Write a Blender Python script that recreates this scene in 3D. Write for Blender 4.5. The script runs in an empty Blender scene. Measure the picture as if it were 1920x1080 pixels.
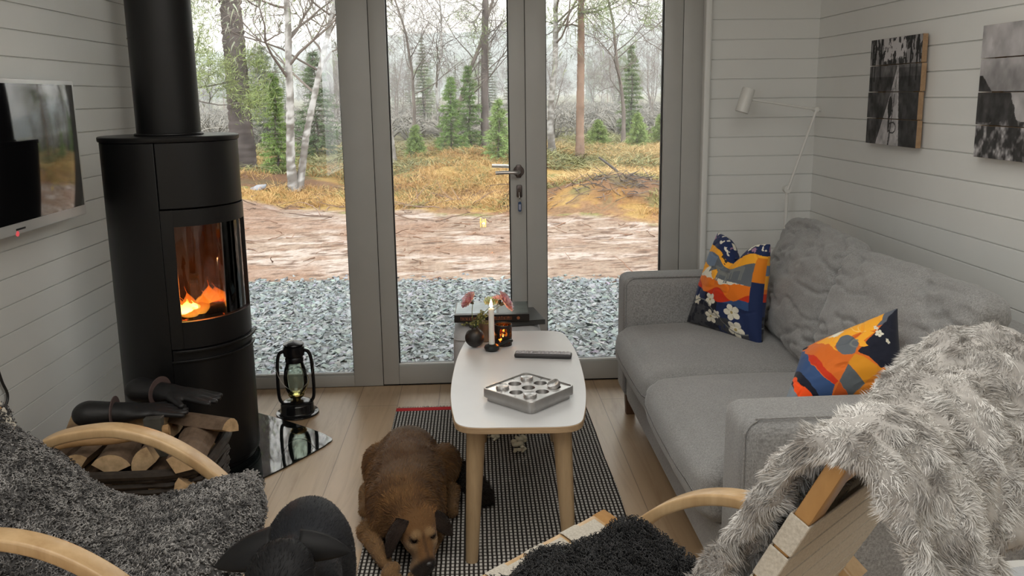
import bpy, bmesh, math, random
import numpy as np
from mathutils import Matrix, Vector

random.seed(7)
RNG = np.random.default_rng(11)
SC = bpy.context.scene
COL = SC.collection
D = 4.07            # inner face of the glazed gable wall
XL, XR = -1.553, 1.6335
PI = math.pi

# ------------------------------------------------------------------ mesh helpers
def mesh_data(name, V, Fs, mat=None, smooth=True, colors=None, uvs=None):
    V = np.asarray(V, dtype=np.float32).reshape(-1, 3)
    if not isinstance(Fs, (list, tuple)):
        Fs = [Fs]
    Fs = [np.asarray(f, dtype=np.int32) for f in Fs if len(f)]
    me = bpy.data.meshes.new(name)
    me.vertices.add(len(V)); me.vertices.foreach_set('co', V.ravel())
    loops = np.concatenate([f.ravel() for f in Fs])
    tot = np.concatenate([np.full(len(f), f.shape[1], np.int32) for f in Fs])
    start = np.concatenate([[0], np.cumsum(tot)[:-1]]).astype(np.int32)
    me.loops.add(len(loops)); me.loops.foreach_set('vertex_index', loops)
    me.polygons.add(len(tot)); me.polygons.foreach_set('loop_start', start)
    try: me.polygons.foreach_set('loop_total', tot)
    except Exception: pass
    me.polygons.foreach_set('use_smooth', np.full(len(tot), bool(smooth)))
    if colors is not None:
        a = me.color_attributes.new('Col', 'FLOAT_COLOR', 'POINT')
        c = np.ones((len(V), 4), np.float32); c[:, :3] = colors
        a.data.foreach_set('color', c.ravel())
    if uvs is not None:
        l = me.uv_layers.new(name='UVMap')
        l.data.foreach_set('uv', np.asarray(uvs, np.float32)[loops].ravel())
    me.update(calc_edges=True); me.validate()
    if mat is not None: me.materials.append(mat)
    return me

def link(name, me, parent=None):
    o = bpy.data.objects.new(name, me); COL.objects.link(o)
    if parent is not None: o.parent = parent
    return o

def tag(o, label=None, cat=None, group=None, kind=None):
    if label: o['label'] = label
    if cat: o['category'] = cat
    if group: o['group'] = group
    if kind: o['kind'] = kind
    return o

def thing(name, label, cat, loc=(0, 0, 0), rz=0.0, group=None):
    o = bpy.data.objects.new(name, None); COL.objects.link(o)
    o.empty_display_size = 0.05
    o.location = loc; o.rotation_euler = (0, 0, rz)
    return tag(o, label, cat, group)

def copy_tree(o, parent=None):
    c = o.copy(); COL.objects.link(c)
    if parent is not None: c.parent = parent
    for ch in list(o.children):
        copy_tree(ch, c)
    return c

_boxcache = {}
def rbox_arrays(sx, sy, sz, r, seg=2):
    key = (round(sx, 5), round(sy, 5), round(sz, 5), round(r, 5), seg)
    if key in _boxcache: return _boxcache[key]
    bm = bmesh.new(); bmesh.ops.create_cube(bm, size=1.0)
    for v in bm.verts: v.co = Vector((v.co.x * sx, v.co.y * sy, v.co.z * sz))
    if r > 0:
        bmesh.ops.bevel(bm, geom=list(bm.edges), offset=r, segments=seg, profile=0.5, affect='EDGES')
    V = np.array([v.co[:] for v in bm.verts]); F = [[v.index for v in f.verts] for f in bm.faces]
    bm.verts.index_update()
    F = [[v.index for v in f.verts] for f in bm.faces]
    bm.free(); _boxcache[key] = (V, F)
    return V, F

def rotm(rx=0, ry=0, rz=0):
    return np.array(Matrix.Rotation(rz, 3, 'Z') @ Matrix.Rotation(ry, 3, 'Y') @ Matrix.Rotation(rx, 3, 'X'))

def unit(a):
    a = np.asarray(a, float); return a / (np.linalg.norm(a) + 1e-12)

def spline(P, n):
    """Catmull-Rom through points, n samples per segment"""
    P = np.asarray(P, float); Q = np.vstack([2 * P[0] - P[1], P, 2 * P[-1] - P[-2]])
    out = []
    for i in range(1, len(Q) - 2):
        t = np.linspace(0, 1, n, endpoint=False)[:, None]
        p0, p1, p2, p3 = Q[i - 1], Q[i], Q[i + 1], Q[i + 2]
        out.append(0.5 * (2 * p1 + (p2 - p0) * t + (2 * p0 - 5 * p1 + 4 * p2 - p3) * t * t + (3 * p1 - p0 - 3 * p2 + p3) * t ** 3))
    out.append(P[-1:]); return np.vstack(out)

class MB:
    def __init__(s): s.V = []; s.F = {}; s.n = 0; s.C = []
    def add(s, V, F, col=None):
        V = np.asarray(V, float).reshape(-1, 3)
        for f in (F if isinstance(F, list) else list(np.asarray(F))):
            s.F.setdefault(len(f), []).append([int(i) + s.n for i in f])
        s.V.append(V); s.n += len(V)
        s.C.append(np.tile(col if col is not None else (1, 1, 1), (len(V), 1)) if (col is None or np.ndim(col) == 1) else col)
        return s
    def box(s, c, size, rot=None, r=0.0, seg=2, col=None):
        V, F = rbox_arrays(size[0], size[1], size[2], min(r, min(size) * 0.49), seg)
        if rot is not None: V = V @ np.asarray(rot).T
        return s.add(V + np.asarray(c, float), F, col)
    def bb(s, x0, x1, y0, y1, z0, z1, r=0.0, seg=2, col=None):
        return s.box(((x0 + x1) / 2, (y0 + y1) / 2, (z0 + z1) / 2), (abs(x1 - x0), abs(y1 - y0), abs(z1 - z0)), None, r, seg, col)
    def tube(s, P, r, n=10, cap=True, col=None, closed=False):
        P = np.asarray(P, float); m = len(P); r = np.broadcast_to(np.asarray(r, float), (m,))
        if closed: T = np.roll(P, -1, 0) - np.roll(P, 1, 0)
        else: T = np.gradient(P, axis=0)
        T /= (np.linalg.norm(T, axis=1)[:, None] + 1e-12)
        up = np.array([0, 0, 1.]) if abs(T[0][2]) < 0.9 else np.array([1., 0, 0])
        N = np.cross(T[0], up); N /= np.linalg.norm(N)
        a = np.arange(n) * 2 * PI / n; V = []
        for i in range(m):
            N = N - T[i] * (N @ T[i]); N /= np.linalg.norm(N) + 1e-12
            B = np.cross(T[i], N)
            V.append(P[i] + r[i] * (np.cos(a)[:, None] * N + np.sin(a)[:, None] * B))
        V = np.vstack(V); F = []
        for i in range(m if closed else m - 1):
            j = (i + 1) % m
            for k in range(n):
                F.append([i * n + k, i * n + (k + 1) % n, j * n + (k + 1) % n, j * n + k])
        if cap and not closed:
            F.append(list(range(n))[::-1]); F.append([(m - 1) * n + k for k in range(n)])
        return s.add(V, F, col)
    def sweep(s, P, sec, up, col=None, scale=None):
        """section polygon (a,b) swept; a along cross(T,up) (sideways), b along normal in the up side"""
        P = np.asarray(P, float); sec = np.asarray(sec, float); m, n = len(P), len(sec); V = []
        T = np.gradient(P, axis=0)
        for i in range(m):
            t = unit(T[i]); side = unit(np.cross(t, up)); nn = np.cross(side, t)
            k = 1 if scale is None else scale[i]
            V.append(P[i] + k * (sec[:, :1] * side + sec[:, 1:] * nn))
        V = np.vstack(V); F = [[i * n + k, i * n + (k + 1) % n, (i + 1) * n + (k + 1) % n, (i + 1) * n + k] for i in range(m - 1) for k in range(n)]
        F.append(list(range(n))[::-1]); F.append([(m - 1) * n + k for k in range(n)])
        return s.add(V, F, col)
    def lathe(s, prof, c=(0, 0, 0), n=32, rot=None, col=None, cap=True):
        prof = np.asarray(prof, float); m = len(prof); a = np.arange(n) * 2 * PI / n
        V = np.array([[r * math.cos(t), r * math.sin(t), z] for r, z in prof for t in a])
        if rot is not None: V = V @ np.asarray(rot).T
        F = [[i * n + k, i * n + (k + 1) % n, (i + 1) * n + (k + 1) % n, (i + 1) * n + k] for i in range(m - 1) for k in range(n)]
        if cap:
            F.append(list(range(n))[::-1]); F.append([(m - 1) * n + k for k in range(n)])
        return s.add(V + np.asarray(c, float), F, col)
    def prism(s, poly, z0, z1, col=None, M=None):
        n = len(poly); V = np.array([[x, y, z0] for x, y in poly] + [[x, y, z1] for x, y in poly], float)
        F = [list(range(n))[::-1], list(range(n, 2 * n))] + [[i, (i + 1) % n, n + (i + 1) % n, n + i] for i in range(n)]
        if M is not None: V = V @ np.asarray(M).T
        return s.add(V, F, col)
    def arrays(s):
        return np.vstack(s.V), [np.array(f) for f in s.F.values()], np.vstack(s.C)
    def build(s, name, mat, parent=None, smooth=True, bevel=0, off=None, colors=False, angle=40):
        V, F, C = s.arrays()
        if off is not None: V = V - np.asarray(off, float)
        me = mesh_data(name, V, F, mat, smooth, C if colors else None)
        if smooth: me.set_sharp_from_angle(angle=math.radians(angle))
        o = link(name, me, parent)
        if bevel:
            b = o.modifiers.new('bevel', 'BEVEL'); b.width = bevel; b.segments = 2; b.limit_method = 'ANGLE'
        return o

def rrect(w, h, r, n=4):
    out = []
    for cx, cy, a0 in ((w / 2 - r, h / 2 - r, 0), (-w / 2 + r, h / 2 - r, 90), (-w / 2 + r, -h / 2 + r, 180), (w / 2 - r, -h / 2 + r, 270)):
        for i in range(n + 1):
            a = math.radians(a0 + 90 * i / n); out.append((cx + r * math.cos(a), cy + r * math.sin(a)))
    return out

# ------------------------------------------------------------------ noise
def _hash(i, j, k, s):
    h = (i * 374761393 + j * 668265263 + k * 2147483647 + s * 974711) & 0xffffffff
    h = ((h ^ (h >> 13)) * 1274126177) & 0xffffffff
    h = ((h ^ (h >> 16)) * 2246822519) & 0xffffffff
    return ((h ^ (h >> 15)) & 0xffffff) / float(0xffffff)
def vnoise(P, scale=1.0, seed=0):
    P = np.asarray(P, float) * scale
    if P.shape[1] == 2: P = np.hstack([P, np.zeros((len(P), 1))])
    I = np.floor(P).astype(np.int64); f = P - I; f = f * f * (3 - 2 * f)
    out = 0
    for a in (0, 1):
        for b in (0, 1):
            for c in (0, 1):
                w = (f[:, 0] if a else 1 - f[:, 0]) * (f[:, 1] if b else 1 - f[:, 1]) * (f[:, 2] if c else 1 - f[:, 2])
                out = out + w * _hash(I[:, 0] + a, I[:, 1] + b, I[:, 2] + c, seed)
    return out
def fbm(P, scale=1.0, oct=4, seed=0):
    s = 0; amp = 0.5; t = 0
    for o in range(oct):
        s = s + amp * vnoise(P, scale * 2 ** o, seed + o * 17); t += amp; amp *= 0.5
    return s / t

# ------------------------------------------------------------------ signed-distance bodies
def cone_sdf(P, a, b, ra, rb):
    a = np.asarray(a, float); b = np.asarray(b, float); ab = b - a
    t = np.clip(((P - a) @ ab) / (ab @ ab + 1e-12), 0, 1)
    return np.linalg.norm(P - a - t[:, None] * ab, axis=1) - (ra + (rb - ra) * t)
def ell_sdf(P, c, r, M=None):
    Q = P - np.asarray(c, float)
    if M is not None: Q = Q @ np.asarray(M)      # world -> local, columns of M are local axes
    r = np.asarray(r, float)
    k0 = np.linalg.norm(Q / r, axis=1); k1 = np.linalg.norm(Q / (r * r), axis=1) + 1e-9
    return k0 * (k0 - 1) / k1
def smin(a, b, k):
    h = np.clip(0.5 + 0.5 * (b - a) / k, 0, 1)
    return b + (a - b) * h - k * h * (1 - h)
def axes_from(x, up=(0, 0, 1)):
    x = unit(x); y = unit(np.cross(up, x)); z = np.cross(x, y)
    return np.stack([x, y, z], axis=1)
def surfnet(fn, lo, hi, h):
    lo = np.asarray(lo, float); n = np.ceil((np.asarray(hi) - lo) / h).astype(int) + 1
    g = [lo[i] + h * np.arange(n[i]) for i in range(3)]
    X = np.stack(np.meshgrid(*g, indexing='ij'), -1)
    Vv = fn(X.reshape(-1, 3)).reshape(n); S = Vv < 0
    nc = n - 1
    acc = np.zeros(tuple(nc) + (3,)); cnt = np.zeros(tuple(nc))
    for ax in range(3):
        sl0 = [slice(None)] * 3; sl1 = [slice(None)] * 3
        sl0[ax] = slice(0, -1); sl1[ax] = slice(1, None)
        v0, v1 = Vv[tuple(sl0)], Vv[tuple(sl1)]; m = S[tuple(sl0)] != S[tuple(sl1)]
        t = np.where(m, v0 / np.where(m, v0 - v1, 1), 0)
        p = X[tuple(sl0)].copy(); p[..., ax] += t * h
        oth = [i for i in range(3) if i != ax]
        for da in (0, 1):
            for db in (0, 1):
                ss = [slice(None)] * 3
                ss[oth[0]] = slice(da, da + nc[oth[0]]); ss[oth[1]] = slice(db, db + nc[oth[1]])
                mm = m[tuple(ss)]; acc += p[tuple(ss)] * mm[..., None]; cnt += mm
    use = cnt > 0; idx = -np.ones(tuple(nc), int); idx[use] = np.arange(use.sum())
    V = acc[use] / cnt[use][:, None]; F = []
    for ax in range(3):
        o1, o2 = (ax + 1) % 3, (ax + 2) % 3
        sl0 = [slice(None)] * 3; sl1 = [slice(None)] * 3
        sl0[ax] = slice(0, -1); sl1[ax] = slice(1, None)
        a, b = S[tuple(sl0)], S[tuple(sl1)]; ijk = np.argwhere(a != b)
        ok = (ijk[:, o1] > 0) & (ijk[:, o2] > 0) & (ijk[:, o1] < n[o1] - 1) & (ijk[:, o2] < n[o2] - 1)
        ijk = ijk[ok]
        def cell(d1, d2):
            q = ijk.copy(); q[:, o1] += d1; q[:, o2] += d2; return idx[q[:, 0], q[:, 1], q[:, 2]]
        q = np.stack([cell(-1, -1), cell(0, -1), cell(0, 0), cell(-1, 0)], 1)
        flip = ~a[ijk[:, 0], ijk[:, 1], ijk[:, 2]]
        q[flip] = q[flip][:, ::-1]; F.append(q)
    return V, np.vstack(F)
def vnormals(V, F):
    N = np.zeros_like(V)
    fn = np.cross(V[F[:, 2]] - V[F[:, 0]], V[F[:, 3 if F.shape[1] > 3 else 1]] - V[F[:, 1]]) if F.shape[1] > 3 else np.cross(V[F[:, 1]] - V[F[:, 0]], V[F[:, 2]] - V[F[:, 0]])
    for k in range(F.shape[1]): np.add.at(N, F[:, k], fn)
    return N / (np.linalg.norm(N, axis=1)[:, None] + 1e-12)
def sample_surf(V, F, n, keep=None):
    """area weighted random points + normals + source vertex index; quads"""
    A = np.linalg.norm(np.cross(V[F[:, 2]] - V[F[:, 0]], V[F[:, 3]] - V[F[:, 1]]), axis=1) / 2
    if keep is not None: A = A * keep[F].mean(1)
    f = F[RNG.choice(len(F), n, p=A / A.sum())]; u = RNG.random((n, 1)); v = RNG.random((n, 1))
    p = (1 - u) * (1 - v) * V[f[:, 0]] + u * (1 - v) * V[f[:, 1]] + u * v * V[f[:, 2]] + (1 - u) * v * V[f[:, 3]]
    N = vnormals(V, F); nn = (1 - u) * (1 - v) * N[f[:, 0]] + u * (1 - v) * N[f[:, 1]] + u * v * N[f[:, 2]] + (1 - u) * v * N[f[:, 3]]
    return p, nn / (np.linalg.norm(nn, axis=1)[:, None] + 1e-9), f[:, 0]
def hair_strips(P, Dr, L, w, bend=None, col=None, seg=2):
    """flat tapered hairs: roots P, directions Dr, lengths L, width w"""
    n = len(P); L = np.broadcast_to(L, (n,))[:, None]; Dr = Dr / (np.linalg.norm(Dr, axis=1)[:, None] + 1e-9)
    side = np.cross(Dr, RNG.normal(size=(n, 3))); side /= np.linalg.norm(side, axis=1)[:, None] + 1e-9
    if bend is None: bend = 0
    rings = []
    for i in range(seg + 1):
        t = i / seg; c = P + Dr * L * t + bend * L * t * t
        if i < seg: ww = w * (1 - 0.55 * t); rings += [c - side * ww / 2, c + side * ww / 2]
        else: rings += [c]
    k = 2 * seg + 1; V = np.stack(rings, 1).reshape(-1, 3); b = np.arange(n)[:, None] * k
    Fq = [b + np.array([[2 * i, 2 * i + 1, 2 * i + 3, 2 * i + 2]]) for i in range(seg - 1)]
    Ft = b + np.array([[2 * seg - 2, 2 * seg - 1, 2 * seg]])
    C = None if col is None else np.repeat(col, k, 0)
    return V, ([np.vstack(Fq)] if Fq else []) + [Ft], C
def curls(P, N, n_turn, R, L, w, col, seg=8, lean=None):
    """little helical locks of wool as three sided tubes"""
    n = len(P); a = RNG.random(n) * 2 * PI
    t1 = np.cross(N, RNG.normal(size=(n, 3))); t1 /= np.linalg.norm(t1, axis=1)[:, None] + 1e-9; t2 = np.cross(N, t1)
    if lean is not None: N2 = N + lean; N2 /= np.linalg.norm(N2, axis=1)[:, None]
    else: N2 = N
    R = np.broadcast_to(R, (n,))[:, None]; L = np.broadcast_to(L, (n,))[:, None]; nt = np.broadcast_to(n_turn, (n,))
    cs = []
    for i in range(seg + 1):
        t = i / seg; ph = a + nt * 2 * PI * t; rr = R * (0.4 + 0.6 * t)
        cs.append(P + N2 * L * (t - 0.35 * t * t * t) + rr * (np.cos(ph)[:, None] * t1 + np.sin(ph)[:, None] * t2) - R * 0.4 * (np.cos(a)[:, None] * t1 + np.sin(a)[:, None] * t2))
    cs = np.stack(cs, 1); T = np.gradient(cs, axis=1); T /= np.linalg.norm(T, axis=2)[..., None] + 1e-9
    A = np.cross(T, N2[:, None, :]); A /= np.linalg.norm(A, axis=2)[..., None] + 1e-9; B = np.cross(T, A)
    ws = w * (1 - 0.6 * np.linspace(0, 1, seg + 1) ** 2)[None, :, None] / 2
    ring = np.stack([cs + ws * A, cs + ws * (-0.5 * A + 0.87 * B), cs + ws * (-0.5 * A - 0.87 * B)], 2)
    V = ring.reshape(-1, 3); k = (seg + 1) * 3; b = np.arange(n)[:, None, None] * k
    q = []
    for i in range(seg):
        for j in range(3):
            q.append([3 * i + j, 3 * i + (j + 1) % 3, 3 * i + 3 + (j + 1) % 3, 3 * i + 3 + j])
    F = (b + np.array(q)[None]).reshape(-1, 4)
    return V, [F], np.repeat(col, k, 0)
def grid_faces(nu, nv, closed_u=False):
    i = np.arange(nu if closed_u else nu - 1)[:, None]; j = np.arange(nv - 1)[None, :]
    a = (i * nv + j).ravel(); b = (((i + 1) % nu) * nv + j).ravel()
    return np.stack([a, b, b + 1, a + 1], 1)
def sheet(Pg, thick):
    """grid of points (nu,nv,3) to a closed slab with thickness"""
    nu, nv, _ = Pg.shape; V = Pg.reshape(-1, 3); F = grid_faces(nu, nv); N = vnormals(V, F)
    V2 = np.vstack([V + N * thick / 2, V - N * thick / 2]); m = nu * nv
    Fs = [F, F[:, ::-1] + m]
    I = np.arange(m).reshape(nu, nv)
    loop = np.concatenate([I[:, 0], I[-1, 1:], I[::-1, -1][1:], I[0, ::-1][1:-1]])
    nx = np.roll(loop, -1)
    Fs.append(np.stack([loop, loop + m, nx + m, nx], 1))
    return V2, np.vstack(Fs), N
def merge(*parts):
    Vs, Fs, Cs, n = [], [], [], 0
    for V, F, C in parts:
        F = F if isinstance(F, list) else [F]
        Vs.append(V); Fs += [f + n for f in F]; Cs.append(C); n += len(V)
    byk = {}
    for f in Fs: byk.setdefault(f.shape[1], []).append(f)
    return np.vstack(Vs), [np.vstack(v) for v in byk.values()], np.vstack(Cs)

# ------------------------------------------------------------------ material helpers
def srgb(r, g, b):
    f = lambda c: (c / 255 / 12.92) if c / 255 <= 0.04045 else ((c / 255 + 0.055) / 1.055) ** 2.4
    return (f(r), f(g), f(b), 1)
class NT:
    def __init__(s, name):
        s.m = bpy.data.materials.new(name); s.m.use_nodes = True; s.t = s.m.node_tree; s.N = s.t.nodes
        s.b = s.N['Principled BSDF']; s.out = s.N['Material Output']
    def n(s, typ, **kw):
        x = s.N.new(typ)
        for k, v in kw.items():
            if k in x.inputs.keys() and not hasattr(x, k): x.inputs[k].default_value = v
            else: setattr(x, k, v)
        return x
    def l(s, a, b): s.t.links.new(a, b); return s
    def obj(s, scale=(1, 1, 1), rot=(0, 0, 0)):
        tc = s.n('ShaderNodeTexCoord'); mp = s.n('ShaderNodeMapping')
        mp.inputs['Scale'].default_value = scale; mp.inputs['Rotation'].default_value = rot
        s.l(tc.outputs['Object'], mp.inputs[0]); return mp.outputs[0]
    def noise(s, vec, scale, detail=4, rough=0.55, dist=0):
        x = s.n('ShaderNodeTexNoise'); x.inputs['Scale'].default_value = scale; x.inputs['Detail'].default_value = detail
        x.inputs['Roughness'].default_value = rough; x.inputs['Distortion'].default_value = dist
        s.l(vec, x.inputs['Vector']); return x.outputs['Fac']
    def ramp(s, fac, stops):
        x = s.n('ShaderNodeValToRGB'); e = x.color_ramp.elements
        while len(e) < len(stops): e.new(0.5)
        for i, (p, c) in enumerate(stops): e[i].position = p; e[i].color = c
        s.l(fac, x.inputs[0]); return x.outputs[0]
    def bump(s, h, strength, dist=0.01):
        x = s.n('ShaderNodeBump'); x.inputs['Strength'].default_value = strength; x.inputs['Distance'].default_value = dist
        s.l(h, x.inputs['Height']); s.l(x.outputs[0], s.b.inputs['Normal']); return x
    def mix(s, f, a, b, mode='MIX'):
        x = s.n('ShaderNodeMix'); x.data_type = 'RGBA'; x.blend_type = mode
        for v, i in ((f, 0), (a, 6), (b, 7)):
            if hasattr(v, 'is_output'): s.l(v, x.inputs[i])
            else: x.inputs[i].default_value = v
        return x.outputs[2]
    def math(s, op, a, b=0.5):
        x = s.n('ShaderNodeMath'); x.operation = op
        for v, i in ((a, 0), (b, 1)):
            if hasattr(v, 'is_output'): s.l(v, x.inputs[i])
            else: x.inputs[i].default_value = v
        return x.outputs[0]
    def base(s, c):
        if hasattr(c, 'is_output'): s.l(c, s.b.inputs['Base Color'])
        else: s.b.inputs['Base Color'].default_value = c
        return s
    def set(s, **kw):
        for k, v in kw.items(): s.b.inputs[k.replace('_', ' ')].default_value = v
        return s
def simple(name, c, rough=0.5, metal=0.0, var=0.12, nscale=8, bump=0.0, bscale=60, spec=0.5, scale=(1, 1, 1)):
    t = NT(name); v = t.obj(scale); f = t.noise(v, nscale)
    lo = tuple(x * (1 - var) for x in c[:3]) + (1,); hi = tuple(min(1, x * (1 + var)) for x in c[:3]) + (1,)
    t.base(t.ramp(f, [(0.3, lo), (0.7, hi)])).set(Roughness=rough, Metallic=metal)
    t.b.inputs['Specular IOR Level'].default_value = spec
    if bump: t.bump(t.noise(v, bscale, 3), bump, 0.002)
    return t.m
def attrmat(name, rough=0.8, spec=0.3, sheen=0.0, bump=0, bscale=200, gain=1.0):
    t = NT(name); a = t.n('ShaderNodeAttribute'); a.attribute_name = 'Col'
    t.base(a.outputs['Color']).set(Roughness=rough); t.b.inputs['Specular IOR Level'].default_value = spec
    if sheen: t.b.inputs['Sheen Weight'].default_value = sheen
    if bump: t.bump(t.noise(t.obj(), bscale, 2), bump, 0.001)
    return t.m
SKY, REARP, CEILP, EXPO = 5.0, 40, 28, 0.33
HAZE = 0.0034
PIL1 = [(0.9951, 3.43, 0.8411), (0.886, 3.47, 0.4554), (1.0827, 3.1, 0.4392), (1.1195, 3.16, 0.8357)]
PIL2 = [(1.1477, 2.22, 0.8187), (0.9217, 2.3, 0.6843), (0.8012, 2.14, 0.556), (1.1279, 2.09, 0.6106)]
# ------------------------------------------------------------------ materials
M = {}
M['wall'] = simple('white_painted_board', (0.77, 0.78, 0.76), 0.45, var=0.03, nscale=2, bump=0.04, bscale=40)
M['frame'] = simple('warm_grey_white_frame_paint', (0.44, 0.44, 0.42), 0.35, var=0.02)
M['trim'] = simple('white_trim_paint', (0.78, 0.79, 0.77), 0.35, var=0.02)
M['gasket'] = simple('black_rubber_gasket', (0.015, 0.015, 0.017), 0.6)
M['steel'] = simple('brushed_steel', (0.62, 0.61, 0.6), 0.28, 1.0, var=0.05, scale=(1, 1, 12))
M['bronze'] = simple('dark_metal', (0.12, 0.1, 0.095), 0.35, 0.8)
M['black_enamel'] = simple('matt_black_stove_paint', (0.005, 0.005, 0.0055), 0.42, var=0.1, bump=0.03, bscale=300, spec=0.4)
M['black_gloss'] = simple('black_gloss', (0.008, 0.008, 0.009), 0.12, var=0.1)
M['black_metal'] = simple('black_lacquered_metal', (0.012, 0.012, 0.014), 0.25, 0.3)
M['white_metal'] = simple('white_lacquered_metal', (0.75, 0.75, 0.72), 0.35, var=0.02)
M['ceiling'] = simple('white_ceiling', (0.8, 0.8, 0.77), 0.6, var=0.02)
def glassy(name, tint=(1, 1, 1, 1), gl=0.05, rough=0.0, cap=1.0):
    t = NT(name); t.N.remove(t.b)
    tr = t.n('ShaderNodeBsdfTransparent'); tr.inputs[0].default_value = tint
    g = t.n('ShaderNodeBsdfGlossy'); g.inputs['Roughness'].default_value = rough; g.inputs['Color'].default_value = (cap, cap, cap, 1)
    fr = t.n('ShaderNodeFresnel'); fr.inputs['IOR'].default_value = 1.45
    mx = t.n('ShaderNodeMixShader'); t.l(fr.outputs[0], mx.inputs[0]); t.l(tr.outputs[0], mx.inputs[1]); t.l(g.outputs[0], mx.inputs[2])
    t.l(mx.outputs[0], t.out.inputs[0]); return t.m
M['glass'] = glassy('window_glass', (0.98, 0.99, 0.98, 1))
M['stove_glass'] = glassy('heat_proof_glass', (0.85, 0.8, 0.75, 1))
M['clear_glass'] = glassy('lamp_glass', (0.93, 0.97, 0.93, 1))
def wood(name, c0, c1, scale=(1, 1, 1), rough=0.45, grain=14, bump=0.05):
    t = NT(name); v = t.obj(scale); n1 = t.noise(v, grain, 6, 0.6, 0.6); n2 = t.noise(v, grain * 5, 3, 0.6)
    f = t.math('ADD', t.math('MULTIPLY', n1, 0.75), t.math('MULTIPLY', n2, 0.25))
    t.base(t.ramp(f, [(0.32, c0 + (1,)), (0.68, c1 + (1,))])).set(Roughness=rough); t.bump(f, bump, 0.002); return t.m
M['birch'] = wood('pale_birch', (0.46, 0.29, 0.14), (0.66, 0.46, 0.25), (1, 1, 0.25), 0.3)
M['ash'] = wood('oak_table_wood', (0.34, 0.235, 0.13), (0.46, 0.33, 0.19), (3, 3, 0.3), 0.5)
M['ash_edge'] = wood('oak_table_edge', (0.34, 0.23, 0.13), (0.48, 0.34, 0.20), (0.4, 3, 3), 0.5)
M['dark_wood'] = wood('dark_stained_wood', (0.07, 0.035, 0.02), (0.13, 0.065, 0.035), (3, 3, 0.4), 0.4)
M['axe_wood'] = wood('ash_axe_handle', (0.33, 0.19, 0.08), (0.5, 0.31, 0.15), (0.6, 3, 3), 0.4)

def floor_mat():
    t = NT('pale_oak_plank_floor'); v = t.obj((1, 1, 1), (0, 0, PI / 2))
    br = t.n('ShaderNodeTexBrick'); br.inputs['Scale'].default_value = 1.0
    br.inputs['Brick Width'].default_value = 1.9; br.inputs['Row Height'].default_value = 0.19
    br.inputs['Mortar Size'].default_value = 0.0018; br.inputs['Mortar Smooth'].default_value = 0.3; br.inputs['Bias'].default_value = 0
    br.inputs['Color1'].default_value = (0.50, 0.36, 0.225, 1); br.inputs['Color2'].default_value = (0.58, 0.43, 0.285, 1); br.inputs['Mortar'].default_value = (0.27, 0.19, 0.12, 1)
    br.offset = 0.37; t.l(v, br.inputs['Vector'])
    v2 = t.obj((9, 0.7, 1)); g = t.noise(v2, 2.2, 7, 0.62, 1.2)
    gr = t.ramp(g, [(0.28, (0.74, 0.68, 0.62, 1)), (0.5, (0.96, 0.95, 0.93, 1)), (0.75, (1.06, 1.05, 1.04, 1))])
    v3 = t.obj((4, 0.5, 1)); g3 = t.noise(v3, 1.1, 3); gr3 = t.ramp(g3, [(0.3, (0.9, 0.87, 0.84, 1)), (0.7, (1.06, 1.06, 1.06, 1))])
    c = t.mix(1.0, t.mix(1.0, br.outputs['Color'], gr, 'MULTIPLY'), gr3, 'MULTIPLY')
    t.base(c).set(Roughness=0.34); t.bump(g, 0.05, 0.002); return t.m
M['floor'] = floor_mat()

# ------------------------------------------------------------------ room shell
PITCH = 0.0906; Z0 = 1.7400
def board_profile(ztop=2.42):
    """(depth, z) list of tongue-and-groove boarding, depth 0 = face, >0 = into the wall"""
    joints = []; z = Z0 - PITCH * 30
    while z < ztop:
        if z > 0.02: joints.append(z)
        z += PITCH
    pr = [(0, 0)]
    for z in joints: pr += [(0, z - 0.0028), (0.006, z - 0.0010), (0.006, z + 0.0010), (0, z + 0.0022)]
    pr.append((0, ztop)); return pr
def board_wall(name, axis, at, a0, a1, sign, cuts=None):
    """axis 'x': wall plane x=at along y a0..a1; depth goes along sign"""
    pr = board_profile(); n = len(pr); th = 0.12; V = []
    for a in (a0, a1):
        for d, z in pr: V.append((at + sign * d, a, z) if axis == 'x' else (a, at + sign * d, z))
    for a in (a0, a1):
        for z in (0, pr[-1][1]): V.append((at + sign * th, a, z) if axis == 'x' else (a, at + sign * th, z))
    F = [[i, i + 1, n + i + 1, n + i] for i in range(n - 1)]
    b = 2 * n; F += [[b, b + 1, b + 3, b + 2], [n - 1, b + 1, b + 3, 2 * n - 1], [0, b, b + 2, n]]
    F += [list(range(n)) + [b + 1, b], list(range(n, 2 * n)) + [b + 3, b + 2]]
    m = MB(); m.add(V, F); o = m.build(name, M['wall'], smooth=False)
    bm = bmesh.new(); bm.from_mesh(o.data); bmesh.ops.recalc_face_normals(bm, faces=bm.faces); bm.to_mesh(o.data); bm.free()
    return tag(o, kind='structure')
YB = -2.6
board_wall('wall_left', 'x', XL, -0.3, D + 0.12, -1)
m = MB(); m.bb(XL - 0.12, XL, YB, -0.3, 0, 0.6); m.bb(XL - 0.12, XL, YB, -0.3, 2.1, 2.42); m.bb(XL - 0.12, XL, YB, -2.4, 0.6, 2.1); m.bb(XL - 0.12, XL, -0.9, -0.3, 0.6, 2.1); tag(m.build('wall_left_front', M['wall'], smooth=False), kind='structure')
board_wall('wall_right', 'x', XR, YB, D + 0.12, 1)
board_wall('wall_back', 'y', D, 1.118, XR + 0.012, 1)
m = MB(); m.bb(XL - 0.012, -1.478, D, D + 0.12, 0, 2.42); tag(m.build('trim_1', M['trim'], smooth=False), kind='structure')
m = MB(); m.bb(-1.478, 1.118, D, D + 0.12, 2.16, 2.42); tag(m.build('wall_lintel', M['wall'], smooth=False), kind='structure')
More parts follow.
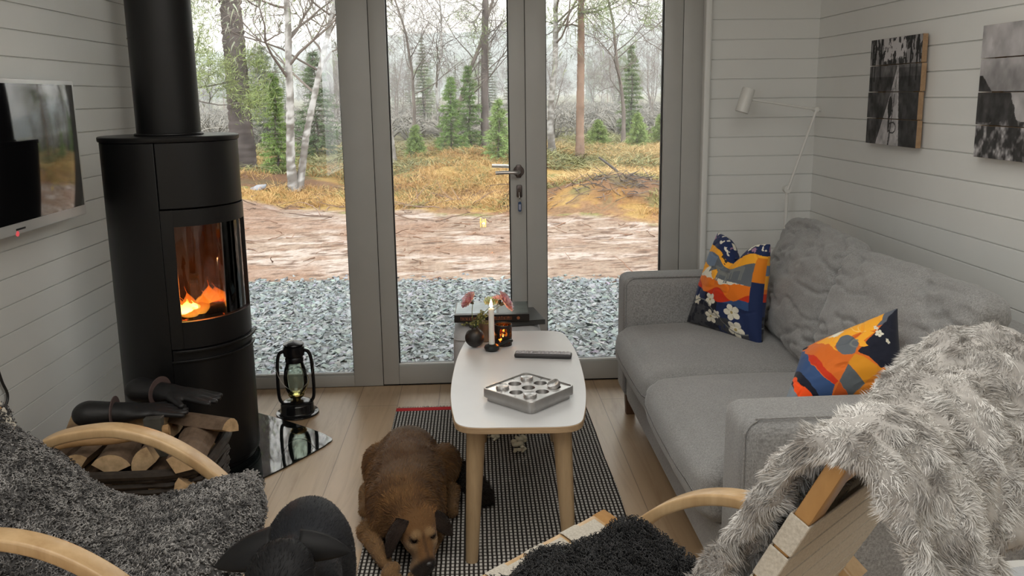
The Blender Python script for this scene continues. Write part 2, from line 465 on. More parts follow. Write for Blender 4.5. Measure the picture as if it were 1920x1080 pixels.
m = MB(); m.bb(XL - 0.12, XR + 0.12, YB, D + 0.005, -0.1, 0); m.bb(XL - 0.12, XR + 0.12, D + 0.005, D + 0.13, -0.1, -0.004)
tag(m.build('floor', M['floor'], smooth=False), kind='structure')
m = MB(); m.bb(XL - 0.12, XR + 0.12, YB, D + 0.12, 2.42, 2.52); tag(m.build('ceiling', M['ceiling'], smooth=False), kind='structure')
# wall behind the viewer
m = MB(); m.bb(XL - 0.12, XR + 0.12, YB - 0.12, YB, 0, 2.42)
tag(m.build('wall_front', M['wall'], smooth=False), kind='structure')
# casing right of the door
m = MB(); m.sweep([(1.098, 4.055, 0.0), (1.098, 4.055, 2.2)], rrect(0.03, 0.05, 0.008), (0, -1, 0)); m.bb(1.105, 1.121, 4.058, 4.075, 0, 2.2)
tag(m.build('trim_2', M['trim'], angle=60), kind='structure')
# ---- glazed unit: fixed window on the left, double door
FY0, FY1 = 4.078, 4.15
def rect_frame(m, x0, x1, z0, z1, wl, wr, wb, wt, y0, y1, r=0.003):
    m.bb(x0, x0 + wl, y0, y1, z0, z1, r); m.bb(x1 - wr, x1, y0, y1, z0, z1, r)
    m.bb(x0 + wl, x1 - wr, y0, y1, z0, z0 + wb, r); m.bb(x0 + wl, x1 - wr, y0, y1, z1 - wt, z1, r)
def glazing(nm, owner, x0, x1, z0, z1, yc=4.115):
    g = MB(); g.bb(x0, x1, yc - 0.012, yc + 0.012, z0, z0 + 0.006); g.bb(x0, x1, yc - 0.012, yc + 0.012, z1 - 0.006, z1)
    g.bb(x0, x0 + 0.005, yc - 0.012, yc + 0.012, z0, z1); g.bb(x1 - 0.005, x1, yc - 0.012, yc + 0.012, z0, z1)
    g.build('gasket', M['gasket'], owner, smooth=False)
    p = MB(); p.bb(x0, x1, yc - 0.002, yc + 0.002, z0, z1); return p.build('pane', M['glass'], owner, smooth=False)
w = MB(); rect_frame(w, -1.478, -0.473, 0.0, 2.16, 0.05, 0.142, 0.057, 0.1, FY0 + 0.002, FY1)
w.bb(-1.428, -0.615, 4.090, 4.103, 0.057, 0.068, 0.002)
win = tag(w.build('window_1', M['frame'], angle=30), kind='structure')
glazing('w', win, -1.428, -0.615, 0.057, 2.06)
f = MB(); f.bb(0.9925, 1.089, FY0 + 0.002, FY1, 0, 2.16, 0.003); f.bb(-0.473, 0.9925, FY0 + 0.004, FY1, 2.10, 2.16, 0.003); f.bb(-0.473, 0.9925, FY0 + 0.02, FY1 + 0.03, -0.004, 0.004)
tag(f.build('door_frame', M['frame'], angle=30), kind='structure')
doors = []
for i, (x0, x1, wl, wr) in enumerate(((-0.4705, 0.2465, 0.0775, 0.0745), (0.2490, 0.9905, 0.096, 0.0855))):
    d = MB(); rect_frame(d, x0, x1, 0.006, 2.097, wl, wr, 0.094, 0.1, FY0, FY1)
    o = tag(d.build('door_%d' % (i + 1), M['frame'], angle=30), kind='structure')
    b = MB(); b.bb(x0 + wl, x1 - wr, 4.088, 4.103, 0.10, 0.109, 0.002); b.build('glazing_bead', M['trim'], o)
    glazing('d', o, x0 + wl, x1 - wr, 0.1, 1.997); doors.append(o)
# seams between the leaves and frame
g = MB(); g.bb(-0.4735, -0.4700, 4.082, 4.14, 0, 2.1); g.bb(0.2463, 0.2492, 4.082, 4.14, 0, 2.1); g.bb(0.9903, 0.9927, 4.082, 4.14, 0, 2.1); g.bb(-0.473, 0.9925, 4.085, 4.14, 0.0, 0.0058)
g.build('seal', M['gasket'], doors[0], smooth=False)
# handle
h = MB(); h.lathe([(0, 0), (0.011, 0), (0.026, 0.0), (0.026, 0.006), (0.024, 0.008), (0.0, 0.008)], (0.212, 4.078, 1.052), 24, rotm(PI / 2))
h.box((0.212, 4.073, 1.052), (0.026, 0.012, 0.062), None, 0.006, 2)
h.build('rosette', M['bronze'], doors[0])
h = MB(); h.tube(spline([(0.212, 4.076, 1.05), (0.212, 4.045, 1.05), (0.206, 4.026, 1.05), (0.19, 4.018, 1.051), (0.15, 4.018, 1.052), (0.10, 4.020, 1.050)], 6), 0.0085, 12)
h.build('handle', M['steel'], doors[0])
h = MB(); h.tube(spline([(0.212, 4.15, 1.055), (0.212, 4.19, 1.055), (0.19, 4.205, 1.062), (0.15, 4.205, 1.067), (0.088, 4.205, 1.07)], 6), 0.0085, 12)
h.build('outer_handle', M['steel'], doors[0])
h = MB(); h.box((0.214, 4.072, 0.957), (0.027, 0.012, 0.06), None, 0.006, 2); h.lathe([(0, 0), (0.009, 0), (0.009, 0.012), (0, 0.012)], (0.214, 4.067, 0.962), 16, rotm(PI / 2))
h.build('lock_plate', M['bronze'], doors[0])
# key tag hanging in the lock
M['tag_blue'] = simple('blue_plastic', (0.03, 0.07, 0.16), 0.35)
M['tag_paper'] = simple('tag_paper', (0.35, 0.38, 0.5), 0.5)
kt = thing('key_tag', 'small blue plastic key tag hanging from the door lock', 'key tag', (0.212, 4.05, 0.93))
k = MB(); k.sweep([(0, 0, 0), (0, -0.003, 0)], rrect(0.016, 0.048, 0.007), (0, 0, 1)); k.V[-1] += np.array([0.002, 0.0, -0.045]); k.build('tag_body', M['tag_blue'], kt)
k = MB(); k.bb(-0.003, 0.007, -0.0045, -0.003, -0.06, -0.033, 0.001); k.build('paper_insert', M['tag_paper'], kt)
k = MB(); a = np.linspace(0, 2 * PI, 20, endpoint=False); k.tube(np.stack([0.008 * np.cos(a), 0 * a - 0.001, 0.008 * np.sin(a) - 0.012], 1), 0.0012, 6, closed=True); k.build('split_ring', M['steel'], kt)
k = MB(); k.bb(-0.001, 0.001, -0.003, 0.020, -0.004, 0.024, 0.0005); k.lathe([(0.0, 0), (0.011, 0.0), (0.011, 0.002), (0, 0.002)], (0, 0.0, 0.0), 16, rotm(0, PI / 2)); k.build('key', M['steel'], kt)
# ------------------------------------------------------------------ stove in the corner
SX, SY, SR, ST = -1.14, 3.295, 0.243, 1.272
stove = thing('wood_stove', 'tall round black wood-burning stove with lit fire in the left corner', 'stove', (SX, SY, 0), math.radians(-35))
# local frame: door centre faces +X rotated; angle 0 = +X
def arc(r, a0, a1, n): return [(r * math.cos(math.radians(a0 + (a1 - a0) * i / n)), r * math.sin(math.radians(a0 + (a1 - a0) * i / n))) for i in range(n + 1)]
def shell(m, r0, r1, a0, a1, z0, z1, n=24):
    o = arc(r1, a0, a1, n); i = arc(r0, a0, a1, n)[::-1]; m.prism(o + i, z0, z1)
DA = 49            # half angle of the door
m = MB(); shell(m, SR - 0.02, SR, DA + 0.4, 360 - DA - 0.4, 0.02, ST - 0.02, 60); m.prism(arc(SR, -DA + 0.4, DA - 0.4, 24) + [(0.0, 0.01), (0, -0.01)], 1.02, ST - 0.02)
m.prism(arc(SR, -DA + 0.4, DA - 0.4, 24) + [(0.0, 0.01), (0, -0.01)], 0.02, 0.50); shell(m, SR - 0.022, SR - 0.012, -DA - 3, DA + 3, 1.02, ST - 0.02, 12); shell(m, SR - 0.022, SR - 0.012, -DA - 3, DA + 3, 0.02, 0.5, 12)
m.lathe([(SR - 0.012, 0.0), (SR - 0.012, 0.03)], n=48)
V, F, C = m.arrays(); m.build('body', M['black_enamel'], stove, bevel=0.002)
m = MB(); m.lathe([(0, ST - 0.018), (SR + 0.004, ST - 0.018), (SR + 0.006, ST - 0.014), (SR + 0.006, ST - 0.003), (SR + 0.003, ST), (0, ST)], n=64, cap=False); m.build('top_plate', M['black_enamel'], stove)
m = MB(); a = np.linspace(0, 2 * PI, 48)[:-1]; m.tube(np.stack([0.118 * np.cos(a) , 0.118 * np.sin(a), 0 * a + ST + 0.004], 1), 0.005, 8, closed=True)
m.lathe([(0.114, ST), (0.114, 2.42)], n=48, cap=False); m.lathe([(0.116, 1.62), (0.116, 1.623)], n=48, cap=False); m.build('flue_pipe', M['black_enamel'], stove)
# door: frame around the curved glass
R1, R0 = SR + 0.002, SR - 0.016
m = MB(); shell(m, R0, R1, -DA, -DA + 10, 0.505, 1.015); shell(m, R0, R1, DA - 4, DA, 0.505, 1.015)
shell(m, R0, R1, -DA + 10, DA - 4, 0.505, 0.605); shell(m, R0, R1, -DA + 10, DA - 4, 0.955, 1.015)
door = m.build('door', M['black_enamel'], stove, bevel=0.0015)
m = MB(); shell(m, R0 + 0.004, R0 + 0.008, -DA + 10, DA - 4, 0.605, 0.955); m.build('door_glass', M['stove_glass'], door)
m = MB(); shell(m, SR - 0.002, SR + 0.016, -DA + 3, DA - 2, 0.492, 0.502); m.build('door_handle', M['black_enamel'], door, bevel=0.002)
m = MB(); shell(m, SR, SR + 0.012, -DA, DA, 0.455, 0.463); shell(m, SR - 0.001, SR + 0.0025, -DA, DA, 0.03, 0.455); m.build('log_drawer', M['black_enamel'], stove, bevel=0.0015)
# fire chamber
M['firebrick'] = simple('sooty_firebrick', (0.05, 0.035, 0.028), 0.95, var=0.4, nscale=20)
m = MB(); shell(m, 0.20, 0.21, DA + 4, 360 - DA - 4, 0.53, 1.0, 30); m.prism(arc(0.212, 0, 360, 36)[:-1], 0.515, 0.535); m.prism(arc(0.212, 0, 360, 36)[:-1], 0.98, 1.0)
for s_ in (1, -1): m.prism([(0.124, s_ * 0.160), (0.157, s_ * 0.156), (0.160, s_ * 0.163), (0.126, s_ * 0.170)][::s_], 0.53, 1.0)
m.build('fire_chamber', M['firebrick'], stove, smooth=False)
def ember_mat():
    t = NT('charred_glowing_log'); v = t.obj(); n = t.noise(v, 34, 4, 0.6); c = t.ramp(n, [(0.35, (0.012, 0.009, 0.008, 1)), (0.7, (0.06, 0.04, 0.03, 1))])
    e = t.ramp(t.noise(v, 16, 3), [(0.54, (0, 0, 0, 1)), (0.66, (1.0, 0.10, 0.01, 1))]); t.base(c).set(Roughness=0.9)
    t.l(e, t.b.inputs['Emission Color']); t.b.inputs['Emission Strength'].default_value = 1.6; return t.m
M['ember'] = ember_mat()
def flame_mat(name, stops, strength):
    t = NT(name); t.N.remove(t.b); tc = t.n('ShaderNodeTexCoord'); sp = t.n('ShaderNodeSeparateXYZ'); t.l(tc.outputs['Generated'], sp.inputs[0])
    lw = t.n('ShaderNodeLayerWeight'); lw.inputs[0].default_value = 0.35
    c = t.ramp(sp.outputs[2], stops); em = t.n('ShaderNodeEmission'); t.l(c, em.inputs[0]); em.inputs[1].default_value = strength
    tr = t.n('ShaderNodeBsdfTransparent'); mx = t.n('ShaderNodeMixShader')
    f = t.math('MULTIPLY', t.math('SUBTRACT', 1.0, lw.outputs['Facing']), t.ramp(sp.outputs[2], [(0.0, (1, 1, 1, 1)), (0.55, (0.75, 0.75, 0.75, 1)), (1.0, (0.03, 0.03, 0.03, 1))]))
    t.l(f, mx.inputs[0]); t.l(tr.outputs[0], mx.inputs[1]); t.l(em.outputs[0], mx.inputs[2]); t.l(mx.outputs[0], t.out.inputs[0]); return t.m
M['flame'] = flame_mat('fire_flame', [(0.0, (1.0, 0.42, 0.05, 1)), (0.35, (1.0, 0.22, 0.02, 1)), (1.0, (0.75, 0.07, 0.005, 1))], 1.3)
M['flame_core'] = flame_mat('fire_flame_core', [(0.0, (1.0, 0.75, 0.2, 1)), (0.6, (1.0, 0.5, 0.06, 1)), (1.0, (1.0, 0.25, 0.02, 1))], 7)
def flame_mesh(m, c, h, r, seed):
    rg = np.random.default_rng(seed); z = np.linspace(0, 1, 9); prof = [(r * max(0.03, (math.sin(PI * min(1, t * 1.1 + 0.18)) ** 0.8) * (1 - t ** 2.2)), h * t) for t in z]
    n = 12; a = np.arange(n) * 2 * PI / n; V = []; dx, dy = rg.normal(size=2) * 0.25 * h
    for (rr, zz), t in zip(prof, z):
        for k in a: V.append((c[0] + rr * math.cos(k) + dx * t * t + 0.1 * r * math.sin(7 * t + seed), c[1] + rr * math.sin(k) + dy * t * t, c[2] + zz))
    F = [[i * n + k, i * n + (k + 1) % n, (i + 1) * n + (k + 1) % n, (i + 1) * n + k] for i in range(8) for k in range(n)]
    m.add(V, F)
for i, (a, b, r) in enumerate((((-0.02, -0.12, 0.56), (0.10, 0.10, 0.575), 0.030), ((0.09, -0.12, 0.565), (0.03, 0.13, 0.56), 0.028), ((0.02, -0.10, 0.605), (0.12, 0.09, 0.615), 0.026))):
    m = MB(); P = np.linspace(a, b, 9); P += RNG.normal(size=P.shape) * 0.003; m.tube(P, r * (1 + 0.12 * RNG.normal(size=9)), 9); o = m.build('burning_log', M['ember'], None); o.location = stove.location; o.rotation_euler = stove.rotation_euler
    tag(o, ['lowest charred log glowing in the stove, at the back', 'charred glowing log lying low behind the stove glass', 'top charred log crossing the others in the stove fire'][i], 'log')
rgf = np.random.default_rng(5); m = MB()
for k in range(13):
    flame_mesh(m, (rgf.uniform(-0.03, 0.12), rgf.uniform(-0.13, 0.14), 0.60), rgf.uniform(0.05, 0.12), rgf.uniform(0.03, 0.05), k)
fl = thing('flames', 'orange flames burning behind the round stove glass', 'fire', stove.location, stove.rotation_euler[2])
m.build('outer_flame', M['flame'], fl)
m = MB()
for k in range(6): flame_mesh(m, (rgf.uniform(0.06, 0.13), rgf.uniform(-0.11, -0.01), 0.622), rgf.uniform(0.02, 0.05), rgf.uniform(0.014, 0.024), 40 + k)
flame_mesh(m, (0.10, -0.06, 0.63), 0.045, 0.02, 77); m.build('bright_flame', M['flame_core'], fl)
l = bpy.data.lights.new('fire_glow', 'POINT'); l.energy = 1.5; l.color = (1.0, 0.26, 0.05); l.shadow_soft_size = 0.05
lo = bpy.data.objects.new('fire_glow', l); lo.location = (SX + 0.08, SY - 0.04, 0.70); COL.objects.link(lo)

# hearth plate of black glass
def hearth_poly():
    c = np.array([-0.600, 3.405]); d1 = np.array([-0.788, 0.616]); d2 = np.array([-0.559, -0.829]); L = 0.66
    A = c + d1 * L; B = c + d2 * L; C4 = c + d1 * L + d2 * L; pts = []
    def rc(p, q, s, r, n=6):     # rounded corner at q
        u, v = unit(p - q), unit(s - q); a = q + u * r; b = q + v * r
        return [tuple((1 - t) ** 2 * a + 2 * t * (1 - t) * q + t * t * b) for t in np.linspace(0, 1, n)]
    def bow(p, q, k, n=10):
        mid = (p + q) / 2; nn = np.array([-(q - p)[1], (q - p)[0]]); nn = unit(nn); return [tuple(p + (q - p) * t - nn * k * 4 * t * (1 - t)) for t in np.linspace(0.12, 0.88, n)]
    P = rc(A, c, B, 0.05) + bow(c, B, -0.02) + rc(c, B, C4, 0.04) + bow(B, C4, 0) + rc(B, C4, A, 0.04) + bow(C4, A, 0) + rc(C4, A, c, 0.04) + bow(A, c, -0.02)
    return [(max(x, XL + 0.012), y) for x, y in P]
M['hearth'] = simple('black_hearth_glass', (0.006, 0.008, 0.008), 0.03, var=0.1, spec=0.9)
m = MB(); m.prism(hearth_poly(), 0.0005, 0.0065); hp = m.build('hearth_plate', M['hearth'], smooth=False, bevel=0.0015); tag(hp, 'polished black glass floor plate under the stove', 'hearth plate')
stove.location.z = 0.0068

# ------------------------------------------------------------------ storm lantern
lan = thing('storm_lantern', 'black hurricane oil lantern with clear glass chimney on the floor by the window', 'lantern', (-0.826, 3.73, 0.001), math.radians(8))
m = MB(); m.lathe([(0, 0), (0.092, 0), (0.096, 0.004), (0.094, 0.009), (0.078, 0.013), (0.074, 0.018), (0.073, 0.048), (0.068, 0.056), (0.05, 0.064), (0.03, 0.068), (0, 0.068)], n=40, cap=False); m.build('fuel_tank', M['black_gloss'], lan)
m = MB(); m.lathe([(0.018, 0.062), (0.020, 0.078), (0.03, 0.08), (0.034, 0.086), (0.038, 0.092), (0.036, 0.098), (0.0, 0.104)], n=32, cap=False); M['brass'] = simple('polished_brass', (0.75, 0.58, 0.22), 0.2, 1.0, var=0.05); m.build('burner', M['brass'], lan)
m = MB(); gz = [(0.036, 0.097), (0.046, 0.115), (0.052, 0.145), (0.053, 0.175), (0.048, 0.21), (0.040, 0.235), (0.037, 0.25)]; m.lathe(gz, n=36, cap=False); m.lathe([(r - 0.0015, z) for r, z in gz], n=36, cap=False); m.build('glass_chimney', M['clear_glass'], lan)
m = MB(); m.lathe([(0.037, 0.243), (0.040, 0.246), (0.041, 0.262), (0.036, 0.27), (0.046, 0.276), (0.048, 0.30), (0.046, 0.318), (0.040, 0.322), (0.0, 0.322)], n=36, cap=False)
m.lathe([(0.030, 0.32), (0.046, 0.326), (0.044, 0.33), (0.024, 0.338), (0.006, 0.342), (0.0, 0.343)], n=36, cap=False); m.build('chimney_hood', M['black_metal'], lan)
for s in (-1, 1):
    m = MB(); P = spline([(s * 0.052, 0, 0.045), (s * 0.073, 0, 0.07), (s * 0.078, 0, 0.12), (s * 0.077, 0, 0.19), (s * 0.073, 0, 0.255), (s * 0.062, 0, 0.288), (s * 0.04, 0, 0.298)], 5); m.sweep(P, rrect(0.015, 0.013, 0.004, 2), (0, 1, 0)); m.build('side_tube', M['black_metal'], lan)
m = MB(); a = np.linspace(0, PI, 25); m.tube(np.stack([0.088 * np.cos(a), -0.035 * np.sin(a) , 0.275 - 0.155 * np.sin(a)], 1), 0.0012, 6); m.build('bail_handle', M['steel'], lan)
m = MB(); m.tube(spline([(0.03, -0.045, 0.11), (0.052, -0.04, 0.14), (0.06, -0.03, 0.17), (0.05, -0.02, 0.19)], 5), 0.0012, 6); m.build('wire_guard', M['brass'], lan); m = MB(); m.tube([(0.0, 0, 0.34), (0, 0, 0.372)], 0.001, 5); m.build('lift_ring', M['steel'], lan)

# ------------------------------------------------------------------ television
tv = thing('television', 'wall mounted television with white frame and dark screen on the left wall', 'television', (XL, 2.92, 1.236))
M['tv_white'] = simple('tv_silver_white', (0.62, 0.63, 0.62), 0.3, 0.1, var=0.03)
t = NT('dark_tv_screen'); t.base((0.006, 0.006, 0.007, 1)).set(Roughness=0.06); t.b.inputs['Specular IOR Level'].default_value = 0.9; M['screen'] = t.m
m = MB(); m.bb(0.02, 0.055, -0.44, 0.432, -0.256, 0.248, 0.006); m.build('bezel', M['tv_white'], tv)
m = MB(); m.bb(0.0545, 0.0565, -0.425, 0.414, -0.218, 0.232, 0.0008); m.build('screen', M['screen'], tv)
m = MB(); m.bb(0.0, 0.021, -0.15, 0.15, -0.12, 0.12); m.build('wall_bracket', M['black_metal'], tv)
m = MB(); m.bb(0.0545, 0.056, -0.09, -0.03, -0.2420, -0.236, 0.0005); m.build('nameplate', M['gasket'], tv)
t = NT('red_sticker'); t.base((0.7, 0.1, 0.12, 1)).set(Roughness=0.4); t.b.inputs['Emission Color'].default_value = (1, 0.12, 0.14, 1); t.b.inputs['Emission Strength'].default_value = 0.35; M['red_led'] = t.m
m = MB(); m.lathe([(0, 0), (0.009, 0), (0.009, 0.003), (0, 0.003)], (0.053, -0.083, -0.2525), 16, rotm(0, PI / 2)); m.build('red_standby_light', M['red_led'], tv)
# cable down the wall
M['cable'] = simple('black_cable', (0.02, 0.02, 0.02), 0.5)
m = MB(); m.tube(spline([(XL + 0.022, 2.55, 0.985), (XL + 0.014, 2.62, 0.80), (XL + 0.012, 2.69, 0.60), (XL + 0.012, 2.715, 0.52), (XL + 0.012, 2.736, 0.46), (XL + 0.012, 2.69, 0.40), (XL + 0.012, 2.63, 0.25), (XL + 0.012, 2.60, 0.03)], 8), 0.0045, 8)
tag(m.build('power_cable', M['cable']), 'thin black power cable hanging down the left wall below the television', 'cable')

# ------------------------------------------------------------------ log basket, logs, axe, gloves
bk = thing('log_basket', 'dark wicker log basket beside the stove, behind the left armchair', 'basket', (-1.17, 2.72, 0))
M['wicker'] = simple('dark_brown_wicker', (0.028, 0.02, 0.014), 0.7, var=0.4, nscale=60)
m = MB(); hw, hd, H = 0.30, 0.20, 0.26
for k in range(13):
    z = 0.01 + k * 0.02; g = 1 + 0.06 * z / H; n = 72; a = np.linspace(0, 2 * PI, n, endpoint=False)
    ex = np.sign(np.cos(a)) * np.abs(np.cos(a)) ** 0.4 * hw * g * 0.93; ey = np.sign(np.sin(a)) * np.abs(np.sin(a)) ** 0.4 * hd * g * 0.93
    wv = 1 + 0.018 * np.cos(a * 18 + PI * (k % 2)); m.tube(np.stack([ex * wv, ey * wv, 0 * a + z], 1), 0.0095, 5, closed=True)
m.bb(-hw * 0.9, hw * 0.9, -hd * 0.9, hd * 0.9, 0.0, 0.012); m.build('woven_side', M['wicker'], bk)
m = MB(); a = np.linspace(0, 2 * PI, 72, endpoint=False); m.tube(np.stack([np.sign(np.cos(a)) * np.abs(np.cos(a)) ** 0.4 * hw * 1.0, np.sign(np.sin(a)) * np.abs(np.sin(a)) ** 0.4 * hd * 1.0, 0 * a + 0.268], 1), 0.016, 8, closed=True); m.build('rim', M['wicker'], bk)
def log_mat():
    t = NT('split_birch_log'); v = t.obj(); a = t.n('ShaderNodeAttribute'); a.attribute_name = 'Col'
    n = t.noise(v, 30, 4, 0.6); c = t.mix(1.0, a.outputs['Color'], t.ramp(n, [(0.3, (0.62, 0.58, 0.52, 1)), (0.7, (1.15, 1.12, 1.08, 1))]), 'MULTIPLY'); t.base(c).set(Roughness=0.8); t.bump(n, 0.3, 0.003); return t.m
M['log'] = log_mat()
def split_log(L, r, seed):
    """quarter log along +Y, with bark side and pale split faces"""
    rg = np.random.default_rng(seed); a0 = rg.uniform(0.9, 1.5); n = 8
    sec = [(0.0 + rg.normal() * 0.1 * r, -0.45 * r)] + [(r * math.sin(a), r * math.cos(a) - 0.45 * r) for a in np.linspace(-a0, a0, n)]
    cols = [(0.62, 0.44, 0.25)] + [(0.16, 0.11, 0.075)] * n; m = MB(); S = 7; V = []; C = []
    for i in range(S):
        y = L * (i / (S - 1) - 0.5); w = rg.normal(size=2) * 0.02 * r; k = 1 + 0.05 * rg.normal()
        for (x, z), c in zip(sec, cols): V.append((x * k + w[0], y, z * k + w[1])); C.append(c)
    q = n + 1; F = [[i * q + k, i * q + (k + 1) % q, (i + 1) * q + (k + 1) % q, (i + 1) * q + k] for i in range(S - 1) for k in range(q)]
    V = np.array(V); C = np.array(C); m.add(V, F, C)
    for e, s in ((0, 1), (S - 1, -1)):
        ring = V[e * q:(e + 1) * q]; m.add(np.vstack([ring, ring.mean(0)]), [[k, (k + 1) % q, q][::s] for k in range(q)], np.tile((0.66, 0.48, 0.29), (q + 1, 1)))
    V, F, C = m.arrays(); me = mesh_data('firewood_log', V, F, M['log'], False, C); return me
logmeshes = [split_log(0.30 + 0.02 * (k % 3), 0.05 + 0.006 * (k % 4), k) for k in range(6)]
rg = np.random.default_rng(3); specs = []
for lay in range(4):
    for k in range(6 if lay < 3 else 4):
        specs.append((-1.17 + (k - 2.5) * 0.093 + rg.normal() * 0.008 + (0.05 if lay == 3 else 0), 2.72 + rg.normal() * 0.015, 0.05 + lay * 0.077, rg.uniform(-0.12, 0.12), rg.uniform(0, 6)))
for k, (x, y, z, a, r) in enumerate(specs):
    o = link('firewood_log', logmeshes[k % 6]); o.location = (x, y, z); o.rotation_euler = (0.0, [0.2, 2.4, 4.3, 3.3, 1.2][k % 5] * 0.5, a + (PI if k % 2 else 0))
    tag(o, 'split birch log stacked in the dark basket beside the stove', 'log', 'split logs in the basket')
for k, (x, y, z, a, ry, lb) in enumerate(((-1.22, 2.80, 0.335, 1.35, 2.8, 'long split log lying crosswise under the black gloves'), (-0.93, 2.66, 0.30, 0.10, 0.3, 'pale split log at the right end of the basket by the stove'), (-0.98, 2.80, 0.335, 1.2, 0.4, 'split log with its cut end showing behind the axe head'))):
    o = link('firewood_log', logmeshes[k + 2]); o.location = (x, y, z); o.rotation_euler = (0, ry, a); tag(o, lb, 'log')
# axe lying on the logs
axe = thing('axe', 'axe with pale wooden handle and grey steel head lying on the logs', 'axe', (-1.035, 2.62, 0.352))
m = MB(); P = spline([(-0.34, -0.05, -0.015), (-0.29, -0.045, 0.0), (-0.22, -0.035, 0.006), (-0.12, -0.02, 0.004), (-0.04, -0.005, 0.012), (0.045, 0.005, 0.022)], 6)
m.sweep(P, [(0.011 * math.cos(a), 0.017 * math.sin(a)) for a in np.linspace(0, 2 * PI, 12, endpoint=False)], (0, 0, 1), scale=np.interp(np.linspace(0, 1, len(P)), [0, 0.1, 0.3, 0.8, 1], [1.3, 1.15, 0.9, 0.95, 1.1])); m.build('handle', M['axe_wood'], axe)
M['axe_steel'] = simple('worn_grey_steel', (0.12, 0.125, 0.115), 0.45, 0.6, var=0.25, nscale=20)
m = MB()
sec = [(-0.028, 0.045), (0.03, 0.048), (0.026, 0.01), (0.032, -0.05), (0.043, -0.085), (-0.03, -0.092), (-0.022, -0.05), (-0.026, 0.01)]
hv = [0.014, 0.014, 0.013, 0.006, 0.0012, 0.0012, 0.006, 0.013]
V = [(x, -h, z + 0.02) for (x, z), h in zip(sec, hv)] + [(x, h, z + 0.02) for (x, z), h in zip(sec, hv)]
m.add(V, [list(range(8)), list(range(8, 16))[::-1]] + [[i, 8 + i, 8 + (i + 1) % 8, (i + 1) % 8] for i in range(8)]); m.build('axe_head', M['axe_steel'], axe, smooth=False, bevel=0.002)
# black work gloves with brown straps
M['glove'] = simple('black_leather', (0.012, 0.012, 0.013), 0.5, bump=0.3, bscale=80, var=0.3)
M['strap'] = simple('brown_suede_strap', (0.10, 0.065, 0.06), 0.7, var=0.2, nscale=40)
def glove(name, label, loc, rz, s=1):
    def f(P):
        d = ell_sdf(P, (0, 0, 0.03), (0.075, 0.05, 0.026)); d = smin(d, cone_sdf(P, (-0.06, 0, 0.03), (-0.17, 0.0, 0.035), 0.040, 0.052), 0.03)
        for k in range(4): y = -0.034 + k * 0.023; d = smin(d, cone_sdf(P, (0.05, y, 0.03), (0.125 + 0.012 * math.sin(k * 1.1 + 0.4), y * 1.25, 0.018), 0.014, 0.0105), 0.012)
        d = smin(d, cone_sdf(P, (-0.01, 0.04 * s, 0.028), (0.055, 0.085 * s, 0.02), 0.016, 0.011), 0.014); return d
    V, F = surfnet(f, (-0.24, -0.12, -0.03), (0.17, 0.12, 0.1), 0.006); V = V * (1, 1, 0.8)
    t = thing(name, label, 'glove', loc, rz); me = mesh_data('shell', V, F, M['glove']); link('shell', me, t)
    m = MB(); a = np.linspace(0, 2 * PI, 28, endpoint=False); m.sweep(np.stack([0 * a - 0.09, 0.049 * np.cos(a), 0.025 + 0.043 * np.sin(a)], 1), [(-0.012, -0.001), (0.012, -0.001), (0.012, 0.002), (-0.012, 0.002)], (1, 0, 0)); m.build('cuff_strap', M['strap'], t); return t
glove('work_glove', 'black leather work glove on the logs, nearer the left wall', (-1.12, 2.76, 0.365), 0.12)
glove('work_glove', 'black leather work glove on the logs, nearer the stove', (-1.03, 2.88, 0.378), -0.30, -1)

# ------------------------------------------------------------------ pictures on the right wall
def plank_picture(name, label, y0, y1, z0, z1, fn, seed):
    t = thing(name, label, 'picture', (XR, (y0 + y1) / 2, (z0 + z1) / 2)); w, h = y1 - y0, z1 - z0
    nb = 4; gap = 0.0015
    for yy in (-w / 2 + 0.06, w / 2 - 0.06): m = MB(); m.bb(-0.012, 0, yy - 0.02, yy + 0.02, -h / 2 + 0.02, h / 2 - 0.02); m.build('batten', M['ply'], t, smooth=False)
    for b in range(nb):
        za = -h / 2 + b * h / nb + gap; zb = -h / 2 + (b + 1) * h / nb - gap; sh = [0.0, 0.004, -0.002, 0.003][(b + seed) % 4]
        m = MB(); m.bb(-0.031, -0.012, -w / 2 + sh, w / 2 + sh * 0.5, za, zb, 0.0008); o = m.build('plank', M['ply'], t, smooth=False)
        ny, nz = int(w * 420), int((zb - za) * 420); Y, Z = np.meshgrid(np.linspace(-w / 2 + sh, w / 2 + sh * 0.5, ny), np.linspace(za + 0.0004, zb - 0.0004, nz), indexing='ij')
        V = np.stack([np.full(Y.size, -0.0315), Y.ravel(), Z.ravel()], 1); u = 0.5 - Y.ravel() / w; v = Z.ravel() / h + 0.5     # u to the right as seen from the room
        g = np.clip(fn(u, v), 0, 1); g = g ** 2.2; C = np.stack([g * 1.0, g * 0.97, g * 0.985], 1)
        link('print', mesh_data('print', V, grid_faces(ny, nz)[:, ::-1], M['print'], False, C), o)
    return t
M['ply'] = wood('plank_edge_wood', (0.28, 0.17, 0.09), (0.42, 0.28, 0.16), (3, 1, 3), 0.6)
M['print'] = attrmat('matt_print', 0.55, 0.25)
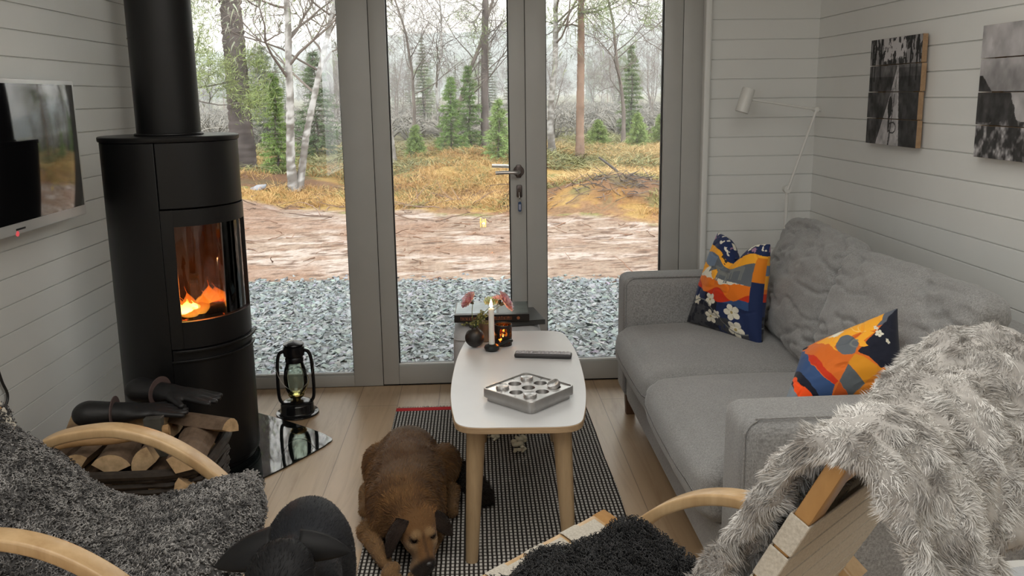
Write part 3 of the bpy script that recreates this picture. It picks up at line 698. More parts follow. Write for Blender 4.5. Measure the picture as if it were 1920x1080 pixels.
def pic_path(u, v):
    P = np.stack([u, v * 1.1], 1); n1 = fbm(P, 9, 5, 1); n2 = fbm(P * (1, 0.5), 26, 4, 2); n3 = fbm(P, 40, 3, 5)
    g = 0.27 + 0.25 * (n1 - 0.5) + 0.3 * (n2 - 0.5)
    sky = v > 0.80 + 0.10 * (n1 - 0.5); trees = (np.sin(u * 60 + 6 * n1) > 0.55) | (n2 > 0.56)
    g = np.where(v > 0.74, np.where(trees, 0.16 + 0.3 * (n3 - 0.4), 0.42 + 0.3 * n1), g); g = np.where(sky & (np.abs(u - 0.48) < 0.16 + 0.1 * n1) & (n2 < 0.58), 0.78, g)
    for tx, tb in ((0.10, 0.60), (0.22, 0.62), (0.05, 0.5), (0.80, 0.55), (0.92, 0.6)): g = np.where((np.abs(u - tx) < 0.012) & (v > tb), 0.1, g)
    g = np.where((v < 0.74) & (v > 0.64), g + 0.10, g)
    # boardwalk
    c = 0.56 - 0.0 * v; t = np.clip((0.75 - v) / 0.75, 0, 1); L = 0.565 - 0.36 * t ** 1.15; R = 0.585 + 0.09 * t
    on = (v < 0.75) & (u > L) & (u < R); seam = np.abs((u - L) / (R - L + 1e-6) - 0.56) < 0.03
    slat = (np.sin(26 / (0.12 + t)) > 0.96); g = np.where(on, 0.72 + 0.35 * (n2 - 0.5) - 0.10 * (n1 > 0.6), g); g = np.where(on & seam, 0.25, g)
    # wheel / person on the walk
    fig = (((u - 0.47) / 0.045) ** 2 + ((v - 0.36) / 0.10) ** 2 < 1) | (((u - 0.46) / 0.02) ** 2 + ((v - 0.24) / 0.12) ** 2 < 1); wh = np.abs(np.hypot((u - 0.53), (v - 0.17) * 1.4) - 0.07) < 0.008
    g = np.where(on & (fig | wh), 0.18, g); return np.where((u > 0.60) & (v < 0.72) & ~on, g * 0.75, g)
def pic_clouds(u, v):
    P = np.stack([u * 1.3, v], 1); n1 = fbm(P, 3.5, 5, 8); n2 = fbm(P, 14, 4, 9)
    g = 0.62 + 0.5 * (n1 - 0.5) + 0.12 * (n2 - 0.5); hill = (v < 0.66 - 0.9 * (u - 0.0)) | ((v < 0.5) & (u < 0.42 + 0.2 * (n1 - 0.5) + (0.5 - v) * 0.35)); g = np.where(v < 0.5, g + 0.08, g)
    g = np.where(hill & (v < 0.62), 0.24 + 0.25 * (n2 - 0.5), g); fl = (v < 0.24 + 0.1 * n1) ; g = np.where(fl, 0.15 + 1.5 * np.clip(fbm(P, 17, 3, 4) - 0.45, 0, 1) + 0.15 * n2, g)
    return np.where((u > 0.86) & (v > 0.5) & (v < 0.9), 0.4, g)
plank_picture('plank_picture', 'black and white wooden plank picture of a boardwalk through forest', 3.055, 3.455, 1.195, 1.603, pic_path, 0)
plank_picture('plank_picture', 'black and white wooden plank picture of clouds and blossom, at the right edge', 2.29, 2.69, 1.190, 1.600, pic_clouds, 2)

# ------------------------------------------------------------------ floor lamp in the corner
lamp = thing('floor_lamp', 'white metal reading lamp with jointed arm behind the sofa corner', 'floor lamp', (1.450, 3.90, 0))
m = MB(); m.lathe([(0, 0), (0.11, 0), (0.115, 0.004), (0.112, 0.012), (0.02, 0.018), (0, 0.018)], n=36, cap=False); m.build('base', M['white_metal'], lamp)
m = MB(); m.tube([(0, 0, 0.012), (0, 0, 0.95)], 0.008, 12); m.build('pole', M['white_metal'], lamp)
m = MB(); m.lathe([(0, -0.014), (0.018, -0.014), (0.018, 0.014), (0, 0.014)], (0, 0, 0.962), 20, rotm(PI / 2)); m.build('joint', M['white_metal'], lamp); m = MB(); m.lathe([(0, -0.016), (0.011, -0.016), (0.011, 0.016), (0, 0.016)], (0.112, -0.01, 1.325), 20, rotm(PI / 2)); m.build('joint', M['white_metal'], lamp)
m = MB(); m.tube([(0, -0.012, 0.962), (0.112, -0.022, 1.325)], 0.006, 10); m.tube([(0.112, 0.0, 1.325), (-0.115, 0.0, 1.362)], 0.0055, 10); m.tube([(0.112, 0.0, 1.325), (0.14, 0.0, 1.32)], 0.0055, 10); m.build('arm', M['white_metal'], lamp)
m = MB(); Rl = rotm(0, math.radians(16), 0); m.lathe([(0.0, 0.06), (0.026, 0.058), (0.029, 0.052), (0.030, -0.052), (0.0275, -0.054), (0.0275, 0.045), (0.0, 0.048)], (-0.212, 0.0, 1.368), 28, Rl, cap=False)
m.tube([(-0.115, 0, 1.362), (-0.18, 0, 1.372)], 0.006, 10); m.build('lamp_shade', M['white_metal'], lamp)
# ------------------------------------------------------------------ fabrics
def fabric(name, c0, c1, weave=900, bump=0.25, rough=0.9, wr=0.0):
    t = NT(name); v = t.obj(); a = t.noise(t.obj((1, 6, 1)), weave / 6, 2, 0.7); b = t.noise(t.obj((6, 1, 6)), weave / 6, 2, 0.7)
    f = t.math('MULTIPLY', t.math('ADD', a, b), 0.5); big = t.noise(v, 5, 3)
    c = t.mix(1.0, t.ramp(f, [(0.38, c0 + (1,)), (0.62, c1 + (1,))]), t.ramp(big, [(0.3, (0.93, 0.93, 0.93, 1)), (0.7, (1.05, 1.05, 1.05, 1))]), 'MULTIPLY')
    t.base(c).set(Roughness=rough); t.b.inputs['Specular IOR Level'].default_value = 0.2; t.b.inputs['Sheen Weight'].default_value = 0.25
    h = f
    if wr:
        w2 = t.noise(t.obj((1, 1, 1)), 9, 3, 0.5, 1.5); h = t.math('ADD', t.math('MULTIPLY', f, 0.12), t.math('MULTIPLY', w2, wr))
        t.bump(h, 0.6, 0.012)
    else: t.bump(h, bump, 0.0015)
    return t.m
M['sofa'] = fabric('grey_melange_sofa_fabric', (0.175, 0.175, 0.172), (0.385, 0.385, 0.38))
M['pouf'] = fabric('grey_felt', (0.42, 0.44, 0.46), (0.62, 0.645, 0.67), 1400)

def puff(c, size, r, bulge=(0, 0, 0), n=26, M3=None, wrinkle=0.0, seed=0, wdir=None, shape=None):
    """rounded, stuffed box. size full extents, r edge radius, bulge per axis"""
    s = np.array(size) / 2.; V = []; F = []; k = 0; g = np.linspace(-1, 1, n)
    for ax in range(3):
        for sg in (-1, 1):
            a, b = np.meshgrid(g, g, indexing='ij'); P = np.zeros((n * n, 3)); P[:, ax] = sg; P[:, (ax + 1) % 3] = a.ravel(); P[:, (ax + 2) % 3] = b.ravel()
            V.append(P); f = grid_faces(n, n) + k; F.append(f if sg > 0 else f[:, ::-1]); k += n * n
    P = np.vstack(V); F = np.vstack(F)
    # weld
    key = np.round(P * 1000).astype(int); _, i0, inv = np.unique(key, axis=0, return_index=True, return_inverse=True); inv = inv.ravel(); P = P[i0]; F = inv[F]
    u = np.sign(P) * np.abs(P) ** 0.8
    core = s - r; Q = np.clip(P * s * 1.0, -core, core); dvec = P * s - Q; nn = np.linalg.norm(dvec, axis=1)[:, None]
    far = nn[:, 0] > 1e-9
    Q2 = Q.copy(); Q2[far] = Q[far] + dvec[far] / nn[far] * r
    out = Q2
    for ax in range(3):
        o1, o2 = (ax + 1) % 3, (ax + 2) % 3
        w = np.sign(P[:, ax]) * (np.abs(P[:, ax]) ** 3) * (1 - P[:, o1] ** 2) * (1 - P[:, o2] ** 2) if False else (P[:, ax] ** 3) * (1 - np.abs(P[:, o1]) ** 2.2) * (1 - np.abs(P[:, o2]) ** 2.2)
        out[:, ax] += bulge[ax] * w
    if shape is not None: out = shape(out, P)
    if wrinkle:
        N = vnormals(out, F); X = out * (wdir if wdir is not None else (1, 1, 1))
        wv = fbm(X, 7, 3, seed) ; rid = 1 - np.abs(2 * fbm(X, 5, 3, seed + 5) - 1) * 6; rid = np.clip(rid, 0, 1) ** 2
        out = out + N * ((wv - 0.5) * wrinkle - rid * wrinkle * 0.5)[:, None]
    if M3 is not None: out = out @ np.asarray(M3).T
    return out + np.asarray(c, float), F
# ------------------------------------------------------------------ sofa
sofa = thing('sofa', 'grey two seat fabric sofa along the right wall', 'sofa', (1.10, 2.80, 0))
off = np.array([1.10, 2.80, 0])
x0, x1, ya, yb = 0.630, 1.585, 1.900, 3.705
def sobj(name, VF, mat=M['sofa'], parent=sofa):
    V, F = VF; return link(name, mesh_data(name, V - off, F, mat), parent)
for (a, b) in ((3.525, yb), (ya, 2.078)):
    V, F = puff(((x0 + x1) / 2, (a + b) / 2, 0.3675), (x1 - x0, b - a, 0.535), 0.035, (0.004, 0.006, 0.006), 30)
    arm = sobj('armrest', (V, F))
    m = MB(); P = spline([(x0 + 0.006, a + 0.012, 0.12), (x0 + 0.004, a + 0.010, 0.55), (x0 + 0.006, a + 0.010, 0.60), (x0 + 0.035, a + 0.010, 0.632), (x0 + 0.09, a + 0.010, 0.637), (x1 - 0.3, a + 0.010, 0.637)], 8)
    m.tube(P, 0.0028, 6); m.build('piping', M['sofa'], arm, off=off)
sobj('base', puff(((x0 + x1) / 2, 2.80, 0.185), (x1 - x0 - 0.012, 1.46, 0.17), 0.02))
sobj('back_frame', puff((1.50, 2.80, 0.44), (0.17, 1.455, 0.60), 0.035, (0.01, 0, 0.01)))
def seatshape(out, P):
    t = np.clip(-P[:, 0], 0, 1) ** 3; out[:, 2] -= 0.012 * t * (P[:, 2] > 0); out[:, 0] -= 0.018 * (1 - P[:, 2] ** 2) * (P[:, 0] < 0) * (-P[:, 0]) ** 3
    return out
sobj('seat_cushion', puff((0.985, 3.183, 0.352), (0.765, 0.680, 0.185), 0.045, (0.012, 0.003, 0.022), 30, wrinkle=0.004, seed=2, shape=seatshape))
sobj('seat_cushion', puff((0.980, 2.460, 0.352), (0.775, 0.755, 0.185), 0.045, (0.012, 0.003, 0.024), 30, wrinkle=0.004, seed=4, shape=seatshape))
Rl = rotm(0, math.radians(15), 0)
def backshape(out, P):
    out[:, 2] += 0.0; out[:, 0] *= 1 - 0.22 * np.clip(P[:, 2], 0, 1) ** 2; return out
for k, (yc, wy, zc, xs, rz) in enumerate(((3.160, 0.70, 0.655, 1.285, -0.075), (2.43, 0.725, 0.645, 1.262, 0.055))):
    V, F = puff((0, 0, 0), (0.17, wy, 0.47), 0.055, (0.035, 0.004, 0.02), 64, None, 0.028, 20 + k * 9, (1.4, 1.1, 2.6), backshape)
    V = V @ Rl.T @ rotm(0, 0, rz).T + (xs, yc, zc); sobj('back_cushion', (V, F))
for x, y in ((x0 + 0.045, yb - 0.09), (x0 + 0.045, ya + 0.09), (x1 - 0.07, yb - 0.09), (x1 - 0.07, ya + 0.09)):
    m = MB(); m.sweep([(x, y, 0), (x, y, 0.105)], rrect(0.05, 0.05, 0.004, 2), (0, 1, 0), scale=[0.8, 1]); m.build('leg', M['dark_wood'], sofa, off=off)

# ------------------------------------------------------------------ patterned pillows
M['pillow'] = attrmat('printed_cotton', 0.75, 0.25, 0.1, 0.15, 900)
NAVY = srgb(30, 45, 85)[:3]; DNAVY = srgb(22, 26, 42)[:3]; BLUE = srgb(52, 78, 122)[:3]; ORG = srgb(232, 120, 30)[:3]; YEL = srgb(246, 172, 48)[:3]
RED = srgb(200, 52, 20)[:3]; GRY = srgb(98, 104, 110)[:3]; LGR = srgb(120, 124, 122)[:3]; WHT = srgb(226, 222, 205)[:3]; CHAR = srgb(62, 64, 70)[:3]; BRED = srgb(246, 84, 24)[:3]
def paint(C, m, c): C[m] = c
def flower(C, u, v, cx, cy, r, seed=0, asp=1.0):
    dx, dy = (u - cx) * asp, v - cy; d = np.hypot(dx, dy); a = np.arctan2(dy, dx) + seed
    pet = r * (0.62 + 0.38 * np.abs(np.cos(a * 2.5))); m = d < pet; paint(C, m, WHT); paint(C, m & (np.abs(np.cos(a * 2.5)) < 0.16) & (d > r * 0.3), (0.35, 0.33, 0.22)); paint(C, d < r * 0.17, (0.42, 0.33, 0.12))
def deer(C, u, v, cx, cy, s, col):
    x, y = (u - cx) / s, (v - cy) / s
    body = (np.abs(x) < 0.5) & (np.abs(y - 0.1 * np.cos(x * 3)) < 0.15); legs = (y < 0) & (y > -0.55) & ((np.abs(x + 0.42 - 0.1 * y) < 0.05) | (np.abs(x + 0.28) < 0.045) | (np.abs(x - 0.42) < 0.05) | (np.abs(x - 0.30) < 0.045))
    head = ((x + 0.66) ** 2 / 0.035 + (y - 0.22) ** 2 / 0.012 < 1) | ((np.abs(x + 0.53) < 0.08) & (np.abs(y - 0.16) < 0.14))
    ant = (np.abs(np.hypot(x + 0.50, y - 0.52) - 0.20) < 0.03) & (x > -0.62); paint(C, body | legs | head | ant, col)
def pattern1(u, v):
    C = np.tile(np.array(DNAVY), (len(u), 1)); P = np.stack([u, v], 1); n = fbm(P, 6, 3, 3) - 0.5; n2 = fbm(P, 18, 3, 4) - 0.5
    paint(C, (v < 0.36) & (u > 0.52), np.array(NAVY)); paint(C, (v < 0.27 + 0.2 * n - 0.25 * (u - 0.2)) & (n2 < 0.06), CHAR); paint(C, (v > 0.30) & (u < 0.3), NAVY)
    paint(C, (v > 0.33 + 0.05 * n) & (u > 0.42 - 0.5 * (v - 0.33)), BLUE)
    paint(C, v > 0.385 + 0.05 * np.sin(u * 9) * (u > 0.4) - 0.10 * (u - 0.7) * (u > 0.7) + 0.12 * np.clip(0.45 - u, 0, 1), RED)
    paint(C, v > 0.435 + 0.05 * np.sin(u * 14 + 1) + 0.10 * np.clip(0.4 - u, 0, 1), ORG)
    paint(C, (v > 0.545 + 0.03 * n), ORG); paint(C, v > 0.56 + 0.18 * n, WHT)
    paint(C, (v > 0.585 + 0.015 * np.sin(u * 5)) & (u > 0.30) | ((v > 0.56) & (u > 0.55) & (v > 0.592)), GRY)
    pk = 0.56 + 0.12 * np.exp(-((u - 0.22) / 0.09) ** 2); paint(C, (v > pk) & (u < 0.42), YEL); paint(C, (v > 0.60 + 0.6 * np.clip(u - 0.22, -1, 1)) & (u > 0.24) & (u < 0.5) & (v > 0.6), GRY)
    paint(C, (v > 0.70 + 0.1 * n) & (u < 0.30), srgb(110, 128, 150)[:3]); paint(C, (v > 0.705) & (u > 0.30), GRY)
    deer(C, u, v, 0.50, 0.665, 0.20, LGR); deer(C, u, v, 0.70, 0.725, 0.20, LGR)
    paint(C, v > 0.795 + 0.03 * np.sin(u * 7) + 0.02 * n, YEL); paint(C, (v > 0.80) & (np.abs(u - 0.40) < 0.05) & (n2 > -0.02), srgb(60, 55, 50)[:3])
    paint(C, (v > 0.885 + 0.04 * n), NAVY); paint(C, (v > 0.90) & (n2 > 0.10) & (n > 0.0), (0.35, 0.2, 0.3)); paint(C, (v > 0.93) & (n2 < -0.13), WHT)
    for (a, b, r, s) in ((0.40, 0.335, 0.075, 0.2), (0.16, 0.29, 0.06, 1.0), (0.72, 0.27, 0.085, 0.5), (0.42, 0.155, 0.075, 0.9), (0.76, 0.105, 0.088, 0.1), (0.52, 0.20, 0.045, 0.4)): flower(C, u, v, a, b, r, s, 0.85)
    paint(C, (np.abs(v - 0.19 - 0.12 * np.sin(u * 6)) < 0.006) & (v < 0.33), LGR)
    sd = u > 0.93 - 0.03 * (1 - v); paint(C, sd & (v < 0.62), NAVY); paint(C, sd & (v >= 0.62) & (v < 0.86), srgb(222, 128, 30)[:3]); return C
def inpoly(X, Y, poly):
    c = np.zeros(len(X), bool); n = len(poly)
    for i in range(n):
        x1, y1 = poly[i]; x2, y2 = poly[(i + 1) % n]
        if y1 == y2: continue
        c ^= ((Y > y1) != (Y > y2)) & (X < (x2 - x1) * (Y - y1) / (y2 - y1) + x1)
    return c
def pattern2(u, v):
    """printed motif drawn in the plane of the pillow"""
    tl, bl, br, tr = np.array((1190, 95)), np.array((330, 470)), np.array((95, 1040)), np.array((1270, 900)); uu, vv = u[:, None], v[:, None]
    XY = (1 - uu) * (1 - vv) * bl + (1 - uu) * vv * tl + uu * (1 - vv) * br + uu * vv * tr; P = np.stack([u, v], 1); X = XY[:, 0] + 22 * (vnoise(P, 15, 2) - 0.5); Y = XY[:, 1] + 22 * (vnoise(P, 15, 4) - 0.5)
    C = np.tile(np.array(srgb(216, 108, 36)[:3]), (len(u), 1))
    for poly, c in (([(540, 430), (700, 300), (1090, 120), (1040, 300), (990, 380), (940, 380), (700, 460), (640, 560), (700, 620), (560, 520), (460, 450)], YEL), ([(1090, 120), (1230, 40), (1080, 300), (1030, 330)], srgb(95, 100, 110)[:3]),
        ([(1200, 60), (1330, 400), (1330, 680), (1050, 730), (960, 660), (850, 600), (900, 540), (1000, 400), (1080, 300)], DNAVY), ([(820, 620), (900, 650), (980, 700), (1060, 735), (900, 860), (750, 720)], srgb(214, 142, 30)[:3]),
        ([(1060, 735), (1340, 660), (1300, 960), (800, 1060), (750, 960), (900, 860)], srgb(200, 120, 34)[:3]), ([(750, 725), (900, 860), (750, 960), (655, 860)], srgb(88, 94, 98)[:3]), ([(655, 865), (750, 960), (700, 1060), (560, 1010)], srgb(190, 84, 30)[:3]),
        ([(365, 580), (450, 630), (520, 730), (650, 860), (610, 890), (560, 850), (480, 770), (400, 680)], RED), ([(320, 500), (365, 580), (400, 690), (480, 780), (560, 855), (612, 890), (560, 1000), (520, 1060), (480, 985), (380, 870), (300, 790), (200, 720), (180, 620)], BLUE),
        ([(180, 640), (235, 715), (330, 790), (400, 870), (500, 985), (540, 1080), (450, 1080), (350, 900), (270, 830), (210, 740), (235, 900), (100, 860)], DNAVY), ([(210, 740), (265, 830), (350, 900), (465, 995), (480, 1090), (330, 1080), (235, 900), (215, 800)], BRED),
        ([(180, 800), (235, 895), (320, 1010), (300, 1100), (40, 1100), (60, 900)], srgb(128, 138, 148)[:3]), ([(60, 930), (125, 930), (135, 1060), (60, 1080)], BRED), ([(820, 470), (935, 375), (992, 400), (895, 500), (945, 552), (865, 548)], YEL), ([(575, 430), (660, 345), (717, 375), (655, 432)], WHT), ([(335, 470), (400, 475), (370, 510), (330, 505)], DNAVY)):
        paint(C, inpoly(X, Y, poly), np.array(c))
    paint(C, ((X - 750) / 98) ** 2 + ((Y - 535) / 108) ** 2 < 1, np.array(GRY)); paint(C, (np.abs(np.hypot(X - 825, Y - 520) - 42) < 8) & (X < 850), LGR); paint(C, inpoly(X, Y, [(820, 470), (935, 375), (992, 400), (895, 500), (945, 552), (865, 548)]) & (X > 850), YEL)
    for (a, b, r) in ((1035, 410, 42), (1010, 350, 24), (1120, 470, 22)): flower(C, X / 1000, -Y / 1000, a / 1000, -b / 1000, r / 1000)
    for (a, b, r) in ((850, 320, 60), (900, 330, 50)): paint(C, (np.abs(np.hypot(X - a, (Y - b) * 0.8) - r) < 4) & (X < a + 20) & (Y > b - 60), srgb(250, 200, 110)[:3])
    return C
def deco_pillow(name, label, corners, T, fn, chop=0.0, seed=0):
    """corners: top-left, bottom-left, bottom-right, top-right of the printed face"""
    tl, bl, br, tr = [np.asarray(c, float) for c in corners]; c0 = (tl + bl + br + tr) / 4; n = 230
    s, t = np.meshgrid(np.linspace(-1, 1, n), np.linspace(-1, 1, n), indexing='ij'); s, t = s.ravel(), t.ravel(); Vs = []; Cs = []
    up = unit((tl + tr) - (bl + br)); rt = (tr + br) - (tl + bl); rt = unit(rt - up * (rt @ up)); nn = unit(np.cross(rt, up)); h = np.linalg.norm((tl + tr) - (bl + br)) / 2
    for sg in (1, -1):
        ss = s * (1 - 0.07 * (1 - t * t)); tt = t * (1 - 0.05 * (1 - s * s)); th = T / 2 * np.clip((1 - s ** 2) * (1 - t ** 2), 0, 1) ** 0.42; dy = 0 * s
        if chop:
            k = np.exp(-(np.abs(s - 0.02) / 0.36) ** 2) * np.clip((t + 0.1) / 1.1, 0, 1) ** 1.6; dy = -chop * k; th = th * (1 - 0.35 * k) - 0.022 * np.exp(-((s - 0.02) / 0.09) ** 2) * np.clip(t, 0, 1) ** 1.5
        Pn = np.stack([s, t], 1); edge = np.clip(1 - np.maximum(abs(s), abs(t)) ** 8, 0, 1); th = th + (fbm(Pn, 2.2, 3, seed) - 0.5) * 0.014 * edge - np.clip(1 - abs(2 * fbm(Pn * (1, 1.3), 1.7, 2, seed + 3) - 1) * 9, 0, 1) * 0.004 * edge
        a, b = (ss[:, None] + 1) / 2, (tt[:, None] + 1) / 2; V = (1 - a) * (1 - b) * bl + (1 - a) * b * tl + a * (1 - b) * br + a * b * tr + dy[:, None] * up + (sg * th)[:, None] * nn
        Vs.append(V); Cs.append(fn((s if sg > 0 else -s) * 0.5 + 0.5, t * 0.5 + 0.5))
    F = grid_faces(n, n); V = np.vstack(Vs) - c0; F = np.vstack([F, F[:, ::-1] + n * n])
    o = link(name, mesh_data(name, V, F, M['pillow'], True, np.vstack(Cs))); o.location = c0; return tag(o, label, 'pillow')
deco_pillow('throw_pillow', 'patterned pillow with white flowers and two peaked corners, beside the far armrest', PIL1, 0.15, pattern1, 0.075, 3)
deco_pillow('throw_pillow', 'orange and blue patterned pillow tipped over against the near back cushion', PIL2, 0.15, pattern2, 0, 9)

# ------------------------------------------------------------------ grey pouf with books
pf = thing('pouf', 'round cornered grey pouf by the glass door holding a stack of books', 'pouf', (0.088, 3.70, 0))
V, F = puff((0, 0, 0.208), (0.385, 0.36, 0.415), 0.05, (0.004, 0.004, 0.004), 24); link('cover', mesh_data('cover', V, F, M['pouf']), pf)
m = MB(); m.tube([p + (0.0,) for p in [(0, 0)]] * 1 + [(0.01, 0, 0)] if False else spline([(-0.19, -0.16, 0.385), (-0.15, -0.183, 0.385), (0, -0.186, 0.385), (0.15, -0.183, 0.385), (0.19, -0.16, 0.385)], 5), 0.003, 6); m.build('piping', M['pouf'], pf)
M['paper'] = simple('book_pages', (0.55, 0.53, 0.48), 0.8, var=0.1, nscale=4, scale=(1, 1, 60))
def book(name, label, loc, rz, L, Wd, H, cover, spine=None, art=None):
    t = thing(name, label, 'book', loc, rz); m = MB(); c = 0.0025
    m.bb(-L / 2, L / 2, -Wd / 2, Wd / 2, 0, c, 0.0008); m.bb(-L / 2, L / 2, -Wd / 2, Wd / 2, H - c, H, 0.0008); m.bb(-L / 2, L / 2, -Wd / 2, -Wd / 2 + c, 0, H, 0.0008); m.build('cover', cover, t, smooth=False)
    m = MB(); m.bb(-L / 2 + 0.004, L / 2 - 0.004, -Wd / 2 + c, Wd / 2 - 0.005, c, H - c); m.build('pages', M['paper'], t, smooth=False)
    if spine: spine(t, L, Wd, H)
    if art: art(t, L, Wd, H)
    return t
M['cover_black'] = simple('black_book_cover', (0.014, 0.013, 0.013), 0.35, var=0.2); M['cover_green'] = simple('grey_green_dust_jacket', (0.10, 0.125, 0.115), 0.3, var=0.35, nscale=14); M['gold'] = simple('copper_lettering', (0.35, 0.12, 0.05), 0.4, var=0.2)
M['cover_blue'] = simple('pale_blue_glossy_cover', (0.55, 0.72, 0.82), 0.15, var=0.25, nscale=8); M['cover_dark'] = simple('charcoal_cover', (0.05, 0.055, 0.055), 0.4, var=0.2)
def spine_top(t, L, Wd, H):
    # short worn lettering along the spine (unreadable in the photograph, kept as abstract strokes)
    rg = np.random.default_rng(2); y = -Wd / 2 - 0.0003
    for (a, b) in ((-0.135, -0.06), (0.01, 0.085)):
        x = a; m = MB(); m.bb(a, b, y + 0.0002, y + 0.0006, H * 0.30, H * 0.315)
        while x < b:
            w = rg.uniform(0.002, 0.005)
            m.bb(x, x + w * 0.35, y, y + 0.0006, H * 0.3, H * 0.72)
            if rg.random() < 0.6: m.bb(x, x + w, y, y + 0.0006, H * rg.choice([0.3, 0.5, 0.66]), H * rg.choice([0.36, 0.56, 0.72]) + 0.0008)
            x += w + 0.0016
        m.build('spine_lettering', M['gold'], t, smooth=False)
    m = MB(); m.lathe([(0, 0), (0.007, 0), (0.007, 0.0006), (0, 0.0006)], (0.115, y + 0.0006, H / 2), 14, rotm(PI / 2)); m.build('spine_emblem', M['gold'], t, smooth=False)
def art_top(t, L, Wd, H):
    m = MB(); m.bb(-L / 2 + 0.005, 0.02, -Wd / 2 + 0.03, Wd / 2 - 0.004, H - 0.0002, H + 0.0006); m.build('cover_picture', M['cover_blue'], t, smooth=False)
    m = MB(); m.bb(0.03, L / 2 - 0.004, -Wd / 2 + 0.02, Wd / 2 - 0.004, H - 0.0002, H + 0.0006); m.build('cover_panel', M['cover_green'], t, smooth=False)
book('book', 'lower dark book sticking out to the right under the black book on the pouf', (0.115, 3.70, 0.4215), math.radians(9), 0.33, 0.23, 0.022, M['cover_dark'])
book('book', 'thick black book with pale blue picture cover, uppermost on the pouf', (0.065, 3.70, 0.4450), math.radians(-1.5), 0.325, 0.235, 0.033, M['cover_black'], spine_top, art_top)

# ------------------------------------------------------------------ coffee table
TZ = 0.46; TA = math.radians(-2.6)
tab = thing('coffee_table', 'narrow coffee table with white top and splayed oak legs on the rug', 'table', (0.137, 2.858, 0), TA)
M['laminate'] = simple('white_laminate', (0.63, 0.635, 0.64), 0.32, var=0.03, nscale=3)
def table_outline(k=1.0, n=40):
    L, Wm = 0.513 * k, 0.226 * k + (k - 1) * 0.3; pts = []
    def hw(t): return Wm * (1 - 0.20 * abs(t) ** 2.4)
    rc = 0.055
    ys = np.linspace(-L + rc, L - rc, n); right = [(hw(y / L), y) for y in ys]
    def corner(p, q, s): return [tuple((1 - t) ** 2 * np.array(p) + 2 * t * (1 - t) * np.array(q) + t * t * np.array(s)) for t in np.linspace(0.1, 0.9, 8)]
    e = hw(1)
    top = corner(right[-1], (e, L), (e - rc, L + 0.004)) + [(e - rc, L + 0.004)] + [(x, L + 0.006) for x in np.linspace(e - rc - 0.02, -e + rc + 0.02, 8)] + [(-e + rc, L + 0.004)] + corner((-e + rc, L + 0.004), (-e, L), (-right[-1][0], right[-1][1]))
    left = [(-x, y) for x, y in right[::-1]]; bot = [(-x, -y) for x, y in top]
    return right + top + left + bot
o1 = table_outline(1.0); m = MB(); m.prism(o1, TZ - 0.021, TZ - 0.0012); m.build('table_edge', M['ash_edge'], tab, bevel=0.002, angle=40)
m = MB(); m.prism([(x * 0.994, y * 0.997) for x, y in o1], TZ - 0.0015, TZ); m.build('table_top', M['laminate'], tab, angle=40)
m = MB(); m.bb(-0.13, 0.13, -0.43, -0.40, TZ - 0.055, TZ - 0.021); m.bb(-0.13, 0.13, 0.40, 0.43, TZ - 0.055, TZ - 0.021); m.bb(-0.015, 0.015, -0.4, 0.4, TZ - 0.05, TZ - 0.021); m.build('under_frame', M['ash'], tab, smooth=False)
for sx in (-1, 1):
    for sy in (-1, 1):
        zb = 0.0065
        m = MB(); top = np.array([sx * 0.128, sy * 0.435, TZ - 0.021]); bot = np.array([sx * 0.150, sy * 0.462, zb]); t = np.linspace(0, 1, 8)[:, None]; m.tube(top + (bot - top) * t, 0.0295 - 0.0105 * t[:, 0], 20); m.build('leg', M['ash'], tab)

# ------------------------------------------------------------------ things on the table
M['ceramic_black'] = simple('matt_black_ceramic', (0.016, 0.014, 0.013), 0.45, var=0.3, nscale=30, bump=0.1, bscale=90)
M['candle'] = simple('white_candle_wax', (0.8, 0.77, 0.72), 0.45, var=0.02); M['candle'].node_tree.nodes['Principled BSDF'].inputs['Subsurface Weight'].default_value = 0.3
M['iron'] = simple('cast_iron', (0.018, 0.022, 0.022), 0.4, 0.3, var=0.3, bump=0.15, bscale=120)
VX, VY = -0.012, 3.165
vase = thing('bud_vase', 'small round black ceramic vase on the far left of the table', 'vase', (VX, VY, TZ))
m = MB(); a = np.linspace(-1.25, 1.22, 18); m.lathe([(0, 0.002)] + [(0.0375 * math.cos(t), 0.0375 + 0.0375 * math.sin(t) * 0.985) for t in a] + [(0.011, 0.079), (0.009, 0.078), (0.009, 0.03), (0, 0.03)], n=36, cap=False); m.build('body', M['ceramic_black'], vase)
def petals(m, c, axis, R, n, seed, layers=4):
    rg = np.random.default_rng(seed); A = axes_from(axis)   # x axis = outward direction
    for L in range(layers):
        k = n - 2 * L; op = 1.25 - L * 0.28
        for i in range(k):
            ph = 2 * PI * (i + rg.uniform(-0.2, 0.2)) / k + L; rr = R * (1 - 0.13 * L) * rg.uniform(0.85, 1.1); g = np.linspace(0, 1, 5); V = []
            for t in g:
                wdt = rr * 0.42 * (0.25 + t) * (1 if t < 1 else 0.8)
                for s in np.linspace(-1, 1, 5):
                    rad = rr * (t ** 0.8) * math.sin(op); hgt = rr * (t ** 1.1) * math.cos(op) + 0.10 * rr * math.sin(s * 7 + seed) * t
                    zig = 0.12 * rr * (1 if int((s + 1) * 2) % 2 else -1) * (t == 1)
                    p = np.array([hgt + zig, rad * math.cos(ph) - s * wdt * math.sin(ph), rad * math.sin(ph) + s * wdt * math.cos(ph)]); V.append(c + A @ p)
            m.add(V, [[a_ * 5 + b_, a_ * 5 + b_ + 1, (a_ + 1) * 5 + b_ + 1, (a_ + 1) * 5 + b_] for a_ in range(4) for b_ in range(4)])
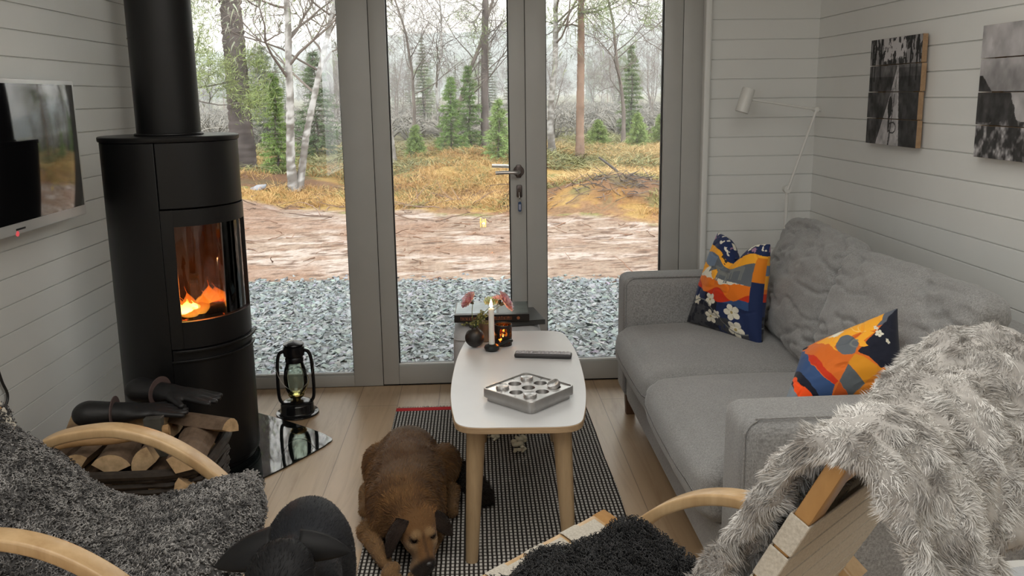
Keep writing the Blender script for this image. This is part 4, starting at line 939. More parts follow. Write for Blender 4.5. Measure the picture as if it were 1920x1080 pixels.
def petal_mat(name, c):
    t = NT(name); n = t.noise(t.obj(), 160, 2); t.base(t.ramp(n, [(0.3, (c[0] * 0.92, c[1] * 0.72, c[2] * 0.75, 1)), (0.7, (c[0], c[1], c[2], 1))])).set(Roughness=0.6); t.b.inputs['Subsurface Weight'].default_value = 0.7; t.b.inputs['Subsurface Scale'].default_value = 0.02; return t.m
M['petal'] = petal_mat('pink_carnation_petal', (1.0, 0.66, 0.66)); M['petal_pale'] = petal_mat('pale_green_petal', (0.62, 0.70, 0.42)); M['stem'] = simple('green_stem', (0.10, 0.14, 0.05), 0.5, var=0.2); M['leaf'] = simple('olive_leaves', (0.16, 0.17, 0.05), 0.5, var=0.4, nscale=60)
M['calyx'] = simple('dark_calyx', (0.03, 0.03, 0.02), 0.5)
base = np.array([0, 0, 0.076])
for k, (tip, ax, R, lb, mt) in enumerate((((-0.018, 0.02, 0.178), (-0.75, -0.25, 0.62), 0.030, 'single pink carnation leaning left out of the round black vase', 'petal'), ((0.118, 0.02, 0.168), (0.8, -0.15, 0.55), 0.034, 'larger pink carnation on the right, in front of the door post', 'petal'), ((0.100, 0.03, 0.180), (0.1, 0.1, 1.0), 0.024, 'smaller pink carnation just left of the larger one', 'petal'), ((0.066, 0.045, 0.165), (0.0, -0.3, 0.9), 0.022, 'pale green blossom hidden behind the candle flame', 'petal_pale'))):
    t = thing('carnation' if k < 3 else 'green_blossom', lb, 'flower', (VX, VY, TZ)); tip = np.array(tip); A = unit(ax)
    m = MB(); m.tube(spline([base - (0, 0, 0.03), base, base * 0.55 + tip * 0.45 + (0, 0, 0.004), tip - A * 0.018], 5), 0.0014, 6); m.build('stem', M['stem'], t)
    m = MB(); m.tube([tip - A * 0.022, tip - A * 0.014, tip - A * 0.002], [0.003, 0.0065, 0.0055], 8); m.build('calyx', M['calyx'], t)
    m = MB(); petals(m, tip - A * 0.004, A, R * 1.3, 11, k + 1, 5); m.build('petals', M[mt], t)
sp = thing('leafy_sprig', 'sprig of small olive green leaves in the round black vase', 'sprig', (VX, VY, TZ)); m = MB(); rg = np.random.default_rng(4); lf = MB()
for k in range(13):
    a = rg.uniform(0, 2 * PI); e = base + np.array([0.055 * math.cos(a) + 0.012, 0.035 * math.sin(a), rg.uniform(-0.01, 0.065)]) if k > 5 else base + np.array([rg.uniform(0.0, 0.075), rg.uniform(-0.02, 0.02), rg.uniform(0.02, 0.065)])
    P = spline([base, (base + e) / 2 + (0, 0, 0.012), e], 6); m.tube(P, 0.0008, 5)
    for p in P[3:]:
        for q in range(2):
            d = unit(rg.normal(size=3)); s_ = unit(np.cross(d, rg.normal(size=3))); L = rg.uniform(0.008, 0.014); lf.add([p, p + d * L * 0.5 + s_ * L * 0.24, p + d * L, p + d * L * 0.5 - s_ * L * 0.24], [[0, 1, 2, 3]])
m.build('stem', M['stem'], sp); lf.build('foliage', M['leaf'], sp)
# candle holder and candle
CX, CY = 0.052, 3.11
ch = thing('candle_holder', 'low round black iron candle holder with ring handle on the table', 'candle holder', (CX, CY, TZ))
m = MB(); m.lathe([(0, 0), (0.018, 0), (0.027, 0.006), (0.0295, 0.013), (0.027, 0.020), (0.017, 0.025), (0.0125, 0.027), (0.0115, 0.022), (0.0, 0.022)], n=32, cap=False); m.build('body', M['iron'], ch)
m = MB(); m.tube(spline([(0.022, 0.008, 0.018), (0.04, 0.02, 0.022), (0.062, 0.036, 0.026), (0.078, 0.052, 0.022)], 5), [0.006] * 16, 8); m.build('handle', M['iron'], ch)
cd_ = thing('candle', 'lit white taper candle standing in the black iron holder', 'candle', (CX, CY, TZ + 0.0225))
m = MB(); m.lathe([(0, 0), (0.0108, 0), (0.0105, 0.135), (0.0095, 0.141), (0.006, 0.138), (0, 0.137)], n=24, cap=False); m.build('wax', M['candle'], cd_)
m = MB(); m.tube([(0, 0, 0.136), (0.0005, 0, 0.144), (0.002, 0, 0.150)], 0.0009, 6); m.build('wick', M['gasket'], cd_)
t = NT('candle_flame'); t.N.remove(t.b); em = t.n('ShaderNodeEmission'); tc_ = t.n('ShaderNodeTexCoord'); sp_ = t.n('ShaderNodeSeparateXYZ'); t.l(tc_.outputs['Generated'], sp_.inputs[0])
t.l(t.ramp(sp_.outputs[2], [(0.0, (1.0, 0.45, 0.12, 1)), (0.35, (1.0, 0.85, 0.55, 1)), (1.0, (1.0, 0.9, 0.62, 1))]), em.inputs[0]); em.inputs[1].default_value = 5.0; t.l(em.outputs[0], t.out.inputs[0])
m = MB(); m.lathe([(0, 0.141), (0.004, 0.145), (0.0062, 0.152), (0.0055, 0.160), (0.003, 0.170), (0.0008, 0.177), (0, 0.178)], n=16, cap=False); m.build('flame', t.m, cd_)
l = bpy.data.lights.new('candle_glow', 'POINT'); l.energy = 0.35; l.color = (1.0, 0.55, 0.22); l.shadow_soft_size = 0.008; lo = bpy.data.objects.new('candle_glow', l); lo.location = (CX, CY, TZ + 0.19); COL.objects.link(lo)
# pierced tealight holder
th_ = thing('tealight_holder', 'dark pierced metal tealight holder glowing behind the candle', 'tealight holder', (0.098, 3.185, TZ))
R, H = 0.0335, 0.082; m = MB(); nu, nv = 60, 30; rg = np.random.default_rng(12); a = np.arange(nu) * 2 * PI / nu
V = [(R * math.cos(t), R * math.sin(t), 0.001 + H * j / (nv - 1)) for t in a for j in range(nv)]
leafs = [(rg.uniform(0, 60), rg.uniform(6, 23), rg.uniform(-0.6, 0.6)) for _ in range(34)]; F = []
for i in range(nu):
    for j in range(nv - 1):
        hole = False
        for (ci, cj, an) in leafs:
            dx = ((i - ci + 30) % 60) - 30; dy = (j - cj) * 0.8; x = dx * math.cos(an) + dy * math.sin(an); y = -dx * math.sin(an) + dy * math.cos(an)
            if (x / 1.0) ** 2 + (y / 2.6) ** 2 < 1: hole = True; break
        if not hole: F.append([i * nv + j, ((i + 1) % nu) * nv + j, ((i + 1) % nu) * nv + j + 1, i * nv + j + 1])
m.add(V, F); m.lathe([(0, 0.0), (R, 0.0), (R, 0.004), (0, 0.004)], n=30, cap=False); o = m.build('pierced_shade', simple('dark_bronze_sheet', (0.035, 0.028, 0.025), 0.35, 0.6), th_); s = o.modifiers.new('solid', 'SOLIDIFY'); s.thickness = 0.0012
M['amber'] = glassy('amber_glass', (0.85, 0.42, 0.12, 1))
m = MB(); m.lathe([(0.029, 0.005), (0.029, 0.075)], n=30, cap=False); m.build('amber_glass', M['amber'], th_)
tl = thing('tealight', 'small tealight candle burning inside the pierced metal holder', 'candle', (0.098, 3.185, TZ + 0.0045)); m = MB(); m.lathe([(0, 0), (0.019, 0), (0.019, 0.016), (0.0175, 0.016), (0.0175, 0.012), (0, 0.012)], n=24, cap=False); m.build('wax_cup', M['candle'], tl)
m = MB(); m.lathe([(0, 0.014), (0.004, 0.018), (0.0045, 0.024), (0.001, 0.036), (0, 0.037)], n=12, cap=False); m.build('flame', t.m, tl)
l = bpy.data.lights.new('tealight_glow', 'POINT'); l.energy = 0.25; l.color = (1.0, 0.45, 0.12); l.shadow_soft_size = 0.006; lo = bpy.data.objects.new('tealight_glow', l); lo.location = (0.098, 3.185, TZ + 0.04); COL.objects.link(lo)
# brown glass tumbler behind candle
M['brown_pot'] = simple('tan_stoneware', (0.22, 0.15, 0.10), 0.5, var=0.2); br_ = thing('stoneware_cup', 'tan brown stoneware cup between the round vase and the candle', 'cup', (0.030, 3.245, TZ)); m = MB(); m.lathe([(0, 0), (0.022, 0), (0.026, 0.004), (0.0285, 0.075), (0.0265, 0.075), (0.024, 0.008), (0, 0.008)], n=30, cap=False); m.build('body', M['brown_pot'], br_)
# remote control
M['remote'] = simple('dark_grey_plastic', (0.03, 0.028, 0.03), 0.4); M['button'] = simple('light_grey_rubber', (0.42, 0.40, 0.42), 0.5, var=0.1); M['remote_top'] = simple('grey_remote_face', (0.20, 0.19, 0.20), 0.35)
rm = thing('remote_control', 'slim dark remote control with grey buttons on the white table', 'remote control', (0.238, 3.010, TZ), math.radians(-10.5))
m = MB(); m.bb(-0.105, 0.105, -0.022, 0.022, 0.001, 0.017, 0.006, 3); m.build('casing', M['remote'], rm); m = MB(); m.bb(-0.100, 0.100, -0.018, 0.018, 0.0165, 0.0178, 0.0005); m.build('face', M['remote_top'], rm)
for i in range(13):
    for j in range(3):
        if i == 0 and j != 1 or i in (4,): continue
        m = MB(); x = -0.088 + i * 0.0148; m.bb(x - 0.0045, x + 0.0045, -0.0125 + j * 0.0125 - 0.0036, -0.0125 + j * 0.0125 + 0.0036, 0.0175, 0.0198, 0.001)
        o = m.build('button', M['button'], rm)
# tic-tac-toe style metal candle tray
M['alu'] = simple('cast_aluminium', (0.62, 0.61, 0.60), 0.3, 0.9, var=0.12, nscale=14, bump=0.06, bscale=60); M['alu_rough'] = simple('scratched_aluminium_disc', (0.50, 0.49, 0.48), 0.38, 0.9, var=0.25, nscale=120)
M['alu_dark'] = simple('dull_aluminium_cup', (0.22, 0.215, 0.21), 0.35, 0.9, var=0.2, nscale=40); M['alu_side'] = simple('brushed_aluminium_side', (0.46, 0.45, 0.44), 0.42, 0.85, var=0.15, nscale=10)
ty = thing('metal_tray', 'square cast aluminium tray with nine round cups on the coffee table', 'tray', (0.156, 2.575, TZ), math.radians(45))
S = 0.212; m = MB(); m.sweep([(0, 0, 0.0005), (0, 0, 0.014)], rrect(S * 0.92, S * 0.92, 0.018), (0, 1, 0)); m.build('foot', M['alu_side'], ty)
m = MB(); o_, i_ = rrect(S, S, 0.02, 5), rrect(S - 0.012, S - 0.012, 0.015, 5); n = len(o_)
V = [(x, y, 0.014) for x, y in o_] + [(x, y, 0.039) for x, y in o_] + [(x * 0.985, y * 0.985, 0.0412) for x, y in o_] + [(x, y, 0.0412) for x, y in i_] + [(x, y, 0.0370) for x, y in i_]
F = [[a_ * n + k, a_ * n + (k + 1) % n, (a_ + 1) * n + (k + 1) % n, (a_ + 1) * n + k] for a_ in range(4) for k in range(n)] + [list(range(n))[::-1]]; m.add(V, F); m.build('rim', M['alu_side'], ty)
m = MB(); pit = 0.058; hr = 0.0215; n = 32
for i in (-1, 0, 1):
    for j in (-1, 0, 1):
        c = np.array([i * pit, j * pit]); V = []; hx = [pit / 2, pit / 2]
        lo_x = -pit / 2 if i > -1 else -(S / 2 - 0.006 - pit); hi_x = pit / 2 if i < 1 else (S / 2 - 0.006 - pit); lo_y = -pit / 2 if j > -1 else -(S / 2 - 0.006 - pit); hi_y = pit / 2 if j < 1 else (S / 2 - 0.006 - pit)
        angs = [2 * PI * (k + 0.5) / n for k in range(n)]
        for a_ in angs:
            dx, dy = math.cos(a_), math.sin(a_); tx = (hi_x if dx > 0 else lo_x) / dx; tyy = (hi_y if dy > 0 else lo_y) / dy; k = min(tx, tyy); V.append((c[0] + dx * k, c[1] + dy * k, 0.0372))
        # snap to corners
        for q, (sx_, sy_) in ((n // 8, (hi_x, hi_y)), (3 * n // 8, (lo_x, hi_y)), (5 * n // 8, (lo_x, lo_y)), (7 * n // 8, (hi_x, lo_y))):
            V[q] = (c[0] + sx_, c[1] + sy_, 0.0372)
        V += [(c[0] + hr * math.cos(a_), c[1] + hr * math.sin(a_), 0.0372) for a_ in angs]
        m.add(V, [[k, (k + 1) % n, n + (k + 1) % n, n + k] for k in range(n)])
m.build('top_plate', M['alu'], ty, smooth=False)
for i in (-1, 0, 1):
    for j in (-1, 0, 1):
        m = MB(); m.lathe([(hr + 0.0002, 0.0372), (hr - 0.0015, 0.035), (hr - 0.003, 0.025), (0.012, 0.019), (0, 0.018)], (i * pit, j * pit, 0), 32, cap=False); m.build('cup', M['alu_dark'], ty)
dl = {(-1, 1): 'steel disc in the left corner cup of the aluminium tray', (1, 1): 'steel disc in the far corner cup of the aluminium tray', (-1, -1): 'steel disc in the near corner cup of the aluminium tray', (1, -1): 'tilted steel disc in the right corner cup of the aluminium tray'}
for (i, j), lb in dl.items():
    w = rotm(0, 0, math.radians(45)) @ np.array([i * pit, j * pit, 0]); tilt = (i, j) == (1, -1)
    m = MB(); m.lathe([(0, 0), (0.0195, 0), (0.0205, 0.001), (0.0205, 0.012), (0.0195, 0.0132), (0.018, 0.0122), (0, 0.0122)], n=32, cap=False); o = m.build('steel_disc', M['alu_rough'])
    o.location = (0.156 + w[0], 2.575 + w[1], TZ + (0.040 if tilt else 0.0335)); o.rotation_euler = (math.radians(14), math.radians(-22), 0) if tilt else (0, 0, 0); tag(o, lb, 'disc')

# ------------------------------------------------------------------ rug
def rug_mat():
    t = NT('black_white_woven_rug'); tc = t.n('ShaderNodeTexCoord'); sp = t.n('ShaderNodeSeparateXYZ')
    nz = t.n('ShaderNodeTexNoise'); nz.inputs['Scale'].default_value = 30; t.l(tc.outputs['Object'], nz.inputs['Vector'])
    mx = t.n('ShaderNodeMix'); mx.data_type = 'VECTOR'; mx.inputs[0].default_value = 0.003; t.l(tc.outputs['Object'], mx.inputs[4]); t.l(nz.outputs['Color'], mx.inputs[5]); t.l(mx.outputs[1], sp.inputs[0])
    fx = t.math('FRACT', t.math('DIVIDE', sp.outputs[0], 0.0142)); fy = t.math('FRACT', t.math('DIVIDE', sp.outputs[1], 0.0195))
    wx = t.math('GREATER_THAN', fx, 0.46); wy = t.math('GREATER_THAN', fy, 0.27); w = t.math('MULTIPLY', wx, wy)
    n = t.noise(tc.outputs['Object'], 500, 2); wc = t.ramp(n, [(0.3, (0.42, 0.40, 0.37, 1)), (0.7, (0.72, 0.70, 0.66, 1))]); bc = t.ramp(n, [(0.3, (0.014, 0.012, 0.011, 1)), (0.7, (0.045, 0.038, 0.034, 1))])
    c = t.mix(w, bc, wc); red = t.math('GREATER_THAN', sp.outputs[1], 0.862); c = t.mix(red, c, (0.62, 0.045, 0.05, 1))
    t.base(c).set(Roughness=0.95); t.b.inputs['Specular IOR Level'].default_value = 0.1; t.bump(t.math('ADD', w, n), 0.5, 0.002); return t.m
M['rug'] = rug_mat(); rug = thing('woven_rug', 'black and white checked woven rug with a red end band', 'rug', (0.056, 2.84, 0))
nx, ny = 60, 150; X, Y = np.meshgrid(np.linspace(-0.433, 0.433, nx), np.linspace(-1.05, 0.903, ny), indexing='ij'); P = np.stack([X.ravel(), Y.ravel()], 1)
edge = np.clip((np.abs(X.ravel()) - 0.30) / 0.13, 0, 1); Z = 0.0045 + 0.0012 * (fbm(P, 3, 2, 3) - 0.5) + edge * 0.004 * (vnoise(P, 5, 6) > 0.5) * vnoise(P, 9, 9)
Xw = X.ravel() + 0.006 * (vnoise(P * (0, 1), 4, 2) - 0.5); V, F, _ = sheet(np.stack([Xw, Y.ravel(), Z], 1).reshape(nx, ny, 3), 0.004); link('weave', mesh_data('weave', V, F, M['rug']), rug)
m = MB(); rg = np.random.default_rng(1)
for k in range(110):
    x = -0.428 + 0.856 * k / 109; m.tube([(x, 0.900, 0.005), (x + rg.normal() * 0.002, 0.915, 0.004), (x + rg.normal() * 0.003, 0.928, 0.0022)], 0.0014, 5)
M['fringe'] = simple('rug_fringe_thread', (0.20, 0.15, 0.13), 0.9); f_ = m.build('fringe', M['fringe'], rug); tag(f_, kind='stuff')
# chewed toy stuffing
M['stuffing'] = simple('cream_polyester_wadding', (0.78, 0.72, 0.55), 0.9, var=0.1, nscale=80, bump=0.6, bscale=200)
for k, (x, y, s, lb) in enumerate(((0.155, 3.285, 0.030, 'larger cream tuft of chewed stuffing on the rug under the table'), (0.060, 3.345, 0.020, 'smaller cream tuft of stuffing beside the left table leg'), (0.162, 3.215, 0.021, 'cream stuffing scrap nearest the viewer under the table'))):
    rgs = np.random.default_rng(k + 30); bl = [(rgs.normal(size=3) * s * 0.55, s * rgs.uniform(0.25, 0.5)) for _ in range(11)]
    def f(P):
        d = 1e9
        for c_, r_ in bl: d = np.minimum(d, np.linalg.norm(P - c_ * (1, 1.3, 0.5), axis=1) - r_) if np.isscalar(d) else smin(d, np.linalg.norm(P - c_ * (1, 1.3, 0.5), axis=1) - r_, 0.004)
        return d + 0.004 * (fbm(P, 120, 2, k) - 0.5)
    V, F = surfnet(f, (-2.5 * s,) * 3, (2.5 * s,) * 3, s / 9); V[:, 2] *= 0.7; V[:, 2] -= V[:, 2].min(); o = link('stuffing_tuft', mesh_data('stuffing_tuft', V, F, M['stuffing'])); o.location = (x, y, 0.0078); tag(o, lb, 'stuffing')
# round side stool at the bottom right corner
st = thing('round_stool', 'round pale stool with grey seat pad at the bottom right corner', 'stool', (1.10, 1.345, 0))
m = MB(); m.lathe([(0, 0.425), (0.20, 0.425), (0.218, 0.432), (0.22, 0.445), (0.216, 0.452), (0.185, 0.452), (0, 0.452)], n=48, cap=False); m.build('seat', M['white_metal'], st)
m = MB(); m.lathe([(0, 0.452), (0.180, 0.452), (0.183, 0.457), (0.178, 0.462), (0, 0.463)], n=48, cap=False); m.build('pad', M['pouf'], st)
for k in range(3):
    a = k * 2 * PI / 3 + 0.5; m = MB(); m.tube([(0.10 * math.cos(a), 0.10 * math.sin(a), 0.428), (0.155 * math.cos(a), 0.155 * math.sin(a), 0.0)], [0.016, 0.011], 14); m.build('leg', M['birch'], st)
# ------------------------------------------------------------------ bentwood lounge chairs
M['web'] = NT('linen_webbing'); _t = M['web']; _f = _t.noise(_t.obj((1, 1, 1)), 220, 2, 0.7); _t.base(_t.ramp(_f, [(0.3, (0.44, 0.40, 0.33, 1)), (0.7, (0.62, 0.58, 0.50, 1))])).set(Roughness=0.7); _t.bump(_f, 0.2, 0.001); M['web'] = _t.m
M['honey'] = wood('honey_birch', (0.34, 0.17, 0.055), (0.48, 0.27, 0.10), (1, 1, 0.3), 0.35)
SEATP = [(-0.006, 0.432), (-0.10, 0.412), (-0.22, 0.384), (-0.34, 0.362), (-0.43, 0.366), (-0.49, 0.405), (-0.545, 0.49), (-0.62, 0.635), (-0.70, 0.80), (-0.775, 0.955)]
ARMP = [(-0.60, 0.50), (-0.52, 0.553), (-0.43, 0.574), (-0.34, 0.574), (-0.24, 0.540), (-0.14, 0.470), (-0.06, 0.375), (-0.02, 0.26), (-0.02, 0.14), (-0.05, 0.05), (-0.11, 0.0145), (-0.25, 0.0135), (-0.60, 0.0135)]
def make_chair(name, label, loc, rz, group=None, HW=0.225, AW=0.275):
    t = thing(name, label, 'armchair', loc, rz, group)
    P2 = spline([(x, z) for x, z in SEATP], 8); sec = rrect(0.045, 0.024, 0.004, 2)
    S = np.concatenate([[0], np.cumsum(np.linalg.norm(np.diff(P2, axis=0), axis=1))])
    for s in (-1, 1):
        m = MB(); m.sweep([(x, s * HW, z) for x, z in P2], sec, (0, 0, 1) if False else np.array([0.3, 0, 1.0])); m.build('side_rail', M['honey'], t)
        A2 = spline([(x, 0, z) for x, z in ARMP], 8); A2[:, 1] = s * AW; m = MB()
        n = len(A2); T = np.gradient(A2, axis=0); V = []; q = rrect(0.052, 0.026, 0.006, 3)
        for i in range(n):
            tt = unit(T[i]); nn = np.cross(tt, (0, 1, 0)); V.append(A2[i] + np.array([a * np.array([0, 1, 0]) + b * nn for a, b in q]))
        k = len(q); m.add(np.vstack(V), [[i * k + j, i * k + (j + 1) % k, (i + 1) * k + (j + 1) % k, (i + 1) * k + j] for i in range(n - 1) for j in range(k)] + [list(range(k))[::-1], [(n - 1) * k + j for j in range(k)]])
        m.build('arm', M['birch'], t)
    def at(s):
        i = min(len(S) - 2, max(0, np.searchsorted(S, s) - 1)); f = (s - S[i]) / (S[i + 1] - S[i]); p = P2[i] + (P2[i + 1] - P2[i]) * f; d = unit(P2[i + 1] - P2[i]); return p, d
    for nm, s in (('front_bar', 0.02), ('top_bar', S[-1] - 0.022)):
        p, d = at(s); m = MB(); R = np.stack([np.array([d[0], 0, d[1]]), np.array([0, 1, 0]), np.array([-d[1], 0, d[0]])], 1); m.box((p[0], 0, p[1]), (0.042, 2 * HW + 0.044, 0.023), R, 0.005); m.build(nm, M['birch'] if nm == 'front_bar' else M['honey'], t)
    m = MB(); m.bb(-0.60, -0.57, -AW, AW, 0.0, 0.026, 0.004); m.bb(-0.47, -0.43, -AW + 0.02, AW - 0.02, 0.335, 0.352, 0.003); m.build('stretcher', M['birch'], t)
    # webbing: straps across wrapped round the rails, straps along in front, over-under
    sw, pitch = 0.056, 0.0605; s0 = 0.062; nc = int((S[-1] - 0.075 - s0) / pitch); c = MB(); lo = MB(); th = 0.003
    for i in range(nc):
        p, d = at(s0 + (i + 0.5) * pitch); R = np.stack([np.array([d[0], 0, d[1]]), np.array([0, 1, 0]), np.array([-d[1], 0, d[0]])], 1)
        for sg in (-1, 1): c.box(np.array([p[0], 0, p[1]]) + R[:, 2] * sg * 0.0135, (sw, 2 * HW + 0.05, th), R, 0.0012, 1)
        for sg in (-1, 1): c.box(np.array([p[0], sg * (HW + 0.0245), p[1]]), (sw, th, 0.030), R, 0.0012, 1)
    nl = 7; lp = (2 * HW - 0.05) / nl
    for j in range(nl):
        y = -HW + 0.025 + (j + 0.5) * lp
        P = []; N = 8 * nc
        for i in range(N + 1):
            s = s0 - 0.05 + (S[-1] - 0.03 - (s0 - 0.05)) * i / N; p, d = at(s); k = (s - s0) / pitch; o = 0.0135 + 0.003 * math.cos(PI * (math.floor(k) + j)) * 1.0
            P.append(np.array([p[0], y, p[1]]) + np.array([d[1], 0, -d[0]]) * o)
        Rf = P[0]; P = [Rf + (0.012, 0, -0.030), Rf + (0.0135, 0, -0.012), Rf + (0.009, 0, -0.0005)] + P
        lo.sweep(P, rrect(lp * 0.93, 0.0026, 0.001, 1), (0, 0, 1) if False else np.array([0.3, 0, 1.0]))
    w = MB()
    for mm in (c, lo):
        V, F, C = mm.arrays()
        for f in F: pass
        w.add(V, [list(r) for f in F for r in f])
    o = w.build('webbing', M['web'], t, angle=35); return t
LC = (-0.575, 1.84, 0.0); make_chair('lounge_chair', 'bentwood lounge chair on the left under a curly grey sheepskin', LC, math.radians(0))
RC = (0.10, 1.70, 0.0); RR = math.radians(132)
make_chair('lounge_chair', 'bentwood lounge chair seen from behind on the right, under a shaggy throw', RC, RR)

M['wool_base'] = attrmat('wool_pile', 0.95, 0.1, 0.2)
def drape(prof, half, side_drop, nu, nv, seed, width_fn=None, y0=0.0, noise=0.012, skew=None):
    """prof list of (x,z), swept laterally; returns grid (nu,nv,3)"""
    P = spline(prof, 10); S = np.concatenate([[0], np.cumsum(np.linalg.norm(np.diff(P, axis=0), axis=1))]); s = np.linspace(0, S[-1], nu)
    X = np.interp(s, S, P[:, 0]); Z = np.interp(s, S, P[:, 1]); T = np.stack([np.gradient(X), np.gradient(Z)], 1); T /= np.linalg.norm(T, axis=1)[:, None]; Nn = np.stack([-T[:, 1], T[:, 0]], 1)
    v = np.linspace(-1, 1, nv); G = np.zeros((nu, nv, 3)); w = np.array([half * (width_fn(i / (nu - 1)) if width_fn else 1) for i in range(nu)])
    for j, t in enumerate(v):
        d = np.array([side_drop(i / (nu - 1), t) for i in range(nu)])
        G[:, j, 0] = X - Nn[:, 0] * d; G[:, j, 2] = Z - Nn[:, 1] * d; G[:, j, 1] = y0 + w * t
        if skew is not None:
            k = np.array([skew(i / (nu - 1), t) for i in range(nu)]); G[:, j] += k
    flat = G.reshape(-1, 3); n = (fbm(flat, 7, 3, seed) - 0.5) * noise * 2; NN = vnormals(flat, grid_faces(nu, nv)); return (flat + NN * n[:, None]).reshape(nu, nv, 3)
def woolly(name, label, cat, grid, loc, rz, n, mk, thick=0.02, up=-1, back=0.25):
    V, F, _ = sheet(grid, thick)
    N = vnormals(V, F); 
    return V, F
def to_sheep(name, label, grid, loc, rz, ncurl, dark, light, R=0.0045, L=0.020, w=0.0042, seed=1, thick=0.022, lean_w=(0, 0, 0), cam_side=None, sc=26):
    V, F, _ = sheet(grid, thick); P, N, _i = sample_surf(V, F, ncurl)
    tone = np.clip(0.5 + 1.6 * (fbm(P, 6, 3, seed) - 0.5) + 1.1 * (vnoise(P, sc * 2.2, seed + 2) - 0.5) + 0.5 * RNG.normal(size=len(P)) * 0.4, 0, 1)[:, None]
    col = np.array(dark) + (np.array(light) - np.array(dark)) * tone
    t = thing(name, label, 'sheepskin', loc, rz); cb = np.tile(np.array(dark) * 0.55 + np.array(light) * 0.12, (len(V), 1))
    link('hide', mesh_data('hide', V, F, M['wool_base'], True, cb), t)
    cl = P + 0.006 * np.stack([vnoise(P, 70, 3) - 0.5, vnoise(P, 70, 4) - 0.5, vnoise(P, 70, 5) - 0.5], 1)
    lean = 0.7 * np.stack([vnoise(P, 14, 31) - 0.5, vnoise(P, 14, 32) - 0.5, vnoise(P, 14, 33) - 0.5], 1) * 2
    CV, CF, CC = curls(cl, N, RNG.uniform(0.9, 1.9, ncurl), RNG.uniform(0.6, 1.3, ncurl) * R, RNG.uniform(0.7, 1.3, ncurl) * L, w, col, 7, lean)
    o = link('wool', mesh_data('wool', CV, CF, M['wool_base'], True, CC), t); tag(o, kind='stuff'); return t
# left chair: curly grey sheepskin (local frame of the chair)
LP = [(-0.90, 0.965), (-0.84, 0.91), (-0.76, 0.83), (-0.68, 0.73), (-0.60, 0.635), (-0.52, 0.555), (-0.44, 0.485), (-0.35, 0.435), (-0.25, 0.415), (-0.15, 0.435), (-0.07, 0.468), (-0.01, 0.478), (0.025, 0.445), (0.035, 0.40)]
def ldrop(u, t): 
    a = abs(t); return 0.05 * a ** 4 * (1 if u > 0.55 else 0.6) + 0.02 * math.sin(6 * u + t * 2) * a
def lskew(u, t): return np.array([0.0, 0.0, -0.10 * max(0, t - 0.55) * (0.35 < u < 0.8)])
g = drape(LP, 0.285, ldrop, 90, 46, 3, lambda u: 0.78 + 0.24 * min(1.0, max(0.0, (u - 0.18) / 0.35)), 0.0, 0.016, lskew)
to_sheep('sheepskin', 'curly grey sheepskin draped over the left lounge chair', g, LC, 0, 34000, (0.060, 0.058, 0.058), (0.44, 0.425, 0.41), R=0.0032, L=0.019, w=0.0040, seed=5)
# right chair: black sheepskin on the seat
RP = [(-0.085, 0.425), (-0.10, 0.438), (-0.15, 0.436), (-0.21, 0.420), (-0.31, 0.395), (-0.41, 0.39), (-0.47, 0.425), (-0.52, 0.50)]
g = drape(RP, 0.172, lambda u, t: 0.035 * abs(t) ** 4, 60, 46, 8, None, 0.022, 0.016, lambda u, t: np.array([(0.03 + 0.10 * t if t < 0 else 0.03 - 0.045 * t) * (1 - u) ** 1.5, 0, 0.010 - 0.012 * t]))
to_sheep('sheepskin', 'black sheepskin lying on the seat of the right lounge chair', g, RC, RR, 26000, (0.006, 0.006, 0.0065), (0.050, 0.050, 0.052), R=0.0034, L=0.028, w=0.0030, seed=9)
# shaggy throw over the right chair's back
TP = [(-0.40, 0.470), (-0.47, 0.515), (-0.55, 0.61), (-0.625, 0.745), (-0.69, 0.885), (-0.735, 0.958), (-0.775, 0.982), (-0.812, 0.962), (-0.838, 0.905), (-0.852, 0.85), (-0.860, 0.80)]
def tdrop(u, t): return 0.06 * max(0, -t) ** 3 + 0.02 * max(0, t) ** 3 + 0.014 * math.sin(t * 9 + u * 3) * (0.3 + abs(u - 0.5))
def tskew(u, t):
    b = max(0.0, (u - 0.55) / 0.45); a = max(0.0, (0.42 - u) / 0.42)
    return np.array([-0.04 * b * b, -0.02 * b + 0.03 * a, -0.035 * b * max(0, -t) - 0.05 * b * max(0, t)])
g = drape(TP, 0.252, tdrop, 100, 70, 21, lambda u: 1.0 + 0.04 * max(0, u - 0.5), 0.0, 0.012, tskew)
V, F, _ = sheet(g, 0.022); N0 = vnormals(V, F)
rows = fbm(V, 11, 3, 77); lump = np.clip(1.15 - np.abs(np.sin(V[:, 1] * 62 + 5 * rows)) * 0.8 - 0.25 * np.abs(np.sin(V[:, 2] * 55 + 6 * rows)), 0, 1)
V = V + N0 * (0.006 * lump + 0.020 * (vnoise(V, 42, 9) - 0.4))[:, None]
thr = thing('shaggy_throw', 'light grey shaggy faux fur throw draped over the right chair back', 'throw', RC, RR)
link('backing', mesh_data('backing', V, F, M['wool_base'], True, np.array((0.42, 0.40, 0.375)) * (0.45 + 0.9 * fbm(V, 90, 2, 5))[:, None]), thr)
nh = 210000; P, N, _i = sample_surf(V, F, nh - 9000); rim = np.where(np.abs(np.tile(np.linspace(-1, 1, 70), 100)) > 0.93, 1.0, 0.0); rim = np.concatenate([rim, rim]); P2_, N2_, _j = sample_surf(V, F, 9000, rim + 1e-4); P = np.vstack([P, P2_]); N = np.vstack([N, N2_])
def clump_dirs(P, N, sc, amt, seed):
    c = np.stack([vnoise(P, sc, seed + k) - 0.5 for k in range(3)], 1) * 2; d = N * 0.75 + c * amt + np.array([0, 0, -0.35]); return d
